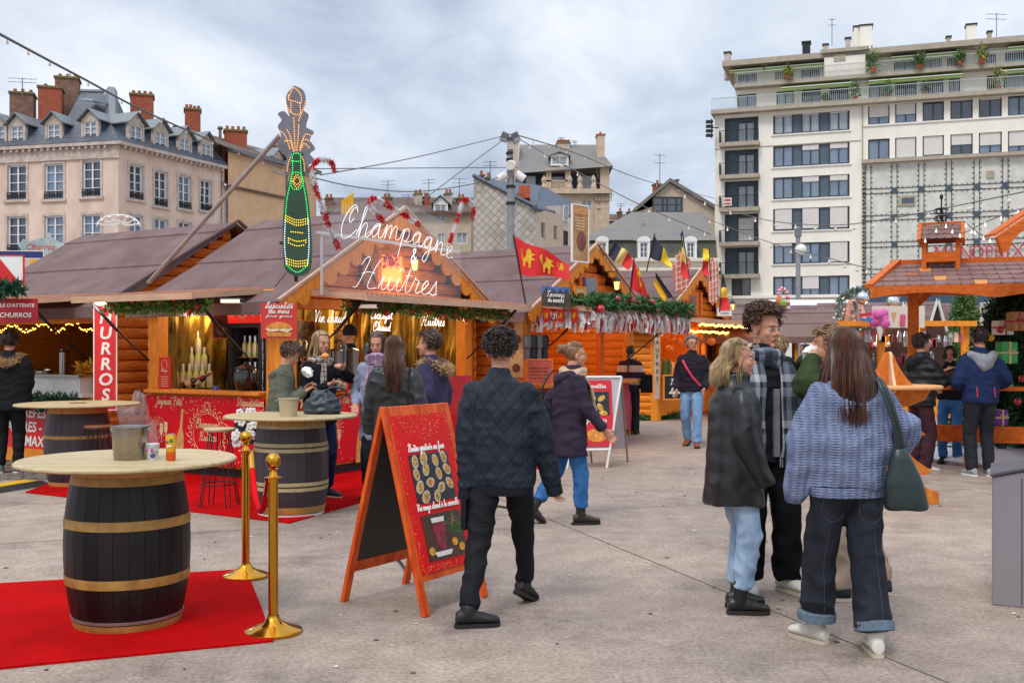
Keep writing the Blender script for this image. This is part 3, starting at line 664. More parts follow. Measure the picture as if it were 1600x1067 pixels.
FS = Facade((at(945,0,115).x, 115),(1,0), HS); mb = FS.mb(); us = FS.uz(990)[0]; zs = FS.uz(0,345)[1]; mb.box(0,0,0, us, 6, zs); mb.build('wall', brick, HS)
mb = FS.mb(); mb.add([(0,-.4, zs),(us, -.4, zs),(us, 3, zs + 1.1),(0,3, zs + 1.1)], [(0,1,2,3)]); mb.build('roof', tile_br, HS)
for px in (968,983): chimney(HS, px, 333,115,6,345, brick_d, 1,.6)
antenna(970,318,335,115, 'short aerial on the dark brick house', .8)

# == white apartment block, right
YW = 94; xw = at(1117,0, YW).x
HW = thing('apartment_block', 'large white modern apartment block with grey window bands and green terrace awnings', 'building', (xw, YW, 0))
FW = Facade((xw, YW),(.947,-.322), HW)
uw = FW.uz(1690)[0]; zc1 = FW.uz(1117,181)[1]; usp = FW.uz(1349)[0]
holes = []; rows = [(181,211),(229,262),(278,312),(327,361.5),(380.5,413),(432.6,465)]
cols = [(1209,1239),(1252,1281),(1295,1326)]
bandr = []
for a, b_ in rows:
 u0, u1, z0, z1 = FW.rect(1208, a, 1327.5, b_); bandr.append((u0, u1, z0, z1)); holes.append((u0, u1, z0, z1))
balc = []
for a, b_ in ((185,226),(235,276),(284,327),(335,380),(387,430)):
 h = FW.rect(1132, a, 1185, b_); balc.append(h); holes.append(h)
holes.append(FW.rect(1143,433,1173,467))
colsR = [(1356.5,1390),(1398.7,1432),(1441.6,1475),(1485,1520),(1529.4,1565.5),(1575,1611),(1622,1660)]
Rr = []
zA1 = FW.uz(1356.5,166)[1]; zA0 = FW.uz(1356.5,195.6)[1]; zB1 = FW.uz(1356.5,218.4)[1]; zB0 = FW.uz(1356.5,250)[1]
for a, b_ in colsR:
 u0, u1 = FW.uz(a)[0], FW.uz(b_)[0]; Rr += [(u0, u1, zA0, zA1),(u0, u1, zB0, zB1)]
holes += Rr
mb = FW.mb(); wallgrid(mb, 0, uw, 0, zc1, holes, dep=.35); mb.add([(0,0,0),(0,0, zc1),(0,14, zc1),(0,14,0)], [(0,1,2,3)]); mb.build('wall', plaster_w, HW)
mb = FW.mb()
for h in bandr: mb.box(h[0], .2, h[2], h[1], .35, h[3])
for h in balc: mb.box(h[0], .9, h[2], h[1], 1.05, h[3]); mb.box(h[0] - .05,.35, h[2], h[0], .9, h[3]); mb.box(h[1], .35, h[2], h[1] + .05,.9, h[3]); mb.box(h[0], .35, h[3], h[1], .9, h[3] + .05)
mb.build('recess_panel', panel_b, HW)
blinds = {(3,0): .92,(3,1): .92,(3,2): .92,(4,2): .95,(5,1): .6,(0,0): .08,(0,1): .08,(0,2): .08}
for i, (u0, u1, z0, z1) in enumerate(bandr):
 for k, (a, b_) in enumerate(cols):
  ua, ubb = FW.uz(a)[0], FW.uz(b_)[0]
  window(FW, HW, (ua, ubb, z0 + .02, z1 - .02), dark_f, glassC if i == 0 else glassB, y=.14, fw=.1, shut=blinds.get((i, k), random.choice((0,0,.12,.25))))
 mb = FW.mb(); mb.box(u0 - .15,-.12, z0 - .12, u1 + .15,.15, z0 - .003); mb.build('sill', white_p, HW)
for i, h in enumerate(balc):
 ua, ubb = FW.uz(1151)[0], FW.uz(1178)[0]
 window(FW, HW, (ua, ubb, h[2] + .02, h[3] - .3), dark_f, glassC, y=.82, fw=.09, shut=.9 if i == 3 else 0)
 mb = FW.mb(); mb.box(h[0] - .35,-1.0, h[2] - .35, h[1] + .15,.9, h[2] - .004); sl = mb.build('balcony_slab', concr, HW)
 mb = FW.mb(); z_ = h[2] + 1.05; mb.box(h[0] - .33,-.97, z_ - .05, h[1] + .12,-.92, z_)
 for k in range(22): u = h[0] - .33 + k * (h[1] - h[0] + .43) / 21; mb.box(u, -.96, h[2], u + .025,-.93, z_ - .05)
 mb.box(h[0] - .35,-.95, h[2], h[0] - .3,0, z_); mb.build('balcony_railing', iron, HW)
 if i == 2:
  mb = FW.mb(); mb.box(h[0] + .05,-1.04, h[2] + .15, h[0] + .75,-1.0, h[2] + .85); ps = mb.build('notice_board', white_p, HW)
  mb = FW.mb(); mb.box(h[0] + .12,-1.06, h[2] + .55, h[0] + .68,-1.041, h[2] + .75); mb.box(h[0] + .12,-1.06, h[2] + .25, h[0] + .68,-1.041, h[2] + .42); mb.build('notice_print', mat('notice_red', 'b0504f', .7), ps)
window(FW, HW, FW.rect(1143,433,1173,467), dark_f, glassA, y=.2, fw=.12)
for i, h in enumerate(Rr):
 window(FW, HW, h, dark_f, random.choice([glassB, glassA]), y=.2, fw=.1, shut=[.6,.0,.55,.95,0,.9,.05,.5,.1,.6,0,.7,0,.4][i % 14])
mb = FW.mb(); mb.box(usp, -.12, zA0 - .14, uw, .1, zA0 - .003); mb.box(usp, -.12, zB0 - .14, uw, .1, zB0 - .003); mb.build('sill', white_p, HW)
mb = FW.mb(); mb.box(usp - .12,-.1,0, usp - .02,0, zc1); mb.box(0,-.06, FW.uz(1117,233)[1] - .06, usp - .2,-.002, FW.uz(1117,233)[1]); mb.build('facade_joint', concr, HW)
# two set-back terrace floors
zs2 = FW.uz(1117,135)[1]; zs3 = FW.uz(1125,98)[1]
mb = FW.mb(); mb.box(-.25,-.9, zc1 - .02, uw, 1.5, zc1 + .32); mb.build('terrace_slab', concr, HW)
mb = FW.mb(); mb.box(1.6,.5, zs2 - .15, uw, 3.5, zs2 + .15); mb.build('terrace_slab', concr, HW)
mb = FW.mb(); mb.box(.5,1.0, zs3 - .1, uw, 9, zs3 + .38); mb.build('roof_slab', concr, HW)
t1 = FW; off1, off2 = 1.6,2.6
def offrect(fc, x0, x1, off): return fc.uz(x0, off=off)[0], fc.uz(x1, off=off)[0]
up1 = [(1152,1182,0),(1213,1241,0),(1253,1283,1),(1296,1326,1),(1358,1391,1),(1399,1432,1),(1441,1474,1),(1483,1500,0),(1542,1557,0),(1568,1640,0)]
up2 = [(1153,1182),(1211,1239),(1252,1281),(1397,1430),(1438,1471),(1480,1495),(1541,1556),(1570,1640)]
h_ = [(*offrect(FW, a, b_, off1), zc1 + .35, zs2 - .55) for a, b_, _ in up1]
mb = FW.mb(); wallgrid(mb, 1.6, uw, zc1 + .3, zs2 - .15, h_, y=off1); mb.add([(1.6, off1, zc1),(1.6,9, zc1),(1.6,9, zs2),(1.6, off1, zs2)], [(0,1,2,3)]); mb.build('terrace_wall', plaster_w, HW)
for r_ in h_: window(FW, HW, r_, dark_f, random.choice([glassB, glassA, glassC]), y=off1 + .15, fw=.08, name='terrace_window')
h_ = [(*offrect(FW, a, b_, off2), zs2 + .18, zs3 - .6) for a, b_ in up2]
mb = FW.mb(); wallgrid(mb, 1.6, uw, zs2 + .1, zs3 - .1, h_, y=off2); mb.build('terrace_wall', plaster_w, HW)
for r_ in h_: window(FW, HW, r_, dark_f, random.choice([glassB, glassC]), y=off2 + .15, fw=.08, name='terrace_window')
def awn(x0, x1, off, z):
 u0, u1 = offrect(FW, x0, x1, off); m_ = FW.mb()
 m_.add([(u0, off, z),(u1, off, z),(u1, off - 1.2, z - .35),(u0, off - 1.2, z - .35),(u1, off - 1.2, z - .55),(u0, off - 1.2, z - .55)], [(0,1,2,3),(3,2,4,5)]); a_ = m_.build('awning', green_aw, HW)
 m_ = FW.mb(); m_.box(u0, off - 1.27, z - .34, u1, off - 1.2, z - .27); m_.build('awning_rail', white_p, a_)
awn(1222,1333, off1, zs2 - .2); awn(1357,1503, off1, zs2 - .2); awn(1562,1650, off1, zs2 - .2)
awn(1142,1194, off2, zs3 - .15); awn(1199,1293, off2, zs3 - .15); awn(1392,1503, off2, zs3 - .15); awn(1572,1650, off2, zs3 - .15)
def trail(u0, u1, y, z, m_, lat=False):
 q = FW.mb(); q.box(u0, y, z + 1.0, u1, y + .05, z + 1.06); q.box(u0, y, z + .08, u1, y + .04, z + .12); k = int((u1 - u0) / .16)
 for i in range(k + 1): q.box(u0 + i * .16, y + .01, z + .1, u0 + i * .16 + .025, y + .035, z + 1.0)
 q.build('terrace_railing', m_, HW)
railm = mat('rail_pale', 'a9b0ae', .5, metal=.3, var=.05)
trail(-.2, uw, -.8, zc1 + .3, railm); trail(1.7, uw, .6, zs2 + .13, railm)
mb = FW.mb()
u0, u1 = offrect(FW, 1288,1352,1.0); zz1 = FW.uz(1290,74)[1]
mb.box(u0,1.0, zs2 + .15, u1,6, zz1 - .3); mb.build('stair_tower', plaster_w, HW)
mb = FW.mb(); mb.box(u0 - .3,.7, zz1 - .3, u1 + .3,6.2, zz1); mb.build('roof_slab', concr, HW)
mb = FW.mb(); a_, c_ = offrect(FW, 1303,1321,.95); mb.box(a_, .93, FW.uz(0 + 1303,92)[1], c_, .99, FW.uz(1303,82)[1]); mb.build('vent_grille', concr, HW)
# right terrace roofs and partition
chimney(HW, 1353,44,97,22,72, plaster_w, 0,1.4, rz=-.3, cap=iron); chimney(HW, 1340,46,98,14,65, plaster_w, 0,1.4, rz=-.3, cap=iron)
chimney(HW, 1137,85,98,11,100, stone, 0,.7, rz=-.3, cap=iron); chimney(HW, 1260,69,99,14,85, iron, 0,.9, rz=-.3, cap=iron)
chimney(HW, 1517,42,93,17,62, plaster_w, 0,1, rz=-.3, cap=iron); chimney(HW, 1482,60,93,7,70, concr, 0,.5, rz=-.3, cap=iron); chimney(HW, 1546,52,93,7,62, concr, 0,.5, rz=-.3, cap=iron)
chimney(HW, 1325,62,99,9,74, stone, 0,.5, rz=-.3, cap=iron); chimney(HW, 1290,72,99,9,85, stone, 0,.5, rz=-.3, cap=iron)
antenna(1300,29,72,98, 'tall thin mast on the roof of the white block', .6); antenna(1557,21,58,93, 'branched antenna at the top right of the white block', 1.8)
# window planters and terrace plants
pr = random.Random(2)
for (px, y_, z_, h, mt, lab) in ((1365,.2, zs2 + .15,1.6, plant_g, 'tall spiky terrace plant near the stair tower'),(1500,.3, zs2 + .15,1.0, plant_g, 'round green shrub beside the terrace screen'),(1534,.3, zs2 + .15,1.3, plant_y, 'yellowish shrub right of the terrace screen'),(1335,-.4, zc1 + .32,1.4, plant_g, 'slim tree in a pot on the lower terrace'),(1388,-.4, zc1 + .32,1.2, plant_g, 'leafy pot plant in front of a lower terrace window'),(1447,-.4, zc1 + .32,.9, plant_g, 'low spreading plant on the lower terrace'),(1560,-.4, zc1 + .32,1.6, plant_y, 'yellow bush on the lower terrace at the right'),(1290,-.4, zc1 + .32,.6, plant_g, 'tiny potted plant on the lower terrace'),(1437,.2, zs2 + .15,1.1, plant_g, 'pot plant in front of the upper terrace windows'),(1232,.3, zs2 + .15,1.0, plant_y, 'thin plant on the upper terrace at the left')):
 u = FW.uz(px, off=y_)[0]; p = FW.M @ V((u, y_, z_)) + V(HW.location); t = thing('potted_plant', lab, 'plant', p, 0, 'plants on the terraces')
 m_ = MB(); m_.lathe([(0,0),(.18,0),(.24,.35),(.2,.35),(0,.3)], 10); m_.build('pot', terra, t)
 m_ = MB(); leaves(m_, [V((0,0,.35)), V((0,0, h))], h * .35,160,.28, seed=int(px)); m_.build('foliage', [mt, plant_g], t)
# shop front with the ironwork lattice
u0 = FW.uz(1352)[0]; zl1 = FW.uz(1352,257)[1]; zl0 = FW.uz(1352,462)[1]
latm = mat('lattice_panel', 'c9c9c2', .7, var=.12, vs=1.2, bump=.2, bs=8)
mb = FW.mb(); mb.box(u0,-.14, zl0, uw, -.01, zl1); mb.build('shop_screen', latm, HW)
mb = FW.mb(); mb.box(u0 - .3,-.7, zl1, uw, -.01, zl1 + .3); mb.build('screen_canopy', concr, HW)
sq = FW.mb(); lt = FW.mb()
us_ = [FW.uz(p)[0] for p in (1397.5,1439.5,1482.5,1526,1570.5,1616,1660)]; usL = [u0 + .3] + us_
zq = [FW.uz(1397.5,298)[1], FW.uz(1397.5,340)[1], FW.uz(1397.5,382)[1], FW.uz(1397.5,424)[1]]
st_ = (zq[0] - zq[3]) / 3
for u in us_:
 for z in zq[:3]: sq.box(u - .24,-.24, z - .24, u + .24,-.15, z + .24)
for u in us_ + [u0 + .25]:
 for dx in (-.2,.2):
  lt.box(u + dx - .02,-.2, zl0, u + dx + .02,-.15, zl1 - .1)
  z = zl0 + .3
  while z < zl1 - .2: lt.box(u + dx - .14 if dx < 0 else u + dx, -.21, z, u + dx if dx < 0 else u + dx + .14,-.145, z + .045); z += .42
for z in zq:
 for dz in (-.2,.2):
  lt.box(u0 - .3,-.2, z + dz - .02, uw, -.15, z + dz + .02); u = u0
  while u < uw: lt.box(u, -.21, z + dz - .14 if dz < 0 else z + dz, u + .045,-.145, z + dz if dz < 0 else z + dz + .14); u += .42
lt.build('lattice', iron, HW); sq.build('lattice_square', mat('square_bluegrey', '3d4c5c', .5), HW)
mb = FW.mb(); a, b_, c, dd = FW.rect(1404,307,1430,322); mb.box(a, -.3, c, b_, -.145, dd); vb = mb.build('service_window', concr, HW); mb = FW.mb(); mb.box(a + .25,-.33, c + .15, b_ - .1,-.3, dd - .2); mb.build('pane', glassA, vb)
mb = FW.mb(); a, b_, c, dd = FW.rect(1541,268,1553,279); mb.box(a, -.25, c, b_, -.142, dd); mb.build('vent_grille', concr, HW)
mb = FW.mb(); ua = FW.uz(1347)[0]; mb.box(ua, -.12,2, u0 - .02,-.003, zl1); hm = mb.build('pierced_pilaster', concr, HW)
mb = FW.mb(); uc_ = (ua + u0) / 2
for k in range(46): z = zl1 - .8 - k * .33; mb.tube([(uc_, -.14, z),(uc_, -.121, z)], .09,8)
mb.build('pilaster_hole', iron, hm)
mb = FW.mb(); za = FW.uz(1352,485)[1]; mb.box(u0 - .3,-.5, za, uw, -.01, zl0 - .15); mb.build('shop_fascia', mat('fascia_blue', '35495f', .5, var=.1), HW)
mb = FW.mb(); mb.box(u0,-.1,.2, uw, -.005, za - .02); mb.build('shop_front_glass', mat('shop_glass', '5d5a50', .2, var=.5, vs=1.5, spec=.8, coat=.3), HW)
mb = FW.mb(); mb.box(-.2,-.4, zl0 - .1, u0 - .35,-.01, zl0 + .15); mb.build('string_course', plaster_w, HW)
ct = FW.uz(1534,398); wd = FW.uz(1609)[0] - FW.uz(1459)[0]
sgn = thing('shop_sign', 'red capital letters MONOPRIX on the lattice screen of the white block', 'sign', V(HW.location),0)
c0 = FW.M @ V((FW.uz(1459)[0], -.42,0))
xs_ = [1459,1479,1501,1516,1537,1552,1568,1579,1600]
zc_ = FW.uz(1520,396)[1]; red_s = mat('sign_red', 'b5202f', .5)
serif = FW.mb()
for k, ch in enumerate('MONOPRIX'):
 a, b_ = FW.uz(xs_[k])[0], FW.uz(xs_[k + 1])[0]
 p = FW.M @ V(((a + b_) / 2,-.42, zc_)); ux = FW.M.to_3x3() @ V((1,0,0))
 lettering(ch, 1.55, p, ux, (0,0,1), red_s, sgn, 'letter', .1, bold=-.012, xs=.85 if ch in 'MOX' else .8)
 for s_ in ((-.33,.33) if ch in 'MNX' else ((-.28,) if ch in 'PR' else ((0,) if ch == 'I' else ()))):
  for zz_ in (-.54,.53): serif.box((a + b_) / 2 + s_ * 1.15 - .17,-.5, zc_ + zz_ - .03,(a + b_) / 2 + s_ * 1.15 + .17,-.34, zc_ + zz_ + .03)
serif.build('letter_serifs', red_s, sgn)
# cctv cluster on the left edge of the block
p = at(1112,200,93); t = thing('floodlight_bank', 'dark bank of stacked floodlights on the left edge of the white block', 'floodlight', p)
m_ = MB()
for k in range(4): m_.box(-.5,-.2,-.8 + k * .4,.1,.2,-.55 + k * .4)
m_.build('lamp_housing', iron, t, bevel=.03); m_ = MB(); m_.bar((0,0,-.9),(0,0,.8),.08); m_.bar((0,0,0),(.6,0,0),.08); m_.build('bracket', iron, t)
# == market chalets
def wood(name, c1, c2, rough=.6, st=(1,1,9), sc_=5, coat=.0):
 return mat(name, c1, rough, col2=c2, vs=sc_, stretch=st, bump=.35, bs=25, coat=coat, vc=(.3,.7), spec=.25)
logm = wood('log_orange', 'cc6218', 'fa9a3c', st=(1.2,1.2,9)); logm2 = wood('log_amber', 'd06c12', 'f8982c', st=(1.2,1.2,9))
beamm = wood('beam_orange', 'd0741c', 'f09c38', st=(7,7,1.2)); trimm = wood('trim_orange', 'cc5e16', 'e67e2c', st=(3,3,3))
edge_m = mat('canopy_edge', 'c39c80', .6, var=.12, vs=4, stretch=(1,1,4)); roofm_ = mat('roof_felt', '614b49', .8, var=.16, vs=1.6, bump=.3, bs=50, col2='786262', spec=.25)
roof_l = mat('roof_felt_light', '8d7f88', .7, var=.1, vs=1.5, bump=.2, bs=40)
redp = mat('print_red', 'd80c22', .5, var=.08, vs=2.5, spec=.25); redb = mat('board_red', 'd11a1c', .5, var=.05); cream = mat('print_cream', 'e6cfa2', .6, var=.05)
whitep = mat('print_white', 'e8e6e2', .5, var=.03); blackm = mat('black_board', '17171a', .5, var=.1); steel = mat('steel', '9d978f', .22, metal=.95, var=.06, vs=3, stretch=(6,6,.3))
gold = mat('brass', 'c98f2e', .18, metal=1, var=.05); foil = mat('gold_foil', '84601a', .4, metal=.7, var=.8, vs=5, bump=.9, bs=14, stretch=(1,1,.25))
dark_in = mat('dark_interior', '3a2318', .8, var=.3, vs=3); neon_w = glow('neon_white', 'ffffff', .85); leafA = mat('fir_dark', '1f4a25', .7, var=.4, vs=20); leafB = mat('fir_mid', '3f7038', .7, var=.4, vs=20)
leafY = mat('fir_yellow', '6e8a34', .7, var=.3, vs=20); baub = mat('bauble_red', 'b3141c', .2, var=.05, coat=.6); bulb = glow('bulb_warm', 'ffb347', 9)
strutm = mat('strut_dark', '222226', .4, metal=.4, var=.1); bottle_g = mat('bottle_pale', 'd2d07a', .3, var=.15, spec=.5); bottle_d = mat('bottle_dark', '1d2416', .1, var=.1, spec=.8, coat=.8)
capw = mat('capsule_white', 'e6e6e2', .5, var=.05); tinsel = mat('tinsel_silver', 'a9adb5', .3, metal=.8, var=.3, vs=40); yell = mat('yellow_paint', 'e2ab1e', .6, var=.1)

def logwall(mb, o, ux, nz, z0, z1, rng, pitch=.15, bulge=.035):
 """stack of rounded logs; ux along the wall, nz outward, rng(z) = (start, end)"""
 o, ux, nz = V(o), V(ux), V(nz); k = max(1, round((z1 - z0) / pitch)); p = (z1 - z0) / k
 for i in range(k):
  za = z0 + i * p; a, b = rng(za + p * 1.15)
  if b - a < .03: continue
  prof = [(-.05,0),(0,.02)] + [(bulge * math.sin(math.pi * (.15 + .7 * t / 4)), p * (.06 + .88 * t / 4)) for t in range(5)] + [(0, p * .985),(-.05, p)]
  rs = [[o + ux * x + nz * q + V((0,0, za + h)) for q, h in prof] for x in (a, b)]
  mb.rings(rs, True)
class Chalet:
 def __init__(s, name, label, corner, Ld=2.7, W=4.2, ze=2.29, zr=3.46, rz=58.6, log=None, detail=True):
  s.W, s.Ld, s.ze, s.zr = W, Ld, ze, zr; s.t = thing(name, label, 'chalet', (corner[0], corner[1], 0), R(rz), 'wooden market chalets')
  s.M = Matrix.Translation(s.t.location) @ Matrix.Rotation(R(rz),4, 'Z'); s.log = log or logm; s.detail = detail
 def hit(s, px, py, plane='y', off=0.0):
  """local point where the line of sight through px,py meets the plane y=off or x=off"""
  Mi = s.M.inverted(); c = Mi @ V((0,0, CZ)); d = (Mi @ at(px, py, 10)) - c
  k = (off - (c.y if plane == 'y' else c.x)) / (d.y if plane == 'y' else d.x); return c + d * k
 def wp(s, p): return s.M @ V(p)
 def rk(s, z):  # x-range under the roof slopes at height z
  t = (z - s.ze) / (s.zr - s.ze) * s.W / 2; return (max(t, 0) + .02, s.W - max(t, 0) - .02)
 def roof(s, ov=.2, ovb=.12, m=None):
  W, Ld, ze, zr = s.W, s.Ld, s.ze, s.zr; sl = (zr - ze) / (W / 2)
  prof = [(-.3, ze - .3 * sl),(W * .2, ze + W * .2 * sl),(W * .41, ze + W * .41 * sl + .05),(W * .5, zr + .03)]
  for sg in (0,1):
   mb = MB()
   for i in range(3):
    (xa, za),(xb, zb) = prof[i], prof[i + 1]
    if sg: xa, xb = W - xa, W - xb
    l = .03
    q = [(xa, -ov, za + l),(xa, Ld + ovb, za + l),(xb, Ld + ovb, zb + .008),(xb, -ov, zb + .008),(xa, -ov, za - .03),(xa, Ld + ovb, za - .03),(xb, Ld + ovb, zb - .05),(xb, -ov, zb - .05)]
    mb.add(q, [(0,1,2,3),(7,6,5,4),(0,3,7,4),(1,5,6,2),(0,4,5,1)])
   mb.build('roof', m or roofm_, s.t)
  mb = MB(); mb.box(-.36,-ov, prof[0][1] - .12,-.31, Ld + ovb, prof[0][1] + .02); mb.build('eave_board', roofm_, s.t)
 def barge(s, y=-.235, d=.2, step=.27, m=None, tm=None):
  W, ze, zr = s.W, s.ze, s.zr; sl = (zr - ze) / (W / 2); mb = MB(); Lr = math.hypot(W / 2 + .3,(W / 2 + .3) * sl)
  for sg in (0,1):
   ux = V((W / 2 + .3,0,(W / 2 + .3) * sl)).normalized(); o = V((-.3, y, ze - .3 * sl - .02))
   if sg: ux.x *= -1; o.x = W + .3
   uy = V((-ux.z, 0, ux.x)) if not sg else V((ux.z, 0,-ux.x))
   n = int(Lr / step); out = [(0,.02),(0,-.08)]
   for k in range(n):
    for t in range(7):
     a = t / 6; out.append(((k + a) * Lr / n, -.08 - (d - .08) * (math.sin(math.pi * a) ** .7)))
   out += [(Lr, .02)]; 
   mb.prism(out, o, ux, uy, .03)
  mb.build('bargeboard', m or beamm, s.t)
  mb = MB()
  for sg in (0,1):
   a = V((-.32, y - .02, ze - .32 * sl + .05)); b_ = V((W / 2, y - .02, zr + .06))
   if sg: a.x = W + .32
   mb.bar(a, b_, .05,.035)
  mb.build('verge_trim', tm or edge_m, s.t)
 def gable(s, y=0, z0=2.22, m=None):
  mb = MB(); logwall(mb, (0, y, 0),(1,0,0),(0,-1,0), z0, s.zr - .08, s.rk, .165,.05); mb.build('gable_logs', m or s.log, s.t)
  mb = MB(); mb.box(0, y - .06, z0 - .12, s.W, y + .06, z0); mb.build('lintel', beamm, s.t)
 def posts(s, pts, w=.15, z1=2.25, m=None):
  for x, y in pts: mb = MB(); mb.box(x - w / 2, y - w / 2,0, x + w / 2, y + w / 2, z1); mb.build('post', m or beamm, s.t, bevel=.012)
 def canopy(s, side, a, b, dep=1.1, zi=2.3, zo=2.2, strut=True):
  mb = MB(); f = (lambda u, v, z: (u, -v, z)) if side == 'y' else (lambda u, v, z: (-v, u, z))
  def bx(u0, v0, z0, u1, v1, z1, dz=0):
   za = lambda v: (zi + (zo - zi) * v / dep)
   vs = [f(u, v, z + za(v)) for u in (u0, u1) for v in (v0, v1) for z in (z0, z1)]
   mb.add(vs, [(0,1,3,2),(4,6,7,5),(0,4,5,1),(2,3,7,6),(0,2,6,4),(1,5,7,3)])
  n = int((b - a) / .16)
  for i in range(n):
   u0 = a + (b - a) * i / n; u1 = a + (b - a) * (i + 1) / n - .006; bx(u0,.03,-.02, u1, dep - .03,.0)
  cp = mb.build('canopy', beamm, s.t)
  mb = MB(); bx(a - .02, dep - .03,-.04, b + .02, dep + .02,.035); bx(a - .03,.0,-.035, a, dep - .03,.03); bx(b, .0,-.035, b + .03, dep - .03,.03)
  mb.build('canopy_frame', edge_m, cp)
  mb = MB()
  n = int((b - a) / .09)
  for i in range(n): u = a + (b - a) * (i + .5) / n; mb.tube([f(u, .0, zi + .028), f(u, dep * .97, zo + .028)], .03,6)
  mb.build('canopy_top', mat('corrugated_terra', 'a96f58', .7, var=.15), cp)
  if strut:
   for u in (a + .12, b - .12):
    mb = MB(); mb.tube([f(u, .06,1.45), f(u, dep * .5,1.45 + .5 * (zo - 1.45))], .012,6); mb.tube([f(u, dep * .5,1.45 + .5 * (zo - 1.45)), f(u, dep * .85, zo - .03)], .02,6); mb.build('gas_strut', strutm, s.t)
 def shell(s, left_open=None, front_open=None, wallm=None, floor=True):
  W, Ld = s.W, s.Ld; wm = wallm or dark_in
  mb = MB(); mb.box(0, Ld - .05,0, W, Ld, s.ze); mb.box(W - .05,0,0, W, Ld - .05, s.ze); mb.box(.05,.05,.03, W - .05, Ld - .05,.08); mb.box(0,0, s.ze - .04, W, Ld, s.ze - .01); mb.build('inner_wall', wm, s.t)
  mb = MB(); logwall(mb, (W, 0,0),(0,1,0),(1,0,0),.1, s.ze - .1, lambda z: (0, Ld)); logwall(mb, (0, Ld, 0),(1,0,0),(0,1,0),.1, s.ze - .1, lambda z: (0, W)); mb.build('log_wall', s.log, s.t)
  mb = MB(); logwall(mb, (0, Ld, 0),(1,0,0),(0,1,0), s.ze - .1, s.zr - .08, s.rk, .165,.05); mb.build('gable_logs', s.log, s.t)
def light(p, e, r=.15, col=(1,.72,.42)):
 l = bpy.data.lights.new('stall_lamp', 'POINT'); l.energy = e; l.color = col; l.shadow_soft_size = r
 o = bpy.data.objects.new('stall_lamp', l); o.location = p; C.objects.link(o); return o
def lantern(ch, p, bracket=(.5,0,.15)):
 """iron wall lantern with a lit pane on a bracket"""
 mb = MB(); mb.T = Matrix.Translation(V(p)) @ Matrix.Scale(.72,4); T_ = mb.T; p = V(); mb.lathe([(.0,.16),(.02,.13),(.09,.05),(.1,.02),(.075,.02),(.075,0)], 6, p); mb.lathe([(.05,-.2),(.0,-.24)], 6, p)
 for k in range(6): a = k * math.pi / 3; mb.tube([p + V((.072 * math.cos(a),.072 * math.sin(a),0)), p + V((.048 * math.cos(a),.048 * math.sin(a),-.2))], .006,4)
 mb.tube([p + V((0,0,.16)), p + V((0,0,.24)), p + V((0,.4,.24))], .01,5); l_ = mb.build('lantern', iron, ch.t)
 mb = MB(); mb.T = T_; mb.lathe([(0,-.195),(.044,-.195),(.068,-.005),(0,-.004)], 6, p); mb.build('lantern_glass', glow('lantern_glow', 'ffd070', 2.2), l_)
def garland(name, label, pts, rad=.09, n=1500, size=.07, mats=None, balls=0, seed=1, group=None, bm=None, br=.035):
 o = V(pts[0]); P = [V(p) - o for p in pts]; t = thing(name, label, 'garland', o, 0, group)
 mb = MB(); leaves(mb, P, rad, n, size, seed=seed); mb.build('greenery', mats or [leafA, leafB], t)
 rnd = random.Random(seed)
 if balls:
  for i in range(balls):
   k = (i + .5) / balls * (len(P) - 1); j = int(k); c = P[j].lerp(P[j + 1], k - j) + V((rnd.uniform(-.5,.5) * rad, rnd.uniform(-1,-.3) * rad, rnd.uniform(-.9,.6) * rad))
   b = MB(); r = br * rnd.uniform(.7,1.2); b.ball(c, r, n=10); b.build('bauble', bm or baub, t, smooth=60)
 return t
def foil_curtain(nm, label, ch, a, b, z0, z1, m=None, seed=0):
 """hanging metallic foil strips between local points a and b"""
 a, b = V(a), V(b); d = b - a; n = V((-d.y, d.x, 0)).normalized(); mb = MB(); k = 60; rnd = random.Random(seed)
 rows = []
 for j in range(7):
  row = []
  for i in range(k + 1):
   t = i / k; row.append(a + d * t + n * (.03 * math.sin(i * 1.9) + .02 * rnd.uniform(-1,1)) + V((0,0, z0 + (z1 - z0) * j / 6)))
  rows.append(row)
 vs = [p for r_ in rows for p in r_]; mb.add(vs, [(j * (k + 1) + i, j * (k + 1) + i + 1,(j + 1) * (k + 1) + i + 1,(j + 1) * (k + 1) + i) for j in range(6) for i in range(k)])
 mb.T = Matrix(); o = mb.build(nm, m or foil, None); o.matrix_world = ch.M; return tag(o, label, 'curtain')
def board(name, label, cat, M, w, h, face, frame=None, fw=.02, t=.02, group=None):
 """flat board centred on M (x right, z up, -y towards the viewer)"""
 th = thing(name, label, cat, (0,0,0),0, group); th.matrix_world = M
 mb = MB(); mb.box(-w / 2,0,-h / 2, w / 2, t, h / 2); mb.build('panel', face, th)
 if frame:
  mb = MB(); mb.box(-w / 2 - fw, -.008,-h / 2 - fw, -w / 2 + .001, t + .004, h / 2 + fw); mb.box(w / 2 - .001,-.008,-h / 2 - fw, w / 2 + fw, t + .004, h / 2 + fw)
  mb.box(-w / 2 + .001,-.008, h / 2 - .001, w / 2 - .001, t + .004, h / 2 + fw); mb.box(-w / 2 + .001,-.008,-h / 2 - fw, w / 2 - .001, t + .004,-h / 2 + .001); mb.build('frame', frame, th)
 return th
def facing(p, deg=0): return Matrix.Translation(V(p)) @ Matrix.Rotation(R(deg),4, 'Z')
X, Z_ = (1,0,0),(0,0,1)
def writing(th, txt, xh, x, z, m=whitep, r=.006, width=None, y=-.004, name='lettering', shear=.22, arc=None, n=4):
 wd = width or script_width(txt) * xh; mb = MB(); script(mb, txt, xh, (x - wd / 2, y, z), X, Z_, r, width=width, shear=shear, arc=arc, n=n); return mb.build(name, m, th)
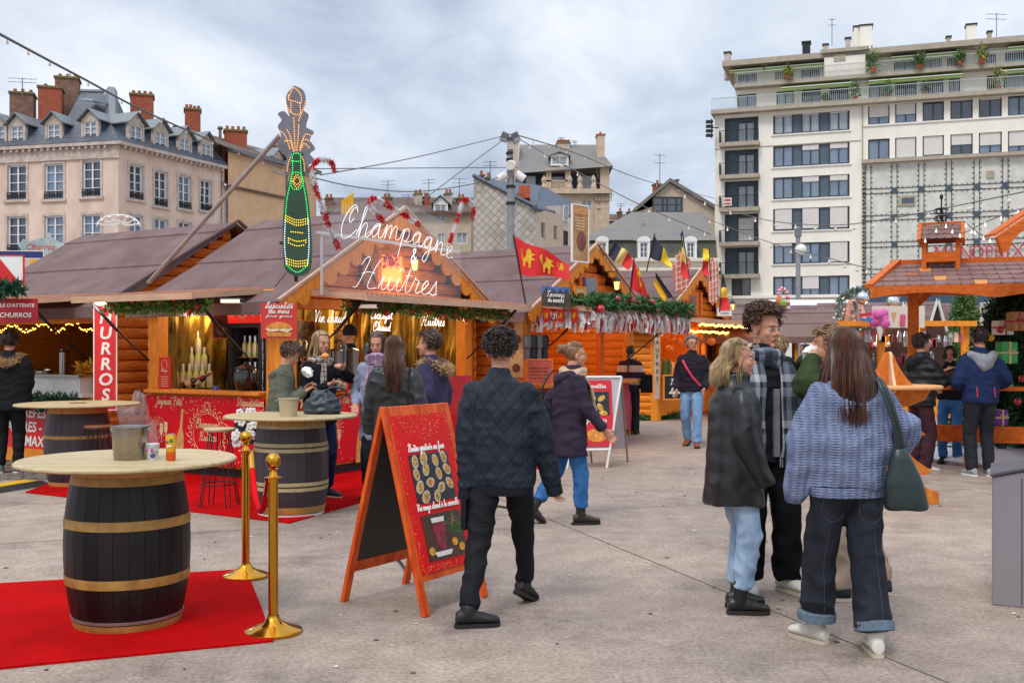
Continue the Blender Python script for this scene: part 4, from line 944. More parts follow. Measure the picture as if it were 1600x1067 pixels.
def spots(th, w, h, n, m=cream, seed=0, f=None, s=.006, name='glitter', y=-.002):
 rnd = random.Random(seed); mb = MB()
 for _ in range(n):
  u, v = rnd.uniform(-.5,.5), rnd.uniform(-.5,.5)
  if f and not f(u, v, rnd): continue
  q = s * rnd.uniform(.4,1.3); x, z = u * w, v * h; mb.add([(x - q, y, z),(x, y, z - q),(x + q, y, z),(x, y, z + q)], [(0,1,2,3)])
 return mb.build(name, m, th)

# --- A: champagne and oyster stall
CA = (-2.76,12.65)
A = Chalet('market_chalet', 'big log chalet with red champagne banners, clear script sign and two open counters', CA, Ld=2.35)
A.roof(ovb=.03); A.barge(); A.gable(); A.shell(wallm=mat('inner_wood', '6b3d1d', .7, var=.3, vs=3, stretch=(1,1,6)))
A.posts([(.06,.06)], .26); A.posts([(.08,2.27),(4.02,.08)], .18)
A.canopy('y', .25,4.0); A.canopy('x', .31,2.4)
mb = MB(); mb.box(.24,-.14,1.03,3.92,.4,1.075); mb.box(-.14,.24,1.032,.238,2.3,1.076); mb.build('counter', beamm, A.t, bevel=.008)
mb = MB(); mb.box(.24,-.02,.12,3.92,.03,1.03); mb.box(-.02,.24,.12,.03,2.3,1.03); mb.build('counter_front', beamm, A.t)
mb = MB(); mb.box(.1,.0,0,3.95,.05,.12); mb.box(0,.1,0,.05,2.35,.12); mb.build('plinth', blackm, A.t)
mb = MB(); logwall(mb, (0,0,0),(0,1,0),(-1,0,0),2.2,2.32, lambda z: (.1,2.4)); mb.build('lintel', beamm, A.t)
# gable window with an open plank shutter, flowers and lantern
mb = MB(); mb.box(1.7,-.1,2.44,2.3,-.055,2.92); wn = mb.build('gable_window', trimm, A.t)
mb = MB(); mb.box(1.78,-.112,2.5,2.22,-.101,2.86); mb.build('pane', glow('window_lit', 'f09040', .9), wn)
mb = MB()
for k in range(4): mb.box(1.36 + k * .078,-.13,2.42,1.36 + k * .078 + .073,-.1,2.92)
mb.bar((1.38,-.145,2.88),(1.64,-.145,2.46),.03,.04); mb.box(1.36,-.145,2.84,1.66,-.131,2.88); mb.box(1.36,-.145,2.46,1.66,-.131,2.5); mb.build('shutter', wood('shutter_wood', '8a4a24', 'a8623a'), A.t)
mb = MB(); leaves(mb, [V((1.78,-.16,2.75)), V((2.05,-.16,2.8))], .09,140,.05, seed=4); mb.build('window_flowers', [mat('flower_pink', 'c0307a', .6), mat('flower_magenta', '9c2060', .6)], A.t)
lantern(A, (2.12,-.4,2.8))
light(A.wp((2.05,-.45,2.55)),8,.06)
for p in ((-.4,1.2,2.0),(1.6,-.5,2.0),(3.0,-.5,2.0)): light(A.wp(p),9,.12,(1,.88,.7))
# lights in the stall
for p in ((1.0,1.0,2.1),(2.6,.9,2.1),(.7,1.9,2.1),(3.4,1.4,2.1)): light(A.wp(p),15,.12,(1,.83,.58))
foil_curtain('foil_curtain', 'gold foil curtain on the back wall of the champagne stall', A, (.1,2.2,0),(4.1,2.2,0),1.0,2.2)
foil_curtain('foil_curtain', 'gold foil curtain on the side wall behind the oyster counter', A, (4.1,2.15,0),(4.1,.1,0),1.0,2.2, seed=3)
for x, y in ((3.0,1.9),(2.0,2.2)):
 mb = MB(); mb.box(x - .06, y - .06,.08, x + .06, y + .06,2.2); mb.build('inner_post', yell, A.t, bevel=.01)
for k, (x, z, w_, h_) in enumerate(((2.7,1.75,.5,.55),(3.3,1.55,.4,.7),(1.5,1.5,.45,.5),(.75,1.9,.4,.3))):
 board('wall_poster', ('dark food poster on the back wall left of the inner post', 'dark food poster at the right end of the back wall', 'dark food poster behind the urns', 'small dark poster above the back shelves')[k], 'poster', A.M @ Matrix.Translation((x, 2.12 - .12 * k, z)), w_, h_, mat('poster_dark', '2a1a12', .5, var=.8, vs=9, col2='a8743a', vc=(.45,.7)), trimm, .015)
mb = MB(); mb.box(1.4,1.85,1.55,2.6,2.15,1.58); mb.box(1.4,1.85,1.25,2.6,2.15,1.28); mb.build('back_shelf', dark_in, A.t)

# banner prints on both counter fronts
def banner(M, w, h, lab, seed, left):
 b = board('banner', lab, 'banner', M, w, h, redp, group='red counter banners')
 spots(b, w, h, 900, seed=seed, f=lambda u, v, r: abs(v) > .5 - abs(r.gauss(0,.1)) or v > .34 + .1 * math.sin(u * 9), s=.008)
 return b
def on(ch, plane, off):  # frame on a chalet plane: x right as seen from outside
 return (lambda p, z, o=0: ch.M @ Matrix.Translation((p, off - o, z))) if plane == 'y' else (lambda p, z, o=0: ch.M @ Matrix.Translation((off - o, p, z)) @ Matrix.Rotation(R(-90),4, 'Z'))
AL = on(A, 'x', -.05); AF = on(A, 'y', -.05)
bl = banner(AL(1.27,.58,.02),2.1,.84, 'red festive banner under the left counter of the champagne stall', 1, True)
bf = banner(AF(2.08,.58,.02),3.66,.84, 'red festive banner under the right counter of the champagne stall', 2, False)
def px_on(th, ch, plane, off, px, py):
 q = ch.wp(ch.hit(px, py, plane, off)); return th.matrix_world.inverted() @ q
bpy.context.view_layer.update()
def prints(th, ch, plane, off, items):
 for k, a in items:
  if k == 'T':
   txt, x0, x1, py, xh = a; p = px_on(th, ch, plane, off, x0, py); q = px_on(th, ch, plane, off, x1, py); writing(th, txt, xh, (p.x + q.x) / 2, p.z, cream, .0065, width=abs(q.x - p.x))
  elif k == 'ring':
   px, py, r = a; c = px_on(th, ch, plane, off, px, py); mb = MB()
   for i in range(22):
    t = 2 * math.pi * i / 22; cc = V((c.x + r * 1.05 * math.cos(t),-.004, c.z + r * math.sin(t))); P = []
    for j in range(9): an = t + j * .75; rr = .045 * (1 - j / 10) * (1.3 if i % 2 else 1); P.append(cc + V((rr * math.cos(an),0, rr * math.sin(an))))
    mb.tube(P, .005,4)
   mb.tube([V((c.x + r * .85 * math.cos(t / 12 * math.pi),-.004, c.z + r * .85 * math.sin(t / 12 * math.pi))) for t in range(25)], .003,4)
   mb.tube([V((c.x + .06 * math.sin(t) * (1 + .3 * math.cos(2 * t)),-.004, c.z + r * 1.15 + .05 * math.cos(t))) for t in [i * .6 for i in range(12)]], .005,4)
   mb.build('scroll_wreath', cream, th)
  elif k == 'bottle':
   px, py, h, lean = a; c = px_on(th, ch, plane, off, px, py)
   pr_ = [(-.06,0),(-.07,.3),(-.055,.5),(-.02,.66),(-.018,1),(.018,1),(.02,.66),(.055,.5),(.07,.3),(.06,0)]
   mb = MB(); mb.add([(c.x + x * h * 1.6 - z * lean * h, -.003, c.z + z * h) for x, z in pr_], [tuple(range(10))]); mb.build('printed_bottle', mat('print_gold', 'd8a860', .5, var=.2, vs=8), th)
  elif k == 'burst':
   px, py, r = a; c = px_on(th, ch, plane, off, px, py); mb = MB()
   for i in range(18):
    t = math.pi * 2 * i / 18; mb.tube([(c.x + r * .25 * math.cos(t),-.004, c.z + r * .25 * math.sin(t)),(c.x + r * math.cos(t),-.004, c.z + r * math.sin(t))], .003,4); mb.ball((c.x + r * math.cos(t),-.004, c.z + r * math.sin(t)),.008, n=4)
   mb.build('printed_sparkler', cream, th)
  elif k == 'glass':
   px, py = a; c = px_on(th, ch, plane, off, px, py); mb = MB(); mb.add([(c.x + x, -.0035, c.z + z) for x, z in ((-.03,0),(-.005,.01),(-.005,.08),(-.03,.14),(-.03,.24),(.03,.24),(.03,.14),(.005,.08),(.005,.01),(.03,0))], [tuple(range(10))]); mb.build('printed_glass', cream, th)
prints(bl, A, 'x', -.075, [('T', ('Joyeuse Fête', 243,284,631,.05)),('T', ('Dégustation', 370,412,634,.055)),('ring', (324,678,.3)),('T', ('Champagne', 306,342,668,.055)),('T', ('Huîtres', 311,338,688,.055)),('bottle', (278,722,.68,-.12)),('burst', (247,668,.14)),('glass', (252,690)),('glass', (259,688))])
prints(bf, A, 'y', -.075, [('T', ('Joyeuse Fête', 512,546,632,.05)),('bottle', (562,722,.8,-.12)),('burst', (524,668,.16)),('glass', (530,700)),('ring', (600,678,.26)),('T', ('Champagne', 588,612,668,.055)),('T', ('Dégustation', 640,672,630,.055)),('T', ('Joyeuse Fête', 470,500,632,.05))])

# the clear arched sign with white neon script
SG = thing('neon_sign', 'clear arched acrylic sign with white neon script Champagne & Huîtres', 'sign', (0,0,0)); SG.matrix_world = A.M @ Matrix.Translation((0,-.5,0))
acr = mat('acrylic', 'dfe6ee', .15, var=0, alpha=.08, spec=.3)
out = [(.15,2.24),(3.08,2.24),(3.08,3.0)] + [(1.615 + 1.465 * math.cos(t * math.pi / 16),3.0 + .5 * math.sin(t * math.pi / 16)) for t in range(1,16)] + [(.15,3.0)]
mb = MB(); mb.prism(out, (0,.006,0), X, Z_, .008); mb.build('acrylic_panel', acr, SG)
mb = MB(); mb.bar((.12,.05,2.98),(3.1,.05,2.98),.035); mb.bar((.2,.05,2.24),(.2,.05,2.98),.02); mb.build('support_bar', white_p, SG)
mb = MB(); script(mb, 'Champagne', .185,(.42,-.02,2.95), X, Z_, .0029, arc=lambda x: .06 * math.sin(math.pi * min(1, x / 2.2)) - .055 * max(0, x - 1.1) ** 2, shear=.3, width=2.42); mb.build('neon_script', neon_w, SG, smooth=80)
mb = MB(); script(mb, '&', .1,(1.86,-.02,2.74), X, Z_, .0058); mb.build('neon_script', neon_w, SG, smooth=80)
mb = MB(); script(mb, 'Huîtres', .19,(.72,-.02,2.36), X, Z_, .0029, shear=.35, width=1.75, arc=lambda x: -.02 * x); mb.build('neon_script', neon_w, SG, smooth=80)
# lit words hung in the opening
for i, (txt, x0, x1, z, xh, lab) in enumerate((('Vin chaud', .46,1.05,1.93,.075, 'small neon words Vin chaud hung over the urns'),('Escargot', 1.55,2.02,2.0,.06, 'small neon words Escargot Chaud in the middle of the opening'),('Huîtres', 2.68,3.25,1.93,.075, 'small neon word Huîtres at the right of the opening'))):
 t = thing('neon_word', lab, 'sign', (0,0,0),0, 'neon words over the counter'); t.matrix_world = A.M @ Matrix.Translation((x0,-.1, z))
 mb = MB(); script(mb, txt, xh, (0,0,0), X, Z_, .0036, width=x1 - x0); mb.build('neon_script', neon_w, t)
 if i == 1: mb = MB(); script(mb, 'Chaud', xh, (.05,0,-.16), X, Z_, .0036, width=.38); mb.build('neon_script', neon_w, t)
 mb = MB(); mb.tube([(.05,0, xh * 2),(.05,0,.33)], .002,4); mb.tube([(x1 - x0 - .05,0, xh),(x1 - x0 - .05,0,.33)], .002,4); mb.build('cord', whitep, t)

# burger poster on the corner post
pc = at(436,501,11.6)
ps = board('poster', 'square red poster of a burger, Spécialité du mois, on the corner post', 'poster', facing(pc, 12),.39,.385, mat('poster_red', 'c8362c', .5, var=.05), None)
writing(ps, 'Spécialité', .032,.0,.135, whitep, .0045, width=.3); writing(ps, 'du mois', .032,.0,.08, whitep, .0045, width=.22); writing(ps, 'foie gras', .014,0,.04, whitep, .0025, width=.28)
mb = MB(); mb.prism([(.14 * math.cos(t * math.pi / 10),.075 * math.sin(t * math.pi / 10)) for t in range(11)], (0,-.001,-.09), X, Z_, .006); mb.prism([(-.14,0),(-.12,-.045),(.12,-.045),(.14,0)], (0,-.001,-.13), X, Z_, .006); mb.build('printed_bun', mat('bun', 'd98a3a', .5, var=.3, vs=14), ps)
mb = MB(); mb.prism([(-.15,0),(-.1,-.035),(0,-.02),(.09,-.038),(.15,0)], (0,-.0015,-.09), X, Z_, .007); mb.build('printed_filling', mat('filling', 'e8d2a8', .5, var=.35, vs=25), ps)

# goods on the left counter
def bottle(p, m, cap, lab, grp, h=.3, name='wine_bottle'):
 t = thing(name, lab, 'bottle', p, random.uniform(0,6), grp); mb = MB(); s = h / .3
 mb.lathe([(0,0),(.036 * s, 0),(.038 * s, .01 * s),(.038 * s, .17 * s),(.03 * s, .2 * s),(.015 * s, .225 * s),(.014 * s, .29 * s),(0,.29 * s)], 10); mb.build('glass_body', m, t, smooth=50)
 mb = MB(); mb.lathe([(.0165 * s, .225 * s),(.0165 * s, .3 * s),(0,.302 * s)], 8); mb.build('capsule', cap, t, smooth=50)
 mb = MB(); mb.lathe([(.0392 * s, .06 * s),(.0392 * s, .14 * s)], 10); mb.build('label', cream, t)
 return t
rowsB = [(606, [276,286,296,306,316,327], 'front row'),(574, [279,289,299,309,319], 'second row'),(548, [288,299,309], 'third row'),(523, [300], 'top')]
mb = MB()
for i, (py, xs_, nm) in enumerate(rowsB):
 for j_, px in enumerate(xs_):
  p = at(px, py, 14.15 + i * .12); p.z = (1.08,1.3,1.52,1.74)[i]
  bottle(p, bottle_g, capw, {0: 'white wine bottle in the bottom row of the bottle pyramid', 1: 'white wine bottle in the second row of the pyramid', 2: 'white wine bottle in the third row of the pyramid', 3: 'single white wine bottle at the top of the pyramid'}[i] + (', %s from the left' % ('first', 'second', 'third', 'fourth', 'fifth', 'sixth')[j_] if i < 3 else ''), 'bottles stacked as a pyramid', .32)
st = thing('display_steps', 'dark stepped stand under the pyramid of wine bottles', 'stand', V((at(302,606,14.3).x, 14.35,1.076)))
mb = MB()
for i in range(1,4): mb.box(-.3 + i * .06,-.13 + i * .12,0,.27 - i * .06,0 + i * .12, i * .22)
mb.build('steps', dark_in, st)
for k, (px, a) in enumerate(((285,70),(300,60))):
 p = at(px, 603,13.95); p.z = 1.12; b = bottle(p, bottle_d, mat('capsule_red', '9c1c22', .3),('dark red wine bottle lying tilted in front of the pyramid, left one', 'dark red wine bottle lying tilted in front of the pyramid, right one')[k], 'lying red wine bottles', .32)
 b.rotation_euler = (0, R(a), R(-15))
bpy.context.view_layer.update()
def cyl(name, lab, cat, p, prof, m, n=20, grp=None, rz=0):
 t = MB(); t.lathe(prof, n); o = t.build(name, m, None, smooth=40); o.location = p; return tag(o, lab, cat, grp)
p = at(384,608,13.25); p.z = 1.08
ct_ = thing('soup_kettle', 'round black soup kettle on the counter by the fridge', 'kettle', p); mb = MB(); mb.lathe([(0,0),(.1,0),(.14,.06),(.15,.14),(.14,.24),(.125,.27),(0,.27)], 20); mb.build('pot', mat('enamel_black', '16161a', .15, var=.05, coat=.8), ct_, smooth=50)
mb = MB(); mb.lathe([(.13,.27),(.13,.29),(.05,.32),(.02,.33),(.025,.36),(0,.365)], 20); mb.build('lid', mat('enamel_black', '16161a'), ct_, smooth=50)
# drinks fridge
p = A.hit(384,606, 'x', .75); fr = thing('drinks_fridge', 'tall lit glass-door drinks fridge with a red header', 'fridge', (0,0,0)); fr.matrix_world = A.M @ Matrix.Translation((.75, p.y, .08)) @ Matrix.Rotation(R(-90),4, 'Z')
mb = MB(); w_ = .3
mb.box(-w_, 0,0, w_, .05,.3); mb.box(-w_, .5,0, w_, .55,2.05); mb.box(-w_, .05,0,-w_ + .04,.5,2.05); mb.box(w_ - .04,.05,0, w_, .5,2.05); mb.box(-w_ + .04,.05,2.0, w_ - .04,.5,2.05)
mb.box(-w_, -.03,.3,-w_ + .05,0,1.85); mb.box(w_ - .05,-.03,.3, w_, 0,1.85); mb.box(-w_ + .05,-.03,.3, w_ - .05,0,.35); mb.box(-w_ + .05,-.03,1.8, w_ - .05,0,1.85); mb.build('cabinet', blackm, fr)
mb = MB(); mb.box(-w_, -.035,1.86, w_, 0,2.08); hd = mb.build('header', glow('header_red', 'e02018', .5), fr); 
mb = MB(); mb.tube([(-.2 + .04 * i, -.04,1.96 + .03 * math.sin(i)) for i in range(11)], .012,5); mb.build('header_script', whitep, hd)
mb = MB()
for z in (.7,1.05,1.4): mb.box(-w_ + .04,.06, z, w_ - .04,.48, z + .015)
mb.build('shelf', steel, fr)
mb = MB(); mb.box(w_ - .07,.08,.5, w_ - .05,.11,1.75); mb.build('light_strip', glow('strip_cool', 'dfeaff', 9), fr)
bpy.context.view_layer.update()
for z in (1.065,1.415):
 for k in range(5):
  q = fr.matrix_world @ V((-.2 + k * .095,.18, z)); bottle(q, bottle_g, capw, 'wine bottle on the ' + ('middle' if z < 1.2 else 'upper') + ' shelf of the drinks fridge, %s from the left' % ('first', 'second', 'third', 'fourth', 'fifth')[k], 'bottles in the fridge', .28)
# small red menus, foil wrap, urns
p = at(257,584,13.7); m_ = board('menu_card', 'narrow red menu card standing at the left end of the counter', 'menu', facing(p, -35),.22,.43, redb, None)
writing(m_, 'Champagne', .016,0,.03, cream, .0025, width=.13); mb = MB(); mb.tube([(.06 * math.cos(t / 8 * math.pi),-.003,.12 + .06 * math.sin(t / 8 * math.pi)) for t in range(17)], .003,4)
for k in range(5): mb.box(-.07,-.003,-.04 - k * .03,.07,-.001,-.033 - k * .03)
mb.build('menu_lines', cream, m_)
p = at(276,497,14.6); m_ = board('hanging_board', 'red board with white handwriting hung inside above the bottles', 'sign', facing(p, -30),.42,.3, mat('board_deepred', 'a31518', .4, coat=.5), None)
for k, tx in enumerate(('vous la foire', 'une la Soupe', 'à la Sainte')): writing(m_, tx, .022,0,.07 - k * .08, cream, .0035, width=.3)
for k, (px, tall) in enumerate(((522,0),(548,0))):
 p = at(px + 2,607,13.25 + k * .45); p.z = 1.08; cyl('drinks_urn', ('polished steel drinks urn, left of the two on the counter', 'polished steel drinks urn, right of the two on the counter')[k], 'urn', p, [(0,0),(.1,0),(.1,.03),(.092,.035),(.092,.48),(.098,.5),(.05,.52),(0,.53)], steel, 24, 'steel urns on the counter')
bl_t = mat('blue_glass', '50727a', .15, var=.4, vs=30, spec=.8, coat=.5)
for k, px in enumerate((506,537,573)):
 p = at(px, 607,13.1 + k * .5); p.z = 1.08; cyl('glass_dispenser', ('speckled blue glass column left of the urns', 'speckled blue glass column between the urns', 'speckled blue glass column right of the urns')[k], 'dispenser', p, [(0,0),(.05,0),(.04,.05),(.04,.5),(.05,.55),(.02,.6),(0,.6)], bl_t, 14, 'blue glass columns on the counter')
for k, px in enumerate((536,563)):
 p = at(px, 600,13.3 + k * .5); m_ = board('counter_card', ('red picture card at the foot of the left urn', 'red picture card at the foot of the right urn')[k], 'card', facing(p, 15),.15,.2, redb, None, group='picture cards on the counter'); mb = MB(); mb.ball((0,-.004,-.02),.05,.004,.05,10); mb.build('printed_dish', mat('dish', 'd9b98a', .6, var=.6, vs=40), m_)
rnd = random.Random(8)
for k in range(26):   # jars, cans and packets on the back shelves
 p = A.wp((rnd.uniform(1.5,2.6),2.0,(1.285,1.585)[k % 2])); h = rnd.uniform(.12,.24)
 cyl('jar', 'jar or can among the goods on the back shelves of the champagne stall', 'jar', p, [(0,0),(.035,0),(.037, h * .7),(.02, h * .85),(.02, h),(0, h)], [bottle_d, bottle_g, mat('jar_red', '9a2a22', .3), steel][k % 4], 10, 'goods on the back shelves')['label'] = ('dark green', 'pale yellow', 'red', 'silver')[k % 4] + ' jar on the ' + ('lower', 'upper')[k % 2] + ' back shelf of the champagne stall'
cyl('glass_jar', 'small violet candle jar on the left counter', 'jar', V((*A.wp(A.hit(337,606, 'x', .1))[:2], 1.077)), [(0,0),(.035,0),(.035,.05),(.03,.06),(0,.06)], mat('jar_violet', '5a4a9a', .2),12)
# floodlights under the canopy
for px, py, Y, lab in ((362,470,12.2, 'flat floodlight under the left canopy near the corner post'),(575,478,12.6, 'dark flat floodlight under the middle of the right canopy'),(162,474,13.2, 'bright lit floodlight above the vertical red sign')):
 p = at(px, py, Y); t = thing('canopy_floodlight', lab, 'floodlight', p); mb = MB(); mb.box(-.13,-.06,-.02,.13,.1,.03); mb.build('housing', iron, t, bevel=.01); mb = MB(); mb.box(-.11,-.07,-.026,.11,.09,-.021); mb.box(-.11,-.066,-.02,.11,-.061,.015); mb.build('lens', glow('flood_lens', 'fff4e0', 12 if px == 162 else .2), t)
 if px == 162: light(p + V((0,-.15,-.1)),6,.08,(1,.93,.85))
# garlands
def wl(ch, pts): return [ch.wp(p) for p in pts]
def dens(a, b, n, s=.03, seed=0):
 r = random.Random(seed); return [V(a).lerp(V(b), i / n) + V((r.uniform(-s, s), r.uniform(-s, s), r.uniform(-s, s))) for i in range(n + 1)]
garland('fir_garland', 'leafy garland with red and gold baubles under the left canopy', wl(A, dens((-.85,.35,2.12),(-.85,2.0,2.12),10)),.09,2600,.06, [leafB, leafY], 9,3, bm=None)
garland('fir_garland', 'leafy garland with red flowers under the canopy above the neon words', wl(A, dens((.3,-.75,2.12),(3.95,-.75,2.1),16)),.085,3600,.055, [leafB, leafY], 30,5)

# --- B: churros stall at the left
BB = (-5.42,14.15)
B = Chalet('market_chalet', 'log chalet selling churros with a long mauve roof, at the left edge', BB, Ld=3.2)
B.roof(ov=.2); B.barge(y=-.24, d=.1, step=9, m=roofm_, tm=roofm_)
mb = MB(); logwall(mb, (0,0,0),(1,0,0),(0,-1,0),.1, B.zr - .08, B.rk); mb.build('gable_logs', logm, B.t)
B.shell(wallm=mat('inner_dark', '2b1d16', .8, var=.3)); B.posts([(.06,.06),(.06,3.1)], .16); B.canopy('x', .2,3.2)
mb = MB(); mb.box(-.25,.2,.95,.35,3.1,1.0); mb.build('counter', white_p, B.t); mb = MB(); mb.box(-.1,.2,.12,0,3.1,.95); mb.build('counter_front', beamm, B.t)
mb = MB(); mb.box(-.16,.1,.02,.02,3.2,.2); mb.build('plinth', beamm, B.t)
mb = MB(); logwall(mb, (0,0,0),(0,1,0),(-1,0,0),1.95,2.3, lambda z: (.1,3.1)); mb.build('lintel', logm, B.t)
mb = MB(); mb.box(-.24,.25,1.0,.1,3.0,1.22); gcs = mb.build('glass_case', mat('case_white', 'c2c4c0', .2, var=.12, vs=3, coat=.5), B.t); mb = MB(); mb.box(-.28,.22,1.222,.14,3.03,1.25); mb.build('case_top', steel, gcs)
for p in ((.8,1.0,2.0),(.8,2.2,2.0)): light(B.wp(p),3,.12)
mb = MB(); rnd = random.Random(4)
for i in range(90): y = .3 + i * .03; mb.ball((.1, y, 1.9 + .05 * math.sin(y * 9) + rnd.uniform(-.03,.03)),.009, n=4)
o = mb.build('string_lights', bulb, None); o.matrix_world = B.M; stuff(o); o['label'] = 'tiny amber lights along the churros stall opening'; o['category'] = 'lights'
rnd = random.Random(12)
for k, (y, h, r, mm, nm, lab) in enumerate(((.55,.35,.1, steel, 'steel_pot', 'steel pot at the right in the churros stall'),(.9,.3,.09, steel, 'steel_pot', 'steel pot in the middle of the churros stall'),(1.35,.55,.06, steel, 'churro_press', 'upright steel churro press in the stall'),(1.8,.28,.12, steel, 'steel_pot', 'wide steel pan at the left in the churros stall'))):
 cyl(nm, lab, 'pot', B.wp((.3, y, 1.0)), [(0,0),(r, 0),(r, h),(r + .01, h + .01),(r * .5, h + .04),(0, h + .04)], mm, 16)
mb = MB(); leaves(mb, [V((0,0,0)), V((.12,0,.03))], .08,160,.09, up=0); o = mb.build('churros_pile', [yell, mat('churro', 'b87a2c', .7)], None); o.location = B.wp((-.05,.45,1.3)); tag(o, 'pile of golden churros on the glass case', 'churros')
garland('fir_garland', 'blue-green fir garland below the glass case of the churros stall', wl(B, dens((-.3,.25,.88),(-.3,3.0,.88),12)),.12,3200,.06, [mat('fir_blue', '1f4f40', .7, var=.3), leafA], 0,9)
pb = B.M @ Matrix.Translation((-.12,1.6,.5)) @ Matrix.Rotation(R(-90),4, 'Z')
b2 = board('banner', 'red banner with white capitals under the churros counter', 'banner', pb, 2.9,.62, redb)
for k, (tx, x) in enumerate((('CHURROS - CRÊPES - FRITES', -.05),('GAUFRES - BEIGNETS', .35),('MAXI CHICHIS', .62))):
 lettering(tx, .2,(x, -.004,.2 - k * .2), X, Z_, whitep, b2, bold=.02, shear=.15)
pv_ = at(164.5,557,13.55)
cs = board('vertical_sign', 'tall red vertical sign spelling CHURROS in white capitals', 'sign', facing(pv_, 6),.27,1.36, mat('sign_red2', 'd4141a', .4, var=.04, coat=.3), whitep, .012)
for k, ch in enumerate('CHURROS'): lettering(ch, .215,(0,-.004,.69 - k * .198), X, Z_, whitep, cs, bold=.025, shear=.12, name='letter')
p = at(24,485,13.0); m_ = board('hanging_banner', "red banner reading FILE D'ATTENTE CHURROS under the left canopy", 'sign', facing(p, 8),.52,.29, mat('banner_maroon', 'a51622', .5, var=.08))
lettering("FILE D'ATTENTE", .062,(0,-.003,.06), X, Z_, whitep, m_, bold=.015, shear=.12); lettering('CHURROS', .08,(0,-.003,-.06), X, Z_, whitep, m_, bold=.015, shear=.12)
p = at(8,428,12.9); m_ = board('arrow_sign', 'white sign with a big red arrow at the upper left', 'sign', facing(p, 6),.42,.44, whitep, redb, .012)
mb = MB(); mb.prism([(-.21,.21),(-.08,.21),(.15,-.08),(-.02,-.22),(-.21,-.22)], (0,-.001,0), X, Z_, .004); mb.build('arrow', redb, m_); lettering('C', .2,(-.14,-.006,.02), X, Z_, whitep, m_, bold=.03)
garland('fir_garland', 'short fir sprig under the red arrow sign', dens(at(-15,452,12.7), at(30,452,12.7),4),.08,420,.08, [mat('fir_blue', '1f4f40'), leafA], 0,10)
p = at(25,398,20); o = board('blue_sign', 'dark blue fascia board behind the arrow sign', 'sign', facing(p, 5),1.0,.13, mat('fascia_navy', '1c2f6e', .5), whitep, .01)
# whale-shaped board
p = at(68,388,21); wh = thing('whale_board', 'grey painted whale cut-out board above the churros roof', 'sign', p)
sc1 = 21 / FPX; pts = [(30,382),(38,374),(48,378),(60,373),(72,372),(78,363),(81,371),(92,378),(104,386),(95,389),(84,396),(70,400),(55,398),(44,394),(36,398),(33,390)]
mb = MB(); mb.prism([((x - 68) * sc1,(388 - y) * sc1) for x, y in pts], (0,0,0), X, Z_, .04); mb.build('panel', mat('whale_grey', '7f929a', .5, var=.25, vs=4, col2='b7c4c0'), wh)
lettering('Churros', .17,(-.05,-.045,.02), X, Z_, mat('whale_red', 'c8553c', .5), wh, bold=.01, shear=.2)
mb = MB(); mb.prism([((x - 68) * sc1,(388 - y) * sc1) for x, y in ((49,415),(51,399),(55,394),(60,400),(62,412))], (0,-.05,0), X, Z_, .03); mb.build('printed_cone', yell, wh)
t = thing('churros_sculpture', 'giant yellow fluted churros model standing behind the roof', 'sculpture', at(543,334,17)); mb = MB()
for k in range(4): mb.tube([(-.07 + k * .047,0,-.3),(-.07 + k * .047,0,.22 + .035 * k)], .028,8)
mb.build('churro', yell, t, smooth=40)
# fairground arch top with white scrolls behind the churros roof
t = thing('scroll_crest', 'white openwork iron crest behind the churros roof ridge', 'ornament', at(185,354,22)); mb = MB()
for a in range(7): th_ = math.pi * (a + .5) / 7; mb.tube([(.42 * math.cos(th_) * q + .05 * math.sin(q * 12),0,.2 * math.sin(th_) * q) for q in (.2,.4,.6,.8,1)], .018,5); mb.lathe([(.05,0),(.03,.02),(0,.02)], 6,(.42 * math.cos(th_),0,.2 * math.sin(th_)))
mb.tube([(.45 * math.cos(k * math.pi / 12),0,.24 * math.sin(k * math.pi / 12)) for k in range(13)], .02,5); mb.build('scrollwork', white_p, t)
# open gas cover panel lines: plastic sheet bundle between the stalls
o = MB(); o.ball((0,0,.28),.2,.16,.3,40,28)
for v_ in o.v:
 c_ = V((0,0,.28)); d_ = (v_ - c_); v_ += d_ * (.75 * noise.noise(v_ * 5) + .5 * abs(noise.noise(v_ * 12 + V((3,1,2)))) - .1)
o = o.build('plastic_wrap', mat('plastic_film', 'c8ccd2', .15, var=.2, vs=12, bump=1, bs=9, alpha=.22, spec=1), None, smooth=25); o.location = gp(212,742) ; o.location.y += .1; o.location.x -= .05; o.scale = (1,1,1.6); tag(o, 'crumpled clear plastic wrap bundle beside the left post', 'plastic wrap')

# --- C: middle chalet with flags and streamers
CC = (.2,16.5)
Cc = Chalet('market_chalet', 'log chalet hung with red lion pennants and white streamers, in the middle', CC, Ld=2.6, W=4.0, zr=3.35)
Cc.roof(); Cc.barge(d=.16, step=.2); Cc.gable(); Cc.shell(wallm=logm2)
mb = MB(); logwall(mb, (0,0,0),(0,1,0),(-1,0,0),.1,2.25, lambda z: (.1,2.6)); mb.build('side_logs', logm, Cc.t)
mb = MB(); logwall(mb, (3.95,.02,0),(0,1,0),(-1,0,0),1.0,2.2, lambda z: (.05,2.5)); logwall(mb, (.05,2.5,0),(1,0,0),(0,-1,0),1.0,2.2, lambda z: (.05,3.85)); mb.build('inner_logs', logm2, Cc.t)
Cc.posts([(.08,.06),(3.9,.06)], .16); Cc.posts([(2.6,0)], .12, m=trimm)
Cc.canopy('y', .1,3.9); mb = MB(); mb.box(.2,-.2,.98,3.85,.3,1.03); mb.build('counter', beamm, Cc.t); mb = MB(); mb.box(.2,-.03,.1,3.85,0,.98); mb.build('counter_front', mat('cloth_pink', 'b8475a', .8, var=.2), Cc.t)
for p in ((1.2,.6,2.0),(2.6,.8,2.0)): light(Cc.wp(p),16,.15,(1,.84,.6))
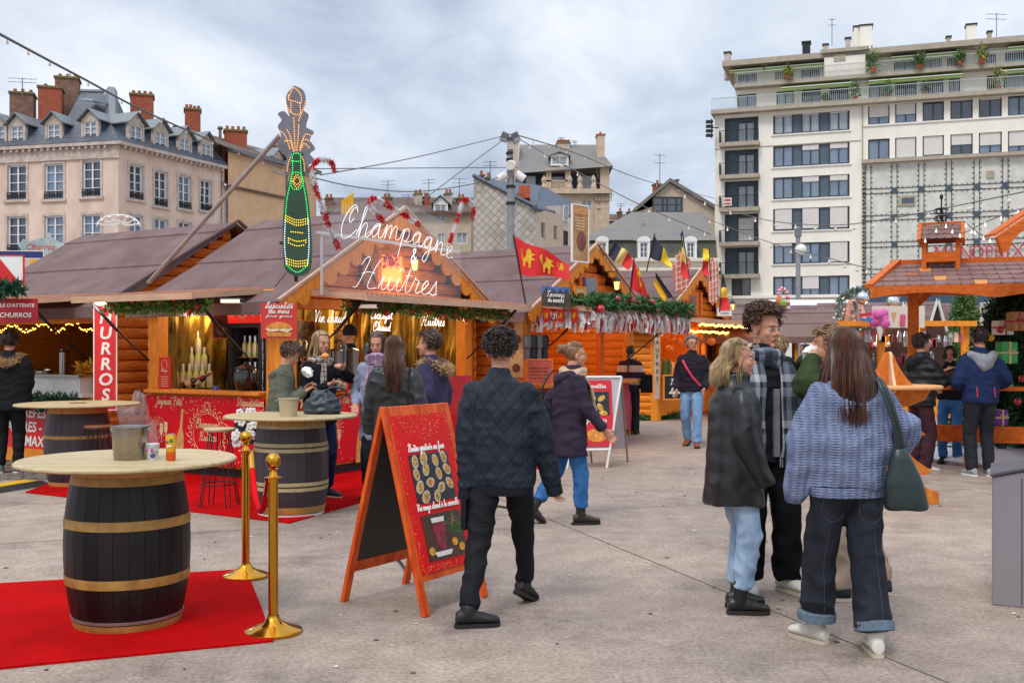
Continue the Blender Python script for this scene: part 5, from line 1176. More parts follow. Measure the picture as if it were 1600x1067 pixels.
mb = MB(); mb.box(1.65,-.1,2.42,2.35,-.06,2.9); wn = mb.build('gable_window', trimm, Cc.t); mb = MB(); mb.box(1.75,-.11,2.5,2.25,-.101,2.82); mb.build('pane', glassA, wn)
lantern(Cc, (2.15,-.55,2.75))
# --- D: waffle stall
DD = (3.2,23.5)
D = Chalet('market_chalet', 'amber log chalet with rows of warm bulbs and waffle boards, far middle', DD, Ld=3.0, log=logm2)
D.roof(); D.barge(d=.18, step=.24); D.gable(); D.shell(wallm=logm2)
mb = MB(); logwall(mb, (0,0,0),(0,1,0),(-1,0,0),.1,2.25, lambda z: (.1,3.0)); mb.build('side_logs', logm2, D.t)
D.posts([(.0,.0),(2.2,-.05),(4.1,.0)], .18); D.canopy('y', .05,4.1, strut=False)
mb = MB(); mb.box(.2,-.2,.95,4.0,.3,1.0); mb.build('counter', beamm, D.t); mb = MB(); mb.box(.2,-.03,.1,4.0,0,.95); mb.build('counter_front', beamm, D.t)
mb = MB(); mb.box(1.6,-.11,2.4,2.3,-.06,2.95); wn = mb.build('gable_window', trimm, D.t); mb = MB(); mb.box(1.8,-.12,2.5,2.1,-.111,2.86); mb.build('pane', mat('pane_brown', '6d4f4a', .3), wn)
for s_ in (1.45,2.35): mb = MB(); mb.box(s_, -.14,2.4, s_ + .13,-.11,2.95); mb.build('shutter', trimm, D.t)
lantern(D, (3.3,-.6,2.7))
for p in ((1.0,.6,2.0),(2.8,.8,2.0)): light(D.wp(p),35,.15,(1,.74,.42))
mb = MB(); rnd = random.Random(1)
for r_ in range(2):
 for i in range(34): mb.ball((.1 + i * .116,-1.0 + r_ * .5,2.13 - r_ * .14 + rnd.uniform(-.02,.02)),.027, n=6)
o = mb.build('bulb_rows', bulb, None); o.matrix_world = D.M; stuff(o); o['label'] = 'rows of glowing amber bulbs under the waffle stall canopy'; o['category'] = 'lights'
mb = MB(); mb.box(-.03,1.0,1.05,.0,1.05,2.0)
garland('fir_garland', 'bushy green garland lying along the foot of the amber chalet', [gp(1000,657), gp(1035,655), gp(1068,653)], .12,1600,.09, None, 0,21)
garland('fir_garland', 'thick green garland with red baubles along the streamer canopy', wl(Cc, dens((.1,-1.12,2.32),(3.9,-1.12,2.3),14,.04)),.125,4200,.075, None, 12,22, br=.06)
garland('fir_garland', 'small green garland tuft left of the blue town board', wl(Cc, dens((-.1,-.7,2.35),(.3,-.9,2.35),3,.03)),.08,350,.07, None, 2,23)
# streamers
mb = MB(); rnd = random.Random(6)
for i in range(480):
 t = rnd.random(); side = rnd.random() < .25
 p = V((.12,-1.12 + t * 1.1,2.18)) if side else V((.1 + 3.8 * t, -1.13,2.18)); l_ = rnd.uniform(.1,.34); sw = rnd.uniform(-.06,.06); w2 = .02
 q = p + V((sw, rnd.uniform(-.06,.03),-l_)); d = V((w2 * rnd.uniform(-1,1), w2,0)); mb.mi = 1 if rnd.random() < .3 else 0
 mid_ = (p + q) / 2 + V((rnd.uniform(-.03,.03),-.03,0)); mb.add([p - d, p + d, mid_ + d, mid_ - d, q + d, q - d], [(0,1,2,3),(3,2,4,5)])
o = mb.build('streamers', [mat('streamer_white', 'd8d4d2', .35, var=.1, metal=.2), mat('streamer_red', 'a8242a', .4)], None); o.matrix_world = Cc.M; stuff(o); o['label'] = 'white and red foil streamers hanging from the canopy'; o['category'] = 'streamers'
lion_g = mat('lion_gold', 'e0b020', .5)
LION = [(-.5,-1),(-.35,-.95),(-.3,-.55),(-.1,-.35),(.1,-.6),(.05,-1),(.3,-1),(.32,-.5),(.45,-.1),(.75,-.15),(.8,.0),(.5,.1),(.42,.3),(.75,.45),(.7,.6),(.35,.5),(.4,.75),(.2,1),(-.05,.9),(-.2,.6),(-.15,.3),(-.35,.0),(-.5,-.25),(-.8,-.1),(-.95,.4),(-.8,.8),(-.65,.75),(-.8,.35),(-.7,-.15),(-.55,-.4)]
def lion(mb, c, s, ux=X, uz=Z_, t=.003):
 mb.prism([(x * s, y * s) for x, y in LION], c, ux, uz, t)
for k, px in enumerate((834,854,876,897)):
 q = at(px, 493,16.45 - .12 * k); m_ = thing('pennant', ('red lion pennant, leftmost of the row under the streamers', 'second red lion pennant from the left', 'third red lion pennant from the left', 'rightmost red lion pennant of the row')[k], 'pennant', q, R(-28), 'red lion pennants')
 mb = MB(); mb.add([(-.06,0,.1),(.06,0,.1),(.06,.005,-.08),(0,.008,-.11),(-.06,.005,-.08)], [(0,1,2,3,4)]); mb.add([(-.062,.003,.1),(.062,.003,.1),(.062,.008,-.08),(0,.011,-.11),(-.062,.008,-.08)], [(4,3,2,1,0)]); mb.build('cloth', redb, m_); mb = MB(); lion(mb, (0,-.004,0),.05); mb.build('lion', lion_g, m_)
# boards on the gable of C
def cboard(px, py, off, w, h, name, lab, face, frame=None, zlift=0): q = Cc.hit(px, py, 'y', off); return board(name, lab, 'sign', Cc.M @ Matrix.Translation(q) @ Matrix.Rotation(R(-12),4, 'Z'), w, h, face, frame)
w1 = cboard(869,464,-.85,.62,.3, 'town_board', 'long board with a blue sky over half-timbered houses, white lettering', mat('town_print', '6f5238', .6, var=.4, vs=9, col2='8a6a4c'))
mb = MB(); mb.box(-.31,-.004,.02,.31,-.001,.15); 
mb.build('printed_sky', mat('print_sky', '3f78c0', .5, var=.3, vs=5), w1); mb = MB()
for k in range(4): mb.prism([(-.1,0),(0,.1),(.1,0),(.1,-.16),(-.1,-.16)], (-.22 + k * .15,-.006,.03), X, Z_, .002)
mb.build('printed_house', mat('house_print', '4a4038', .6, var=.5, vs=14), w1); writing(w1, 'Taverne', .04,-.03,.0, whitep, .005, width=.4, y=-.012); writing(w1, 'du marché', .04,-.02,-.08, whitep, .005, width=.36, y=-.012)
w2_ = cboard(907,465,-.85,.25,.3, 'crest_board', 'cream board with a red shield emblem right of the town board', mat('board_cream', 'cfa66a', .6, var=.1), beamm)
mb = MB(); mb.prism([(-.07,.07),(.07,.07),(.07,-.02),(0,-.1),(-.07,-.02)], (0,-.003,0), X, Z_, .003); mb.build('shield', mat('shield_red', 'a8321c', .5), w2_); mb = MB(); [lion(mb, (x_, -.007, z_),.022) for x_, z_ in ((-.03,.03),(.03,.03),(0,-.04))]; mb.build('emblem', lion_g, w2_)
w3 = cboard(907,365,-.62,.38,.88, 'scroll_poster', 'tall parchment poster at the top of the middle gable', mat('parchment', '9a6a42', .7, var=.35, vs=5, col2='c29a6a'), whitep)
mb = MB(); mb.box(-.19,-.006,.3,.19,-.001,.42); mb.build('printed_roll', mat('roll', 'c08a58', .6), w3); mb = MB(); [mb.box(-.14 + (k % 3) * .02,-.004,.24 - k * .045,.1,-.001,.25 - k * .045) for k in range(5)]; mb.build('printed_lines', cream, w3); mb = MB(); mb.ball((.02,-.003,-.12),.12,.004,.16,14); mb.build('printed_figure', mat('figure_print', '7a4438', .6, var=.5, vs=9), w3)
q = Cc.hit(803,540, 'x', -.06); w4 = board('scroll_poster', 'long parchment price scroll on the log wall behind the walking man', 'poster', Cc.M @ Matrix.Translation(q) @ Matrix.Rotation(R(-75),4, 'Z'),.3,1.0, mat('parchment2', 'c79c62', .7, var=.3, vs=6, col2='dcb888'))
mb = MB(); [mb.ball((x_, -.003, z_),.07,.003,.07,10) for x_, z_ in ((-.06,.3),(.05,.1),(-.04,-.1),(.04,-.35))]; mb.build('printed_dish', mat('dish2', '7a3f26', .7, var=.5, vs=20), w4)
# sauce dispensers and price board on C's counter
for k, px in enumerate((824,833,842,851)):
 p = at(px, 562,16.3 + k * .05); p.z = 1.42; cyl('drink_dispenser', ('black drink dispenser, leftmost of four', 'second black drink dispenser from the left', 'third black drink dispenser from the left', 'rightmost black drink dispenser of four')[k], 'dispenser', p, [(0,0),(.05,0),(.05,.18),(.07,.2),(.07,.36),(.03,.4),(0,.4)], blackm if k % 2 else mat('disp_grey', '55585e', .3, var=.1),10, 'drink dispensers')
p = at(843,581,16.2); w5 = board('price_board', 'wide red-brown price board under the drink dispensers', 'sign', facing(p, 10),.38,.36, mat('price_print', 'b5523c', .6, var=.25, vs=5), trimm); mb = MB()
for k in range(4): mb.box(-.15,-.004,.05 - k * .05,.02,-.001,.06 - k * .05); mb.box(.06,-.004,.05 - k * .05,.14,-.001,.06 - k * .05)
mb.build('printed_prices', mat('ink', '3a1c14', .7), w5)
mb = MB(); mb.box(-.2,-.05,-.012,.2,.3,.012); o = mb.build('shelf_board', beamm, None); o.location = at(840,562,16.3); o.location.z = 1.405; tag(o, 'narrow shelf under the drink dispensers', 'shelf')
garland('fir_garland', 'dark green foliage under the counter of the middle chalet', wl(Cc, dens((.2,-.15,.75),(1.2,-.15,.6),5,.06)),.16,900,.07, None, 4,31)
q = at(1062,605,23.4); w6 = board('chalkboard', 'black chalkboard with white handwriting at the foot of the waffle stall', 'sign', facing(q, 10),.7,.5, blackm, beamm, .03)
writing(w6, 'The', .06,-.12,.06, whitep, .009); writing(w6, 'Spécial', .06,0,-.14, whitep, .009, width=.5)
q = at(1027,570,23.2); w7 = board('vertical_sign', 'narrow vertical sign with grey capitals on the corner of the waffle stall', 'sign', facing(q, 20),.13,1.5, mat('pale_board', 'b9a58c', .6, var=.2), None)
for k in range(9): lettering('GAUFRES  '[k], .13,(0,-.004,.65 - k * .16), X, Z_, mat('ink2', '3b3a3a', .6), w7, bold=.01, name='letter') if 'GAUFRES  '[k] != ' ' else None
# oranges and goods hanging in the waffle stall
rnd = random.Random(14); om = mat('orange_ball', 'd8741c', .5, var=.1)
for k, (px, py) in enumerate(((1040,525),(1050,531),(1061,534),(1093,528),(1112,534),(1047,545))):
 o = MB(); o.ball((0,0,0),.09, n=12); o.tube([(0,0,.08),(0,0,.5)], .004,4); o = o.build('hanging_ball', om, None, smooth=60); o.location = at(px, py, 23.8); tag(o, ('leftmost', 'second', 'third', 'second rightmost', 'rightmost', 'lowest')[k] + ' orange ball hanging in the waffle stall opening', 'ornament', 'orange balls in the waffle stall')
cols_ = [om, mat('toy_blue', '2b6fb0', .5), mat('toy_pink', 'b84a6a', .5), yell, mat('toy_green', '4a7a3a', .5), cream, baub]
for k in range(40):
 p = D.wp((rnd.uniform(.3,3.9), rnd.uniform(.0,.5),1.0)); h = rnd.uniform(.1,.4); cyl('sweet_jar', 'colourful packet or jar on the counter of the waffle stall', 'jar', p, [(0,0),(.06,0),(.07, h * .6),(.04, h),(0, h)], cols_[k % 7], 8, 'goods on the waffle counter')['label'] = ('orange', 'blue', 'pink', 'yellow', 'green', 'cream', 'red')[k % 7] + ' packet or jar on the counter of the waffle stall'
def waffle(px0, px1, py0, py1, Y, lab):
 p = at((px0 + px1) / 2,(py0 + py1) / 2, Y); w_, h_ = (px1 - px0) / FPX * Y, (py1 - py0) / FPX * Y
 t = thing('waffle_board', lab, 'sign', p, R(10), 'waffle boards'); mb = MB(); mb.prism([(-w_ * .1, h_ / 2),(w_ * .5, h_ * .3),(w_ * .45,-h_ * .25),(0,-h_ / 2),(-w_ * .35,-h_ * .4),(-w_ * .5, h_ * .1)], (0,0,0), X, Z_, .05); mb.build('panel', mat('waffle', 'c8775a', .7, var=.25, vs=6), t)
 mb = MB()
 for k in range(7):
  z = -h_ * .42 + k * h_ * .13; mb.bar((-w_ * .4,-.055, z),(w_ * .42,-.055, z + w_ * .3),.018)
 for k in range(3): x_ = -w_ * .3 + k * w_ * .28; mb.bar((x_, -.056,-h_ * .42),(x_ - w_ * .05,-.056, h_ * .4),.018)
 mb.build('grid', mat('icing', 'e3c7bf', .6), t)
waffle(1050,1078,392,460,23.5, 'pink iced waffle board left of the amber gable'); waffle(1104,1122,402,478,24.5, 'pink iced waffle board right of the amber gable')
p = at(1132,487,23); w8 = board('stall_sign', 'white shop board with dark lettering right of the lantern', 'sign', facing(p, -15),.3,.17, whitep, edge_m); lettering('GAUFRES', .06,(0,-.004,.03), X, Z_, mat('ink2', '3b3a3a'), w8); lettering('CRÊPES', .06,(0,-.004,-.04), X, Z_, mat('ink2', '3b3a3a'), w8)

# == flags
blk, ylw, rd = mat('flag_black', '23233a', .7, var=.05), mat('flag_yellow', 'f2c828', .7, var=.05), mat('flag_red', 'cf1f22', .7, var=.06)
def flag(lab, Y, ht, hb, ft, fb, cols3, pole, wav=.05, lions=0, grp='flags above the stalls'):
 t = thing('flag', lab, 'flag', at(*ht, Y),0, grp); o = V(t.location); a, b, c, d = [at(*q, Y) - o for q in (ht, hb, ft, fb)]; K, J = 18,6
 def P(u, v): p = a.lerp(c, u).lerp(b.lerp(d, u), v); return p + V((0, wav * math.sin(u * 9 + v * 2) * (.3 + u),-.02 * math.sin(u * 8)))
 mb = MB()
 vs = [P(i / K, j / J) for i in range(K + 1) for j in range(J + 1)]; vs += [p + V((0,.004,0)) for p in vs]; n = (K + 1) * (J + 1); 
 for i in range(K):
  for j in range(J): k = i * (J + 1) + j; mb.mi = min(len(cols3) - 1, int(i / K * len(cols3))); mb.f += [[k, k + J + 1, k + J + 2, k + 1], [n + k, n + k + 1, n + k + J + 2, n + k + J + 1]]; mb.m += [mb.mi] * 2
 mb.v = vs; mb.build('cloth', cols3, t, smooth=60)
 mb = MB(); mb.tube([at(*pole[0], Y) - o, at(*pole[1], Y) - o], .012,6); mb.build('pole', strutm, t)
 if lions:
  mb = MB()
  for u, v, s_ in lions: q = P(u, v) - V((0,.012,0)); q2 = P(u + .02, v) - V((0,.012,0)); ux = (q2 - q).normalized(); lion(mb, q, s_, ux, (0,0,1))
  mb.build('lion_emblem', lion_g, t)
flag('large red flag with two golden lions flying above the middle roof', 15.6,(803,368),(811,428),(889,411),(891,436), [rd], ((802,367),(822,478)),.05, [(.22,.45,.14),(.58,.55,.14),(.85,.4,.07)])
flag('black, pale yellow and red striped flag flying to the right, leftmost of the striped flags', 19,(962,377),(949,402),(991,405),(982,421), [blk, mat('flag_pale', 'e3cf80', .7), rd], ((962,376),(938,425)))
flag('dark blue-black and yellow flag flying right beside the white dormer', 20,(1022,366),(1016,402),(1050,410),(1049,417), [blk, ylw], ((1023,365),(1010,425)))
flag('drooping red flag with a golden lion between two striped flags', 18.5,(990,403),(984,448),(1006,440),(1014,470), [rd], ((991,402),(983,472)),.04, [(.5,.2,.09),(.6,.6,.07)])
flag('small black and yellow flag on a slanting stick', 21,(1025,428),(1050,462),(1022,443),(1038,474), [blk, ylw], ((1024,426),(1062,480)))
flag('black, yellow and red flag hanging down above the amber gable', 22.5,(1066,362),(1063,366),(1064,430),(1077,437), [blk, ylw, rd], ((1066,360),(1078,440)))
flag('narrow yellow and red flag right of the amber gable peak', 23,(1099,388),(1108,390),(1097,428),(1107,430), [ylw, rd], ((1108,386),(1110,440)))
flag('black, yellow and red flag standing right of the lantern', 22,(1129,430),(1132,432),(1124,484),(1141,483), [blk, ylw, rd], ((1129,428),(1124,488)))
# == light-up champagne bottle on its pole
def ap(px, py, Y=12.1): return at(px, py, Y)
NB = thing('bottle_sign', 'tall light-up champagne bottle sign with spraying cork above the roofs', 'sign', at(466,430,12.1)); o = V(NB.location)
def pl(L_, Y=12.1): return [at(x, y, Y) - o for x, y in L_]
def plate(L_, name, m, y0, t):
 P = pl(L_); mb = MB(); mb.prism([(p.x, p.z) for p in P], (0, y0,0), X, Z_, t); return mb.build(name, m, NB)
# contour as offset frame; smoke-grey plate behind, green bottle in front
smoke = []
for cx_, cy_, r_ in ((462,158,23),(440,170,0),(430,192,0)): pass
ol = catmull([(460,134),(474,142),(478,160),(474,172),(482,180),(478,198),(490,206),(484,218),(492,232),(484,240),(490,250),(478,262),(480,275),(470,272),(466,255),(452,256),(450,276),(444,262),(448,246),(438,238),(432,222),(440,214),(434,198),(440,188),(434,178),(444,174),(452,182),(448,166),(448,148),(460,134)], 4)
plate([(p.x, p.y) for p in ol][:-1], 'spray_plate', mat('smoke_acrylic', '6c6f7a', .3, var=.1, alpha=.82),.02,.02)
bo = catmull([(455,240),(455,270),(446,310),(443,350),(443,390),(447,422),(466,432),(485,422),(488,390),(486,350),(482,310),(474,270),(473,240)], 4)
plate([(p.x, p.y) for p in bo], 'bottle_plate', mat('sign_green', '173d24', .35, var=.3, vs=2, coat=.4),0,.03)
led_g, led_o, led_y, led_w = glow('led_green', '2de56a', 1.5), glow('led_orange', 'ffa63c', 1.4), glow('led_yellow', 'ffd92e', 1.2), glow('led_white', 'd8ecff', 1.3)
def leds(L_, m, name='led_line', step=.026, r=.0068, close=False):
 P = pl([(p.x, p.y) for p in (catmull(L_, 8) if len(L_) > 2 else [V((*q, 0)) for q in L_])]); mb = MB(); d = 0; nxt = 0
 for a, b in zip(P, P[1:]):
  L2 = (b - a).length
  while nxt <= d + L2: t = (nxt - d) / max(L2,1e-6); c = a.lerp(b, t); mb.ball((c.x, -.045, c.z), r, n=6); nxt += step
  d += L2
 return mb.build(name, m, NB)
leds([(458,246),(458,272),(450,310),(447,345)], led_g); leds([(471,246),(472,272),(479,310),(483,345)], led_g); leds([(447,345),(446,385),(449,415)], led_w); leds([(483,345),(484,385),(482,415)], led_w); leds([(449,415),(466,426),(482,415)], led_g)
leds([(457,243),(465,241),(473,244)], led_g); leds([(457,253),(471,254)], led_g)
leds([(455,284),(459,272),(470,272),(475,284),(470,296),(459,296),(455,284)], led_g)
leds([(458,284),(465,274),(472,284),(465,295),(458,284)], led_o); leds([(460,284),(465,278),(470,284),(465,290),(460,284)], led_o)
for y in (338,342,346): leds([(448, y),(465, y + 7),(483, y + 4)], led_y)
leds([(456,363),(476,365)], led_y); leds([(452,373),(465,378),(479,376)], led_y); leds([(452,380),(465,385),(479,383)], led_y); leds([(452,373),(452,381)], led_y); leds([(479,376),(479,383)], led_y)
for y in (405,409,413): leds([(450, y),(465, y + 4),(482, y + 2)], led_y)
leds([(452,155),(460,139),(471,150),(471,163),(462,160),(453,158),(452,150)], led_o); leds([(456,163),(457,178),(470,180),(470,163)], led_o)
for s_ in ([(441,156),(448,165),(455,178)], [(479,160),(475,172),(468,190)], [(462,236),(461,200),(460,184)], [(465,236),(467,215),(468,195)], [(436,205),(446,212),(455,236)], [(450,205),(455,215),(459,235)], [(447,222),(455,222),(460,238)], [(488,214),(478,212),(470,232)], [(486,222),(475,220),(470,236)], [(484,232),(476,226),(470,238)], [(450,268),(452,255),(456,246)], [(477,268),(476,255),(473,246)]): leds(s_, led_o)
mb = MB(); mb.tube([at(232,442,13.6) - o, at(437,212,12.3) - o], .028,8); mb.build('stay_pole', mat('galvanised', 'a59c96', .4, metal=.5, var=.1), NB, smooth=40)
mb = MB(); mb.bar(at(463,260,12.15) - o, at(463,440,12.2) - o, .04); mb.tube([at(447,427,12.1) - o, at(430,448,12.5) - o], .006,5); mb.bar(at(437,380,12.15) - o, at(450,380,12.15) - o, .03); mb.build('bracket', iron, NB)
# == tinsel candy canes
def cane(pts, off, lab, Y=None):
 P = [A.wp(A.hit(x, y, 'y', off)) for x, y in pts]; o = P[0]; t = thing('tinsel_cane', lab, 'candy cane', o, 0, 'red and white tinsel candy canes'); P = catmull([p - o for p in P], 6)
 mr, mw, br_ = MB(), MB(), MB(); rnd = random.Random(3); d = 0
 for a, b in zip(P, P[1:]):
  n = max(2, int((b - a).length / .0011))
  for i in range(n):
   c = a.lerp(b, i / n); dd = d + (b - a).length * i / n; m_ = mr if int(dd / .17) % 2 == 0 else mw
   e = V((rnd.gauss(0,1), rnd.gauss(0,1), rnd.gauss(0,1))).normalized(); s = e.cross(V((.3,.5,.8))).normalized() * .013; q = c + e * rnd.uniform(.035,.062)
   m_.add([c - s, c + s, q], [(0,1,2)])
  d += (b - a).length
 mr.build('red_tinsel', mat('tinsel_red', 'd81420', .5, metal=0, var=.2), t); mw.build('white_tinsel', mat('tinsel_white', 'efeff2', .4, var=.1), t); br_.tube(P, .012,5); br_.build('wire_core', white_p, t)
cane([(523,268),(517,254),(503,250),(490,257),(489,280),(498,308),(507,335),(518,365),(529,388)], -.75, 'tall red and white tinsel cane right of the light-up bottle')
cane([(600,347),(588,335),(578,322),(580,311),(592,313),(615,327),(635,338),(655,352)], -.7, 'leaning tinsel cane lying over the top of the clear sign')
cane([(738,342),(740,328),(735,316),(724,314),(717,335),(708,362),(700,385)], -.6, 'tinsel cane at the right end of the clear sign')
# == lamp mast with speakers
YP = 31; MS = thing('lamp_mast', 'tall grey mast carrying floodlights and white loudspeakers', 'mast', (at(798,0, YP).x, YP, 0)); o = V(MS.location)
zt = at(798,215, YP).z; mb = MB(); mb.lathe([(.14,0),(.12,3),(.1, zt),(0, zt)], 14); mb.build('pole', mat('mast_grey', '8c8f93', .5, var=.1, metal=.3), MS, smooth=40)
for dx, rz_ in ((-.18,25),(.14,-25)):
 mb = MB(); mb.T = Matrix.Translation((dx, -.15, zt - .02)) @ Matrix.Rotation(R(rz_),4, 'Y') @ Matrix.Rotation(R(20),4, 'X'); mb.box(-.11,-.06,-.14,.11,.06,.14); fl = mb.build('floodlight', mat('flood_grey', '6a6f75', .4, var=.1), MS, bevel=.01)
 mb2 = MB(); mb2.T = mb.T; mb2.box(-.09,-.066,-.12,.09,-.061,-.02); mb2.build('lamp_glass', glassC, fl)
for k, (x0, y0, x1, y1, r_) in enumerate(((797,262,801,258,.14),(779,281,792,274,.12),(806,272,819,281,.12))):
 a, b = at(x0, y0, YP) - o, at(x1, y1, YP) - o
 if k == 0: a, b = V((a.x, -.35, a.z)), V((b.x - .02,-.05, b.z))
 else: a.y = b.y = -.1
 mb = MB(); mb.tube([a, a.lerp(b, .1), b], [r_ * .93, r_, r_], 16); mb.build('loudspeaker', white_p, MS, smooth=40)
mb = MB(); mb.box(-.09,-.13, at(0,235, YP).z, .09,.1, at(0,222, YP).z); mb.box(.06,-.12, at(0,262, YP).z, .2,.1, at(0,225, YP).z); mb.build('junction_box', stone, MS); mb = MB()
for py in (240,250,292,318): mb.lathe([(.12,-.04),(.14,-.04),(.14,.04),(.12,.04)], 12,(0,0, at(0, py, YP).z))
mb.build('clamp', iron, MS)
# == overhead cables with small bulbs
cabm = mat('cable', '5a5658', .6, var=.1); bul = mat('clear_bulb', 'd8d4cc', .1, var=0, spec=1)
def cable(lab, L_, r=.012, bulbs=0, lit=False):
 bz = .45 if L_[0][2] < 14 else 1
 P = catmull([at(*q) for q in L_], 8); o = P[0]; P = [p - o for p in P]; t = thing('overhead_cable', lab, 'cable', o, 0, 'cables over the square'); mb = MB(); mb.tube(P, r, 5); mb.build('wire', cabm, t)
 if bulbs:
  mb = MB()
  for i in range(bulbs): k = (i + .5) / bulbs * (len(P) - 1); j = int(k); c = P[j].lerp(P[j + 1], k - j); mb.tube([c, c - V((0,0,.06)) * bz], .016 * bz, 5); mb.ball(c - V((0,0,.09)) * bz, .035 * bz, n=7)
  mb.build('bulbs', glow('bulb_soft', 'fff2e0', .75) if lit else bul, t)['kind'] = 'stuff'
cable('sagging light string from the upper left corner to the mast', [(-30,38,9),(120,118,12),(260,190,15),(445,264,20),(560,293,25),(660,299,28),(760,283,30.5),(795,268,31)], .014,34)
cable('thin wire from the mast top down to the tinsel cane', [(790,212,31),(650,246,26),(500,274,20)], .012)
cable('straight horizontal wire left of the mast', [(795,262,31),(480,264,24)], .012); cable('steep wire from the mast top towards the clear sign', [(790,216,31),(700,283,27),(640,330,24)], .012)
cable('light string from the mast down to the waffle stall', [(803,213,31),(890,262,30),(1000,320,29),(1110,366,28)], .014,12); cable('light string from the mast to the white block', [(803,210,31),(900,240,40),(1010,283,55),(1117,310,80)], .02,12)
cable('upper light string crossing in front of the white block', [(1060,300,30),(1180,340,26),(1290,352,22),(1400,340,19),(1600,300,15)], .01,14)
cable('lower light string in front of the white block windows', [(1100,340,30),(1200,378,26),(1300,405,22),(1360,420,20)], .01,10)
cable('lit festoon of clear bulbs above the pavilion roof', [(1505,345,13.5),(1535,368,13.3),(1560,372,13.1),(1600,352,12.8)], .006,7, True); cable('lit festoon of clear bulbs over the little turret', [(1440,378,13.6),(1475,350,13.6),(1500,365,13.5),(1545,345,13.2),(1600,325,12.8)], .006,9, True)
# == stalls and tents further back on the right
def simple_stall(name, lab, px, Y, w, d, ze, zr, rz, m, log=None, sides=True):
 p = at(px, 0, Y); S = Chalet(name, lab, (p.x, Y), Ld=d, W=w, ze=ze, zr=zr, rz=rz, log=log or logm)
 S.roof(ov=.25, m=m); S.gable(z0=ze - .1); S.barge(y=-.28, d=.1, step=9, m=trimm)
 if sides:
  S.posts([(.08,.08),(w - .08,.08),(.08, d - .1),(w - .08, d - .1)], .14, z1=ze)
  mb = MB(); mb.box(.1,0,.0, w - .1,.05,1.0); mb.box(0,.1,0,.05, d - .1,1.0); mb.build('counter_front', S.log, S.t)
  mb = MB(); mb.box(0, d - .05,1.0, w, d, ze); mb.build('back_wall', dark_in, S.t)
 return S
simple_stall('market_chalet', 'brown-roofed wooden stall with a gable to the right behind the curly-haired man', 1283,25,2.6,3.0,1.98,2.52,62, mat('roof_brown', '6e564e', .7, var=.15, vs=2))
simple_stall('market_chalet', 'low stall with a mauve roof right of the upright striped flag', 1196,33,2.6,3.6,2.35,3.05,70, roofm_)
for k, (px, Y, lab) in enumerate(((1352,36, 'mauve-roofed chalet behind the silver balls'),(1405,35, 'mauve-roofed chalet with a white-edged gable left of the pavilion post'),(1457,33, 'mauve-roofed chalet with a steep white-edged gable right of the pavilion post'),(1500,34, 'mauve-roofed chalet with an orange-edged gable left of the fir tree'),(1545,36, 'mauve-roofed chalet partly hidden by the fir tree'))):
 S = simple_stall('market_chalet', lab, px, Y, 3.0,3.4,2.25,3.1,80 - k * 4, roofm_)
 p = S.t; x0 = 1.1; mb = MB(); zb = 2.2
 for sg in (-1,1): mb.bar((x0 + sg * .52,-.6, zb),(x0,-.6,3.35),.05,.05)
 q = at(px + 8,0, Y - 1.2); dg_ = thing('gable_ornament', ('white pointed gable frame behind the silver balls', 'white pointed gable frame left of the pavilion post', 'white pointed gable frame right of the pavilion post', 'orange pointed gable frame left of the fir tree', 'white pointed gable frame behind the fir tree')[k], 'ornament', (q.x, q.y, 1.85),0, 'pointed gable frames')
 mb = MB()
 for sg in (-1,1): mb.bar((sg * .36,0,0),(0,0,1.25),.06,.06)
 mb.build('frame', trimm if k == 3 else white_p, dg_); mb = MB(); mb.add([(-.32,.05,.02),(.32,.05,.02),(0,.05,1.1)], [(0,1,2)]); mb.build('dark_gable', dark_in, dg_); mb = MB(); mb.ball((0,-.04,.25),.05, n=6); mb.build('lamp', glow('bulb_soft', 'fff2e0', .9), dg_)
tent = mat('tent_white', 'd8d8da', .7, var=.06, vs=1)
for px0, px1, Y, lab in ((1195,1352,48, 'long white tent canopy behind the candy cane'),):
 a = at(px0,0, Y); b = at(px1,0, Y); t = thing('white_tent', lab, 'tent', (a.x, Y, 0)); w_ = b.x - a.x; zt = at(0,466, Y).z; zb = at(0,512, Y).z
 mb = MB(); mb.add([(0,0, zb),(w_, 0, zb),(w_, 1.5, zt),(0,1.5, zt),(0,5, zb),(w_, 5, zb)], [(0,1,2,3),(3,2,5,4)]); mb.box(0,-.02, zb - .35, w_, 0, zb); mb.build('canopy', tent, t); mb = MB()
 for i in range(5): x = w_ * i / 4; mb.box(x - .04,0,0, x + .04,.08, zb)
 mb.build('tent_pole', white_p, t)
p = at(1400,560,24.5); t = thing('sweets_stall', 'open sweets stall hung with packets behind the black-jacketed man', 'stall', (p.x, 24.5,0)); mb = MB()
for x in (-1.25,-.35,.6,1.6): mb.box(x - .07,-.07,0, x + .07,.07,2.2)
mb.box(-1.4,-.3,2.12,1.75,.0,2.24); mb.build('timber_frame', beamm, t); mb = MB(); mb.box(-1.3,-.1,0,1.7,.3,.95); mb.build('counter', beamm, t); mb = MB(); mb.box(-1.3,1.4,0,1.7,1.45,2.2); mb.box(-1.3,.35,1.2,1.7,.7,1.23); mb.box(-1.3,.35,1.6,1.7,.7,1.63); mb.build('back_wall', dark_in, t)
rnd = random.Random(31); light(at(1400,520,24.3) + V((0,.6,.1)),30,.2,(1,.85,.65))
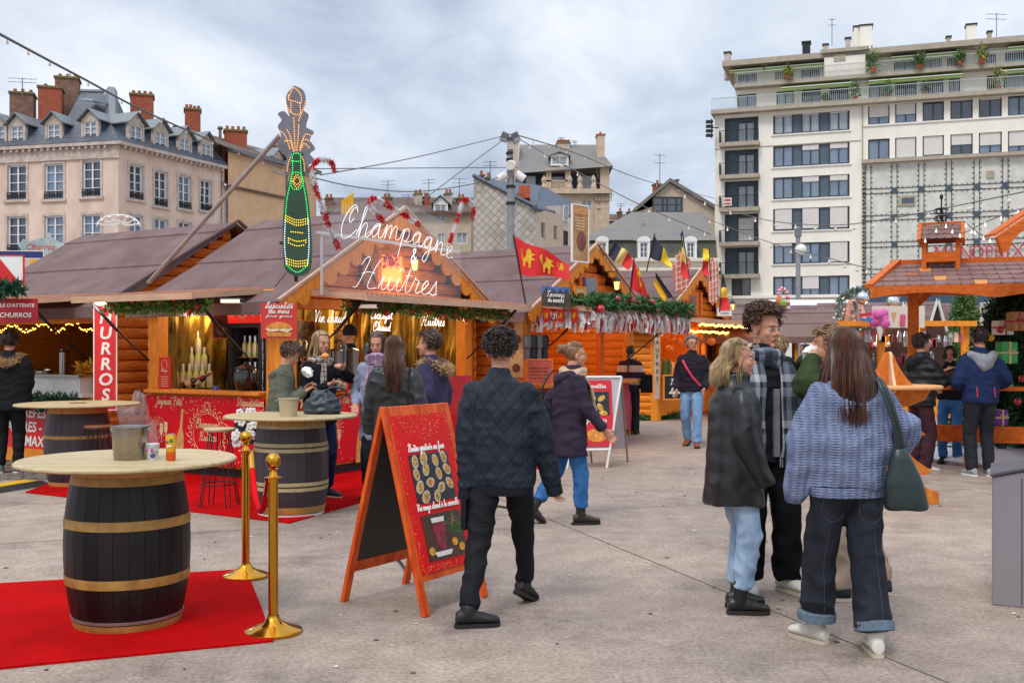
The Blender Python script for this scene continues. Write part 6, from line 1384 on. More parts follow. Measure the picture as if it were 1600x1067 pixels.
for k in range(70):
 m_ = [tinsel, cols_[k % 7], tinsel, cols_[(k * 3) % 7]][k % 4]; row = k % 3; q = V((p.x + rnd.uniform(-1.2,1.6),24.4 + (0 if row == 0 else .9),(1.75,1.24,1.64)[row])); h = rnd.uniform(.12,.3)
 o = MB(); o.box(-.05,-.03,0,.05,.03, h) if k % 2 else o.lathe([(0,0),(.05,0),(.06, h * .5),(.03, h),(0, h)], 8); o = o.build('sweet_packet', m_, None, bevel=.01, seg=1); o.location = q; tag(o, ('silver', ('orange', 'blue', 'pink', 'yellow', 'green', 'cream', 'red')[k % 7], 'silver', ('orange', 'blue', 'pink', 'yellow', 'green', 'cream', 'red')[(k * 3) % 7])[k % 4] + (' packet hung along the front beam of the sweets stall', ' packet on the lower shelf of the sweets stall', ' packet on the upper shelf of the sweets stall')[row], 'packet', 'packets in the sweets stall')
w9 = board('fascia_board', 'pale fascia board with a pink ice lolly and sundae print above the sweets stall', 'sign', facing(at(1404,495,24.1)),1.2,.5, mat('fascia_cream', 'cfc6b8', .6, var=.06)); mb = MB(); mb.tube([(-.02 + .1,-.01,-.2),(.1,-.01,.05)], .06,8); mb.build('printed_lolly', mat('pink', 'cc4a72', .5), w9); mb = MB(); mb.prism([(-.12,.1),(.0,.1),(-.05,-.12),(-.07,-.12)], (-.05,-.004,0), X, Z_, .003); mb.build('printed_sundae', mat('cream2', 'c79a6a', .5), w9)
q = at(1375,500,23.8); t = thing('cotton_candy', 'big pink cotton candy model on a white cone', 'model', q); mb = MB(); rnd = random.Random(3)
for _ in range(16): c = V((rnd.uniform(-.12,.12), rnd.uniform(-.08,.08), rnd.uniform(-.12,.16))); mb.ball(c, .12, n=10)
mb.build('floss', mat('floss_pink', 'cc5ea0', .8, var=.2, vs=9, bump=.6, bs=20), t, smooth=180); mb = MB(); mb.lathe([(.02,-.45),(.09,-.15),(0,-.14)], 10,(0,0,0)); mb.build('cone', white_p, t)
q = at(1352,497,23.5); t = thing('wrapped_sweet_model', 'red and blue striped wrapped sweet model left of the cotton candy', 'model', q); mb = MB(); mb.prism([(-.15,.06),(.12,.1),(.12,.02),(-.13,.0)], (0,0,.03), X, Z_, .06); mb.build('red_stripe', baub, t); mb = MB(); mb.prism([(-.15,-.06),(.13,-.09),(.13,-.0),(-.13,-.01)], (0,0,.0), X, Z_, .06); mb.build('blue_stripe', mat('toy_blue', '2b6fb0'), t)
q = at(1336,530,26); t = thing('gingerbread_gable', 'tall pink wafer gable frame decorated with silver tinsel', 'ornament', q); mb = MB()
for sg in (-1,1):
 mb.bar((sg * .5,0,-.7),(sg * .04,0,.95),.22,.06, up=(0,1,0))
mb.build('frame', mat('wafer', 'c58f7c', .7, var=.3, vs=8), t); mb = MB(); leaves(mb, [V((-.3,-.1,-.4)), V((0,-.1,.9)), V((.3,-.1,-.3))], .1,500,.06); mb.build('tinsel', tinsel, t)
q = at(1380,462,25); t = thing('silver_wreath', 'arched silver and green wreath carrying the two silver balls', 'ornament', q); mb = MB(); P = [at(*a) - q for a in ((1312,500,25),(1314,470,25),(1330,458,25),(1345,455,25),(1362,458,25),(1385,452,25),(1402,460,25))]; leaves(mb, catmull(P, 5),.1,1400,.07); mb.build('tinsel', [tinsel, mat('wreath_green', '5c7a6a', .6)], t)
silv = mat('silver_ball', 'c9cdd2', .08, metal=.9, var=.05)
for k, (px, py) in enumerate(((1348,466),(1395,472))):
 o = MB(); o.ball((0,0,0),.15, n=20, m=14); o.lathe([(.04,.14),(.04,.18),(0,.18)], 8); o = o.build('silver_ball', silv, None, smooth=50); o.location = at(px, py, 24.6); tag(o, ('large shiny silver ball, left one of the two', 'large shiny silver ball, right one of the two')[k], 'ornament', 'silver balls')
# candy cane model with sweets
q = at(1226,485,27); t = thing('candy_cane', 'pink and white striped candy cane model above the brown stall roof', 'candy cane', q); P = catmull([at(*a, 27) - q for a in ((1232,486),(1231,468),(1228,455),(1220,451),(1217,459),(1220,466))], 8)
for col, off, nm in ((mat('cane_pink', 'c2355f', .4),0, 'pink_stripe'),(white_p, 1, 'white_stripe')):
 mb = MB()
 for i in range(0, len(P) - 1): 
  if (i // 2) % 2 == off: mb.tube([P[i], P[i + 1]], .05,8)
 mb.build(nm, col, t)
mb = MB(); mb.ball(at(1223,475,26.9) - q, .11, n=10); mb.build('lime_sweet', mat('lime', '7aa02f', .5), t); mb = MB(); mb.ball(at(1216,470,26.9) - q, .07,.07,.14, n=10); mb.build('peach_sweet', mat('peach', 'd8754a', .5), t)
# street lamp in front of the white block
q = at(1247,0,60); t = thing('street_lamp', 'slim grey lamp post with a white globe in front of the white block', 'lamp', (q.x, 60,0)); zt = at(0,370,60).z; mb = MB(); mb.lathe([(.16,0),(.13, zt),(0, zt + .02)], 10); mb.build('pole', mat('mast_grey', '8c8f93'), t, smooth=40); mb = MB(); mb.ball((.15,0, at(0,390,60).z),.33, n=14); mb.build('lamp_globe', white_p, t, smooth=60); mb = MB(); mb.lathe([(.2, zt),(.2, zt + .5),(0, zt + .6)], 10); mb.build('lamp_head', zinc, t)
# trees
def fir(name, lab, p, h, r, n, seed, mats=None, size=.12):
 t = thing(name, lab, 'tree', p); rnd = random.Random(seed); mb = MB(); mb.tube([(0,0,0),(0,0, h * .95)], [h * .022, h * .004], 8); mb.build('trunk', mat('bark', '4a3a2c', .9, var=.3, vs=9), t)
 mb = MB(); tiers = int(h / .16)
 for i in range(tiers):
  z = h * (.08 + .9 * i / tiers); rr = r * (1 - (z / h)) ** .85 * rnd.uniform(.85,1.12) + .04
  for k in range(9):
   a = k * 6.283 / 9 + i * .7 + rnd.uniform(-.2,.2); e = V((math.cos(a) * rr, math.sin(a) * rr, -rr * .22)); o_ = V((0,0, z)); P = [o_, o_ + e * .5 + V((0,0, rr * .06)), o_ + e]
   leaves(mb, P, size * .55, int(n / tiers / 9), size, up=.1, w=.14, seed=rnd.randrange(9999))
 mb.build('crown', mats or [leafA, leafB], t); return t
fir('fir_tree', 'bushy green fir tree standing behind the pavilion', gp(1507,632),3.4,1.0,14000,3, [leafB, mat('fir_olive', '5f7238', .7, var=.3)], .16)
XT = fir('christmas_tree', 'dark green decorated Christmas tree at the right edge under the pavilion', V((at(1588,0,15.6).x, 15.6,0)),2.9,1.15,22000,8, [leafA, mat('fir_deep', '16371c', .7, var=.3)], .13)
def gift(px, py, Y, w_, h_, col, rib, lab):
 t = thing('gift_box', lab, 'gift', at(px, py, Y), R(10), 'gifts on the Christmas tree'); mb = MB(); mb.box(-w_ / 2,-.06,-h_ / 2, w_ / 2,.1, h_ / 2); mb.build('box', col, t, bevel=.01); mb = MB(); mb.box(-.012,-.066,-h_ / 2 - .005,.012,.105, h_ / 2 + .005); mb.box(-w_ / 2 - .005,-.065,-.012, w_ / 2 + .005,.104,.012)
 for s_ in (-1,1): mb.tube([(0,-.07,0),(s_ * .05,-.09,.04),(s_ * .06,-.08,.0),(0,-.07,0)], .008,5)
 mb.build('ribbon', rib, t)
gift(1574,551,14.35,.23,.29, mat('gift_green', '16b052', .35, var=.1, coat=.3), cream, 'bright green gift box with a cream ribbon on the Christmas tree'); gift(1589,502,14.5,.2,.26, mat('gift_gold', 'b08a4a', .35, var=.3, vs=20), baub, 'gold patterned gift box with a red bow near the top of the Christmas tree')
gift(1568,512,14.8,.24,.2, whitep, baub, 'white gift box beside the gold one on the Christmas tree'); gift(1563,652,14.3,.16,.2, mat('gift_purple', '6a2fa0', .4), cream, 'purple gift at the foot of the Christmas tree')
for k, (px, py, m_, lab) in enumerate(((1563,515, baub, 'red bauble left of the white gift'),(1597,592, baub, 'red star ornament at the right edge of the tree'),(1577,602, mat('gift_green', '16b052'), 'small green bauble under the green gift'),(1548,528, yell, 'yellow ornament at the upper left of the tree'),(1590,628, baub, 'dark red bauble low on the Christmas tree'))):
 o = MB(); o.ball((0,0,0),.05, n=12); o = o.build('bauble', m_, None, smooth=60); o.location = at(px, py, 14.45); tag(o, lab, 'bauble', 'baubles on the Christmas tree')
o = MB(); rnd = random.Random(2); o.lathe([(1.25,.0),(1.3,.05),(.9,.16),(.3,.2),(0,.2)], 40)
for v_ in o.v: v_.z *= 1 + .6 * noise.noise(v_ * 4)
o = o.build('snow_cloth', mat('snow_cloth', 'd5dae2', .8, var=.08, bump=.3, bs=8), None, smooth=60); o.location = (XT.location.x - .25,15.2,.0); tag(o, 'crumpled white snow cloth round the foot of the Christmas tree', 'cloth')
q = at(1541,0,16); o = MB(); o.box(-.07,-.07,0,.07,.07,2.3); o = o.build('white_post', white_p, None, bevel=.01); o.location = (q.x, 16,0); tag(o, 'plain white square post left of the Christmas tree', 'post')
# == timber pavilion
PV = thing('timber_pavilion', 'orange timber pavilion with a shingled roof, counter rail and little bell turret', 'pavilion', (at(1427,0,14).x, 14,0)); o_ = V(PV.location); dv = V((.93,-.36,0)).normalized(); nv = V((-dv.y, dv.x, 0))
Mv = Matrix.Rotation(math.atan2(dv.y, dv.x),4, 'Z'); pav_w = wood('pavilion_wood', 'b04a12', 'd87024', st=(1.2,7,7)); shg = mat('shingle', '6a4c48', .75, var=.2, vs=3, col2='86625c'); shg2 = mat('shingle_amber', 'c8854a', .75, var=.1)
def lp(v): return Mv.inverted() @ (V(v) - o_)
E0 = lp(at(1360,449,13.6)); zE = E0.z; T0 = lp(at(1405,414,14.75)); zT = T0.z; xr = 4.2
dpt = T0.y - E0.y; L0 = E0.x
def pav(): m_ = MB(); m_.T = Mv; return m_
mb = pav(); e2m = MB(); e2m.T = Mv; rws = 5; rnd = random.Random(5)
amber = {(1,5),(2,12),(3,3),(3,20),(1,24),(2,30),(0,8),(3,27),(2,17),(0,18)}
for r_ in range(rws):
 f0, f1 = r_ / rws, (r_ + 1.25) / rws; f1 = min(f1,1)
 y0_, y1_ = E0.y + dpt * f0, E0.y + dpt * f1; z0_, z1_ = zE + (zT - zE) * f0, zE + (zT - zE) * f1; xs0 = L0 + (T0.x - L0) * f0; k = 0; x = xs0 + (r_ % 2) * -.07
 while x < xr:
  m_ = e2m if (r_, k) in amber else mb; w_ = .15; pts = [(x + w_ * (.5 - .5 * math.cos(a * math.pi / 4)), y0_ + .02 * 0 - .035 * math.sin(a * math.pi / 4), z0_ + .03 - .012 * math.sin(a * math.pi / 4)) for a in range(5)]
  top = [(x + w_, y1_, z1_ + .012),(x, y1_, z1_ + .012)]; bot = [(p_[0], p_[1], p_[2] - .014) for p_ in pts]; n_ = len(pts)
  m_.add(pts + top + bot, [tuple(range(n_ + 2))] + [(i, i + 1, n_ + 2 + i + 1, n_ + 2 + i) for i in range(n_ - 1)]); x += w_ + .004; k += 1
mb.build('roof', shg, PV)['label'] = 'roof of rounded brown shingles'; e2m.build('amber_shingles', shg2, PV)
mb = pav(); mb.add([(L0, E0.y, zE - .0),(xr, E0.y, zE - .0),(xr, T0.y, zT - .02),(T0.x, T0.y, zT - .02),(xr, T0.y + dpt, zE),(L0, T0.y + dpt, zE)], [(0,1,2,3),(3,2,4,5),(0,3,5)]); mb.build('roof_boards', pav_w, PV)
mb = pav(); mb.bar((L0 - .02, E0.y - .03, zE + .01),(T0.x - .02, T0.y, zT + .05),.1,.06); mb.bar((T0.x - .05, T0.y, zT + .03),(xr, T0.y, zT + .03),.08,.07); mb.build('ridge_board', pav_w, PV)
arc = [(L0, zE + .01)] + [(xr, zE + .01),(xr, zE - .07)] + [(L0 + (xr - L0) * t, zE - .16 + .08 * abs(math.sin(t * math.pi * 3 + .2))) for t in [1 - i / 40 for i in range(41)]]
mb = pav(); mb.prism(arc, (0, E0.y - .0,0), X, Z_, .05); mb.build('fascia_beam', pav_w, PV)
for x in (0.0,3.6):
 mb = pav(); mb.box(x - .07,-.07,0, x + .07,.07, zE + .2); mb.build('post', pav_w, PV, bevel=.012)
 mb = pav(); mb.bar((x + .05,0, zE - .2),(x + .2,0, zE - .05),.07,.08); mb.build('brace', pav_w, PV)
CR = thing('counter_rail', 'long orange plank counter with a lower kick board where people lean', 'counter', (at(1455,0,14.05).x, 14.05,0)); ux_ = at(1600,0,13.6) - at(1455,0,14.05); ux_.z = 0; ln = ux_.length + 1.5; Mc = Matrix.Rotation(math.atan2(ux_.y, ux_.x),4, 'Z')
for nm, y0_, y1_, z0_, z1_, x0_ in (('counter_top', -.15,.2,1.06,1.11,-.2),('kick_board', .2,.25,.36,.58,-1.0)):
 mb = MB(); mb.T = Mc; mb.box(x0_, y0_, z0_, ln, y1_, z1_); mb.build(nm, pav_w, CR, bevel=.008)
for x in (.4,2.6): mb = MB(); mb.T = Mc; mb.box(x, .06,0, x + .1,.16,1.06); mb.build('leg', pav_w, CR)
# turret
TR = thing('bell_turret', 'little open wooden turret with a shingled roof on the pavilion ridge', 'turret', (0,0,0)); TR.matrix_world = Matrix.Translation(at(1471,411,14.35)) @ Matrix.Rotation(R(-24),4, 'Z')
TR.scale = (.84,) * 3; s_ = .25; mb = MB()
for x in (-s_, s_):
 for y in (-s_, s_): mb.box(x - .035, y - .035,-.12, x + .035, y + .035,.4)
mb.build('post', pav_w, TR); mb = MB(); mb.box(-s_ - .01,-s_ - .03,0, s_ + .01,-s_ - .005,.16); mb.box(-s_ - .01, s_ + .005,0, s_ + .01, s_ + .03,.16); mb.box(s_ + .005,-s_, 0, s_ + .03, s_, .16); mb.box(-s_ - .03,-s_, 0,-s_ - .005, s_, .16); mb.build('parapet', pav_w, TR)
mb = MB()
for sg in (-1,1):
 for r_ in range(3):
  f0, f1 = r_ / 3, min(1,(r_ + 1.3) / 3); y0_, y1_ = sg * .38 * (1 - f0), sg * .38 * (1 - f1); z0_, z1_ = .36 + .25 * f0,.36 + .25 * f1
  for k in range(5):
   x = -.3 + k * .12; pts = [(x + .06 - .06 * math.cos(a * math.pi / 4), y0_ + sg * .02 * math.sin(a * math.pi / 4), z0_ + .02 - .02 * math.sin(a * math.pi / 4)) for a in range(5)]; mb.add(pts + [(x + .12, y1_, z1_),(x, y1_, z1_)], [tuple(range(7))])
mb.add([(-.3,-.38,.35),(.3,-.38,.35),(.3,0,.6),(-.3,0,.6),(.3,.38,.35),(-.3,.38,.35)], [(0,1,2,3),(3,2,4,5),(1,4,2),(0,3,5)]); mb.build('roof', shg, TR)
mb = MB()
for x in (-.32,.32):
 for sg in (-1,1): mb.bar((x, sg * .42,.33),(x, 0,.63),.05,.06)
mb.bar((-.34,0,.64),(.34,0,.64),.05,.04); mb.build('bargeboard', pav_w, TR)
mb = MB(); mb.tube([(0,0,.6),(0,0,1.05)], .012,6); mb.ball((0,0,1.07),.03,.03,.05,6)
for a in range(6):
 for zz_ in (.72,.84): c = V((.06 * math.cos(a * 1.05),.06 * math.sin(a * 1.05), zz_)); mb.tube([c + V((.045 * math.cos(t),.0,.045 * math.sin(t))) for t in [i * .7 for i in range(8)]], .009,4)
mb.build('iron_finial', iron, TR)
# arched gable of the nearer pavilion at the right edge
AG = thing('arched_gable', 'curved orange timber gable at the upper right edge', 'gable', (at(1620,0,12.2).x, 12.2,0)); sc2 = 12.2 / FPX
def g2(x, y): return ((x - 1620) * sc2, CZ + (HZ - y) * sc2)
outl = [g2(*q) for q in ((1554,372),(1556,369),(1600,340),(1660,300),(1660,312),(1612,358),(1590,364),(1577,378),(1572,392),(1562,397))]
mb = MB(); mb.prism(outl, (0,0,0), X, Z_, .08); mb.build('bargeboard', pav_w, AG)
mb = MB(); a = g2(1556,368); b = g2(1660,298); mb.add([(a[0], 0, a[1]),(b[0], 0, b[1]),(b[0], 0.3, b[1]),(a[0], 0.3, a[1]),(a[0], 0, a[1] + .03),(b[0], 0, b[1] + .03),(b[0], 0.3, b[1] + .03),(a[0], 0.3, a[1] + .03)], [(0,1,2,3),(4,5,6,7),(0,4,7,3),(0,1,5,4)]); mb.build('roof_boards', pav_w, AG)
mb = MB(); mb.box(.6,.1,0,.76,.26,3.0); mb.build('post', pav_w, AG)
# == fir-shaped plywood table
ft = gp(1388,786); FT_ = thing('fir_shaped_table', 'orange plywood standing table cut like a fir tree with a round top', 'table', ft, R(-8)); ply = wood('plywood', 'b8601f', 'd98538', st=(4,4,2)); plye = mat('ply_edge', 'd9b088', .6)
half = catmull([(.0,1.57),(.05,1.54),(.1,1.42),(.2,1.27),(.28,1.2)], 3) + [V((.28,1.19,0)), V((.12,1.12,0))] + catmull([(.12,1.12),(.18,.88),(.37,.72)], 4) + catmull([(.37,.72),(.3,.69),(.17,.68)], 2) + catmull([(.17,.68),(.22,.5),(.44,.34)], 4) + catmull([(.44,.34),(.36,.3),(.24,.3)], 2) + catmull([(.24,.3),(.32,.2),(.5,.12)], 4) + [V((.5,0,0)), V((.3,0,0)), V((.26,.05,0)), V((0,.05,0))]
out = [(p.x, p.y) for p in half] + [(-p.x, p.y) for p in half[::-1]]
oo = []; [oo.append(q) for q in out if not oo or (abs(q[0] - oo[-1][0]) + abs(q[1] - oo[-1][1])) > 1e-4]
mb = MB(); mb.prism(oo[:-1] if oo[0] == oo[-1] else oo, (0,-.013,0), X, Z_, -.026); mb.build('silhouette_panel', ply, FT_, bevel=.002, seg=1)
mb = MB(); mb.prism([q for q in oo if q[0] >= 0][:], (.0,.016,0),(0,1,0), Z_, .026); mb.prism([(-x, z) for x, z in oo if x >= 0], (.0,-.016,0),(0,1,0), Z_, .026); mb.build('silhouette_panel', plye, FT_)
mb = MB(); mb.lathe([(0,1.19),(.52,1.19),(.53,1.2),(.53,1.215),(.52,1.225),(0,1.225)], 48); mb.build('table_top', wood('ply_top', 'c98a55', 'dca36c', st=(1,5,5)), FT_, smooth=40)
mb = MB(); mb.prism([(0,0),(.42,0),(.36,-.1),(.2,-.17),(0,-.2)], (0,-.1,1.188), V((.8,-.6,0)), Z_, .024); mb.build('shelf_bracket', ply, FT_)
# grey cabinet at the right edge
q = gp(1550,945); t = thing('metal_cabinet', 'plain grey metal cabinet with a sloping lid at the right edge', 'cabinet', q, R(-25)); cabm_ = mat('cabinet_grey', '8a858a', .45, metal=.1, var=.05, vs=2)
mb = MB(); mb.add([(0,0,0),(.9,0,0),(.9,.7,0),(0,.7,0),(0,0,.8),(.9,0,1.02),(.9,.7,1.02),(0,.7,.8)], [(3,2,1,0),(0,1,5,4),(1,2,6,5),(2,3,7,6),(3,0,4,7),(4,5,6,7)]); mb.build('body', cabm_, t, bevel=.008); mb = MB(); mb.add([(-.012,-.015,.803),(.92,-.015,1.031),(.92,.71,1.031),(-.012,.71,.803),(-.012,-.015,.818),(.92,-.015,1.046),(.92,.71,1.046),(-.012,.71,.818)], [(3,2,1,0),(0,1,5,4),(1,2,6,5),(2,3,7,6),(3,0,4,7),(4,5,6,7)]); mb.build('lid', mat('cab_dark', '55525a', .4, metal=.3), t); mb = MB(); mb.box(.165,-.004,.02,.172,.001,.8); mb.box(.4,-.004,.02,.407,.001,.85); mb.build('panel_seam', mat('cab_dark', '55525a'), t)

# == red carpets
carp = mat('carpet_red', 'a4070b', 1, var=.3, vs=2.2, bump=.8, bs=120, col2='c00a0e', spec=.05)
def carpet(lab, pts, z=.012):
 P = [gp(*q) for q in pts]; c = sum(P, V()) / len(P); c.z = 0; t = MB(); out = []
 n = len(P)
 for i in range(n):
  a, b = P[i], P[(i + 1) % n]
  for k in range(8): out.append(a.lerp(b, k / 8) + V((noise.noise(a * 3 + V((k, 0,0))) * .006, noise.noise(a * 2 + V((0, k, 1))) * .006,0)))
 t.prism([((p - c).x, (p - c).y) for p in out], (0,0,.001),(1,0,0),(0,1,0), z); o = t.build('red_carpet', carp, None); o.location = c; return tag(o, lab, 'carpet')
carpet('near red carpet under the big barrel table, lower left', [(-120,1058),(428,1003),(385,891),(-120,920)])
carpet('further red carpet in front of the champagne stall counters', [(40,770),(452,818),(590,778),(900,722),(860,705),(620,722),(430,752),(240,725),(120,738)])
# yellow and black cable ramp
a, b = gp(-40,777), gp(78,757); d = (b - a).normalized(); nrm = V((-d.y, d.x, 0)); t = thing('cable_ramp', 'yellow and black rubber cable ramp at the left edge', 'cable ramp', a); mb = MB(); q = V(); L2 = (b - a).length
for i in range(3):
 s0, s1 = L2 * i / 3 + .01, L2 * (i + 1) / 3; P = lambda s, v, z: d * s + nrm * v + V((0,0, z)); mb.add([P(s0,-.02,.002), P(s1,-.02,.002), P(s1,.1,.045), P(s0,.1,.045), P(s0,.4,.045), P(s1,.4,.045), P(s1,.5,.002), P(s0,.5,.002)], [(0,1,2,3),(3,2,5,4),(4,5,6,7),(0,3,4,7),(1,6,5,2)])
mb.build('rubber_base', mat('rubber', '2c2b2a', .8, var=.2), t); mb = MB(); P = lambda s, v, z: d * s + nrm * v + V((0,0, z)); mb.add([P(.02,.13,.05), P(L2 - .02,.13,.05), P(L2 - .02,.37,.05), P(.02,.37,.05)], [(0,1,2,3)]); mb.build('yellow_lid', mat('ramp_yellow', 'd8ab12', .6, var=.15), t)
# black cables lying behind the walking man
for k, L_ in enumerate((((742,800),(770,792),(800,795),(830,790)),((640,905),(625,880),(600,862),(590,850)))):
 P = [gp(*q) + V((0,0,.012)) for q in L_]; o = P[0]; m_ = MB(); m_.tube(catmull([p - o for p in P], 6),.01,6); o2 = m_.build('cable', blackm, None); o2.location = o; tag(o2,('black cable lying on the paving behind the walking man', 'thin black cable on the paving under the chalkboard sign')[k], 'cable')

# == barrel tables
staves = mat('barrel_black', '161214', .42, var=.7, vs=7, bump=.3, bs=30, stretch=(1,1,.12), spec=.3); staves2 = mat('barrel_faded', '352c33', .45, var=.2, vs=3, bump=.12, bs=30, stretch=(1,1,.2)); hoopm = mat('hoop_gold', '8f6a30', .5, metal=.15, vs=9, col2='b58d4a', bump=.2); topm = wood('table_top_wood', 'a08c62', 'c9b792', rough=.5, st=(1,12,12), sc_=3); rawm = wood('stave_end', 'a8753f', 'c9985c', st=(6,6,1))
def barrel(lab, p, m, hoops, top_r=.615, rz=0, sc_=1, rb=.35, rt=.29, topm_=None):
 t = thing('barrel_table', lab, 'table', p, rz, 'standing tables made of wine barrels'); H = .93 * sc_; n = 26
 def rad(z): u = z / H * 2 - 1; return rt + (rb - rt) * (1 - abs(u) ** 2.1)
 mb = MB(); K = 28
 for i in range(n):
  a0, a1 = 2 * math.pi * i / n + .004,2 * math.pi * (i + 1) / n - .004; vs = []; fs = []
  for k in range(K + 1):
   z = H * k / K; r_ = rad(z)
   for a in (a0,(a0 + a1) / 2, a1): vs.append((r_ * math.cos(a), r_ * math.sin(a), z))
  for k in range(K):
   for j in (0,1): fs.append((k * 3 + j, k * 3 + j + 1, k * 3 + j + 4, k * 3 + j + 3))
  mb.add(vs, fs)
 mb.lathe([(rad(z) - .006, z) for z in [H * k / 14 for k in range(15)]], 48); bd = mb.build('staves', m, t, smooth=50)
 for z0_, z1_, hm in hoops:
  mb = MB(); e = .004; mb.lathe([(rad(z0_) - .004, z0_),(rad(z0_) + e, z0_ + .001),(rad((z0_ + z1_) / 2) + e + .001,(z0_ + z1_) / 2),(rad(z1_) + e, z1_ - .001),(rad(z1_) - .004, z1_)], 56); mb.build('hoop', hm, t, smooth=35)
 mb = MB(); r_ = top_r; zt = H + .005; mb.lathe([(0, zt),(r_ - .012, zt),(r_, zt + .008),(r_, zt + .018),(r_ - .01, zt + .026),(0, zt + .026)], 72); mb.build('table_top', topm_ or topm, t, smooth=30); return t, zt + .026
q = gp(200,972); hp = [(.0,.05, hoopm),(.055,.075, mat('hoop_steel', '8d8580', .4, metal=.4)),(.26,.315, hoopm),(.585,.64, hoopm),(.83,.875, hoopm),(.875,.93, rawm)]
T1, z1t = barrel('big black wine barrel table with gold hoops on the near red carpet', q, staves, hp, .615, rb=.352, rt=.29)
q2 = gp(455,802); T2, z2t = barrel('faded barrel table with pale double hoops carrying a bucket and a bag', q2, staves2, [(0,.03, white_p),(.035,.1, hoopm),(.25,.285, topm),(.30,.335, topm),(.62,.655, topm),(.67,.705, topm),(.84,.875, topm),(.875,.93, rawm)], .64, rb=.36, rt=.31)
q3 = gp(122,757); T3, z3t = barrel('faded barrel table nearest the churros stall with a hole in its top', q3, staves2, [(0,.06, rawm),(.25,.28, hoopm),(.56,.60, hoopm),(.85,.93, rawm)], .7, rb=.375, rt=.31)
mb = MB(); mb.lathe([(0, z3t + .002),(.1, z3t + .002),(.1, z3t + .006),(0, z3t + .007)], 24); mb.build('centre_plate', mat('hole_dark', '6a5638', .7), T3)
# steel bucket with handles, cup and can on the near table
p = T1.location + V((.035,-.06, z1t)); bk = thing('ice_bucket', 'shiny steel ice bucket on the near barrel table', 'bucket', p); mb = MB(); mb.lathe([(0,0),(.088,0),(.092,.005),(.103,.18),(.108,.183),(.108,.192),(.1,.19),(.097,.18),(.088,.01),(0,.01)], 40); mb.build('body', steel, bk, smooth=35); mb = MB()
for s_ in (-1,1): mb.ball((s_ * .104,0,.17),.014, n=10)
mb.build('handle_knob', steel, bk, smooth=60)
p = gp(239,710, z1t); p.y = T1.location.y - .1; p = V((at(239,700,6.1).x, 6.1, z1t)); cu = thing('paper_cup', 'small paper cup with turquoise, pink and purple print', 'cup', p); mb = MB(); mb.lathe([(0,0),(.026,0),(.036,.09),(.038,.092),(.036,.094),(.034,.09),(.025,.004),(0,.004)], 28); mb.build('cup_body', mat('cup_print', '8fb4b0', .5, var=.5, vs=38, col2='d5dce0', vc=(.42,.52)), cu, smooth=40)
mb = MB(); mb.ball((-.022,-.02,.06),.013,.008,.014,8); mb.ball((.004,-.032,.055),.01,.006,.016,8); mb.build('pink_print', mat('cup_pink', 'c24a92', .5), cu); mb = MB(); mb.ball((.008,-.027,.025),.016,.007,.014,8); mb.build('purple_print', mat('cup_purple', '4a3a7a', .5), cu)
p = V((at(267,705,6.05).x, 6.05, z1t)); cn = thing('drink_can', 'slim orange and yellow drink can with a fruit print', 'can', p); mb = MB(); mb.lathe([(0,.002),(.022,0),(.0275,.008),(.0275,.05)], 30); mb.build('can_lower', mat('can_orange', 'd8541a', .3, metal=.3, var=.15, vs=20), cn, smooth=40); mb = MB(); mb.lathe([(.0275,.05),(.0275,.14),(.024,.148)], 30); mb.build('can_upper', mat('can_yellow', 'dca21c', .3, metal=.3, var=.25, vs=25), cn, smooth=40); mb = MB(); mb.lathe([(.024,.148),(.025,.152),(.022,.15),(0,.149)], 30); mb.build('can_lid', steel, cn, smooth=40)
mb = MB(); mb.ball((0,-.024,.085),.017,.006,.014,10); mb.build('printed_peach', mat('peach2', 'c87a22', .4), cn); mb = MB(); mb.ball((.008,-.025,.115),.014,.005,.012,8); mb.ball((-.012,-.024,.108),.01,.005,.007,8); mb.build('printed_leaf', mat('leaf_print', '3e7a2a', .5), cn); mb = MB(); mb.box(-.014,-.0305,.08,.014,-.029,.09); mb.build('printed_badge', whitep, cn)
# beige bucket and handbag on the second table
p = V((at(451,640,10.0).x, 10.0, z2t)); bb = thing('beige_bucket', 'small beige bucket with side handles on the second barrel table', 'bucket', p); mb = MB(); mb.lathe([(0,0),(.078,0),(.095,.16),(.1,.162),(.1,.172),(.09,.17),(.076,.01),(0,.01)], 30); mb.build('body', mat('bucket_beige', 'b8a98c', .4, metal=.2, var=.08), bb, smooth=35); mb = MB()
for s_ in (-1,1): mb.tube([(s_ * .095,-.02,.15),(s_ * .125,0,.15),(s_ * .095,.02,.15)], .007,6)
mb.build('handle', steel, bb)
# stools
def stool(lab, p, h=.76, seatm=None):
 t = thing('bar_stool', lab, 'stool', p, .4, 'round wooden stools with hairpin legs'); mb = MB(); mb.lathe([(0, h - .03),(.155, h - .03),(.16, h - .02),(.16, h - .008),(.15, h),(0, h)], 32); mb.build('seat', seatm or topm, t, smooth=30)
 for k in range(4):
  a = k * math.pi / 2 + .3; c = lambda r_, da, z: V((r_ * math.cos(a + da), r_ * math.sin(a + da), z)); mb = MB(); mb.tube(catmull([c(.1,-.25, h - .03), c(.15,-.2, h * .5), c(.2,-.12,.05), c(.205,-.06,.012), c(.205,.06,.012), c(.2,.12,.05), c(.15,.2, h * .5), c(.1,.25, h - .03)], 4),.0065,6); mb.build('leg', iron, t, smooth=60)
 mb = MB(); mb.tube([(.17 * math.cos(a * math.pi / 12),.17 * math.sin(a * math.pi / 12),.24) for a in range(25)], .0065,6); mb.build('foot_ring', iron, t, smooth=60)
stool('round pale stool with black hairpin legs left of the second barrel table', gp(343,792),.8); stool('brown-topped stool beside the barrel table nearest the churros stall', gp(165,763) + V((0,-.2,0)),.74, mat('seat_brown', '7a4a30', .5, var=.2))
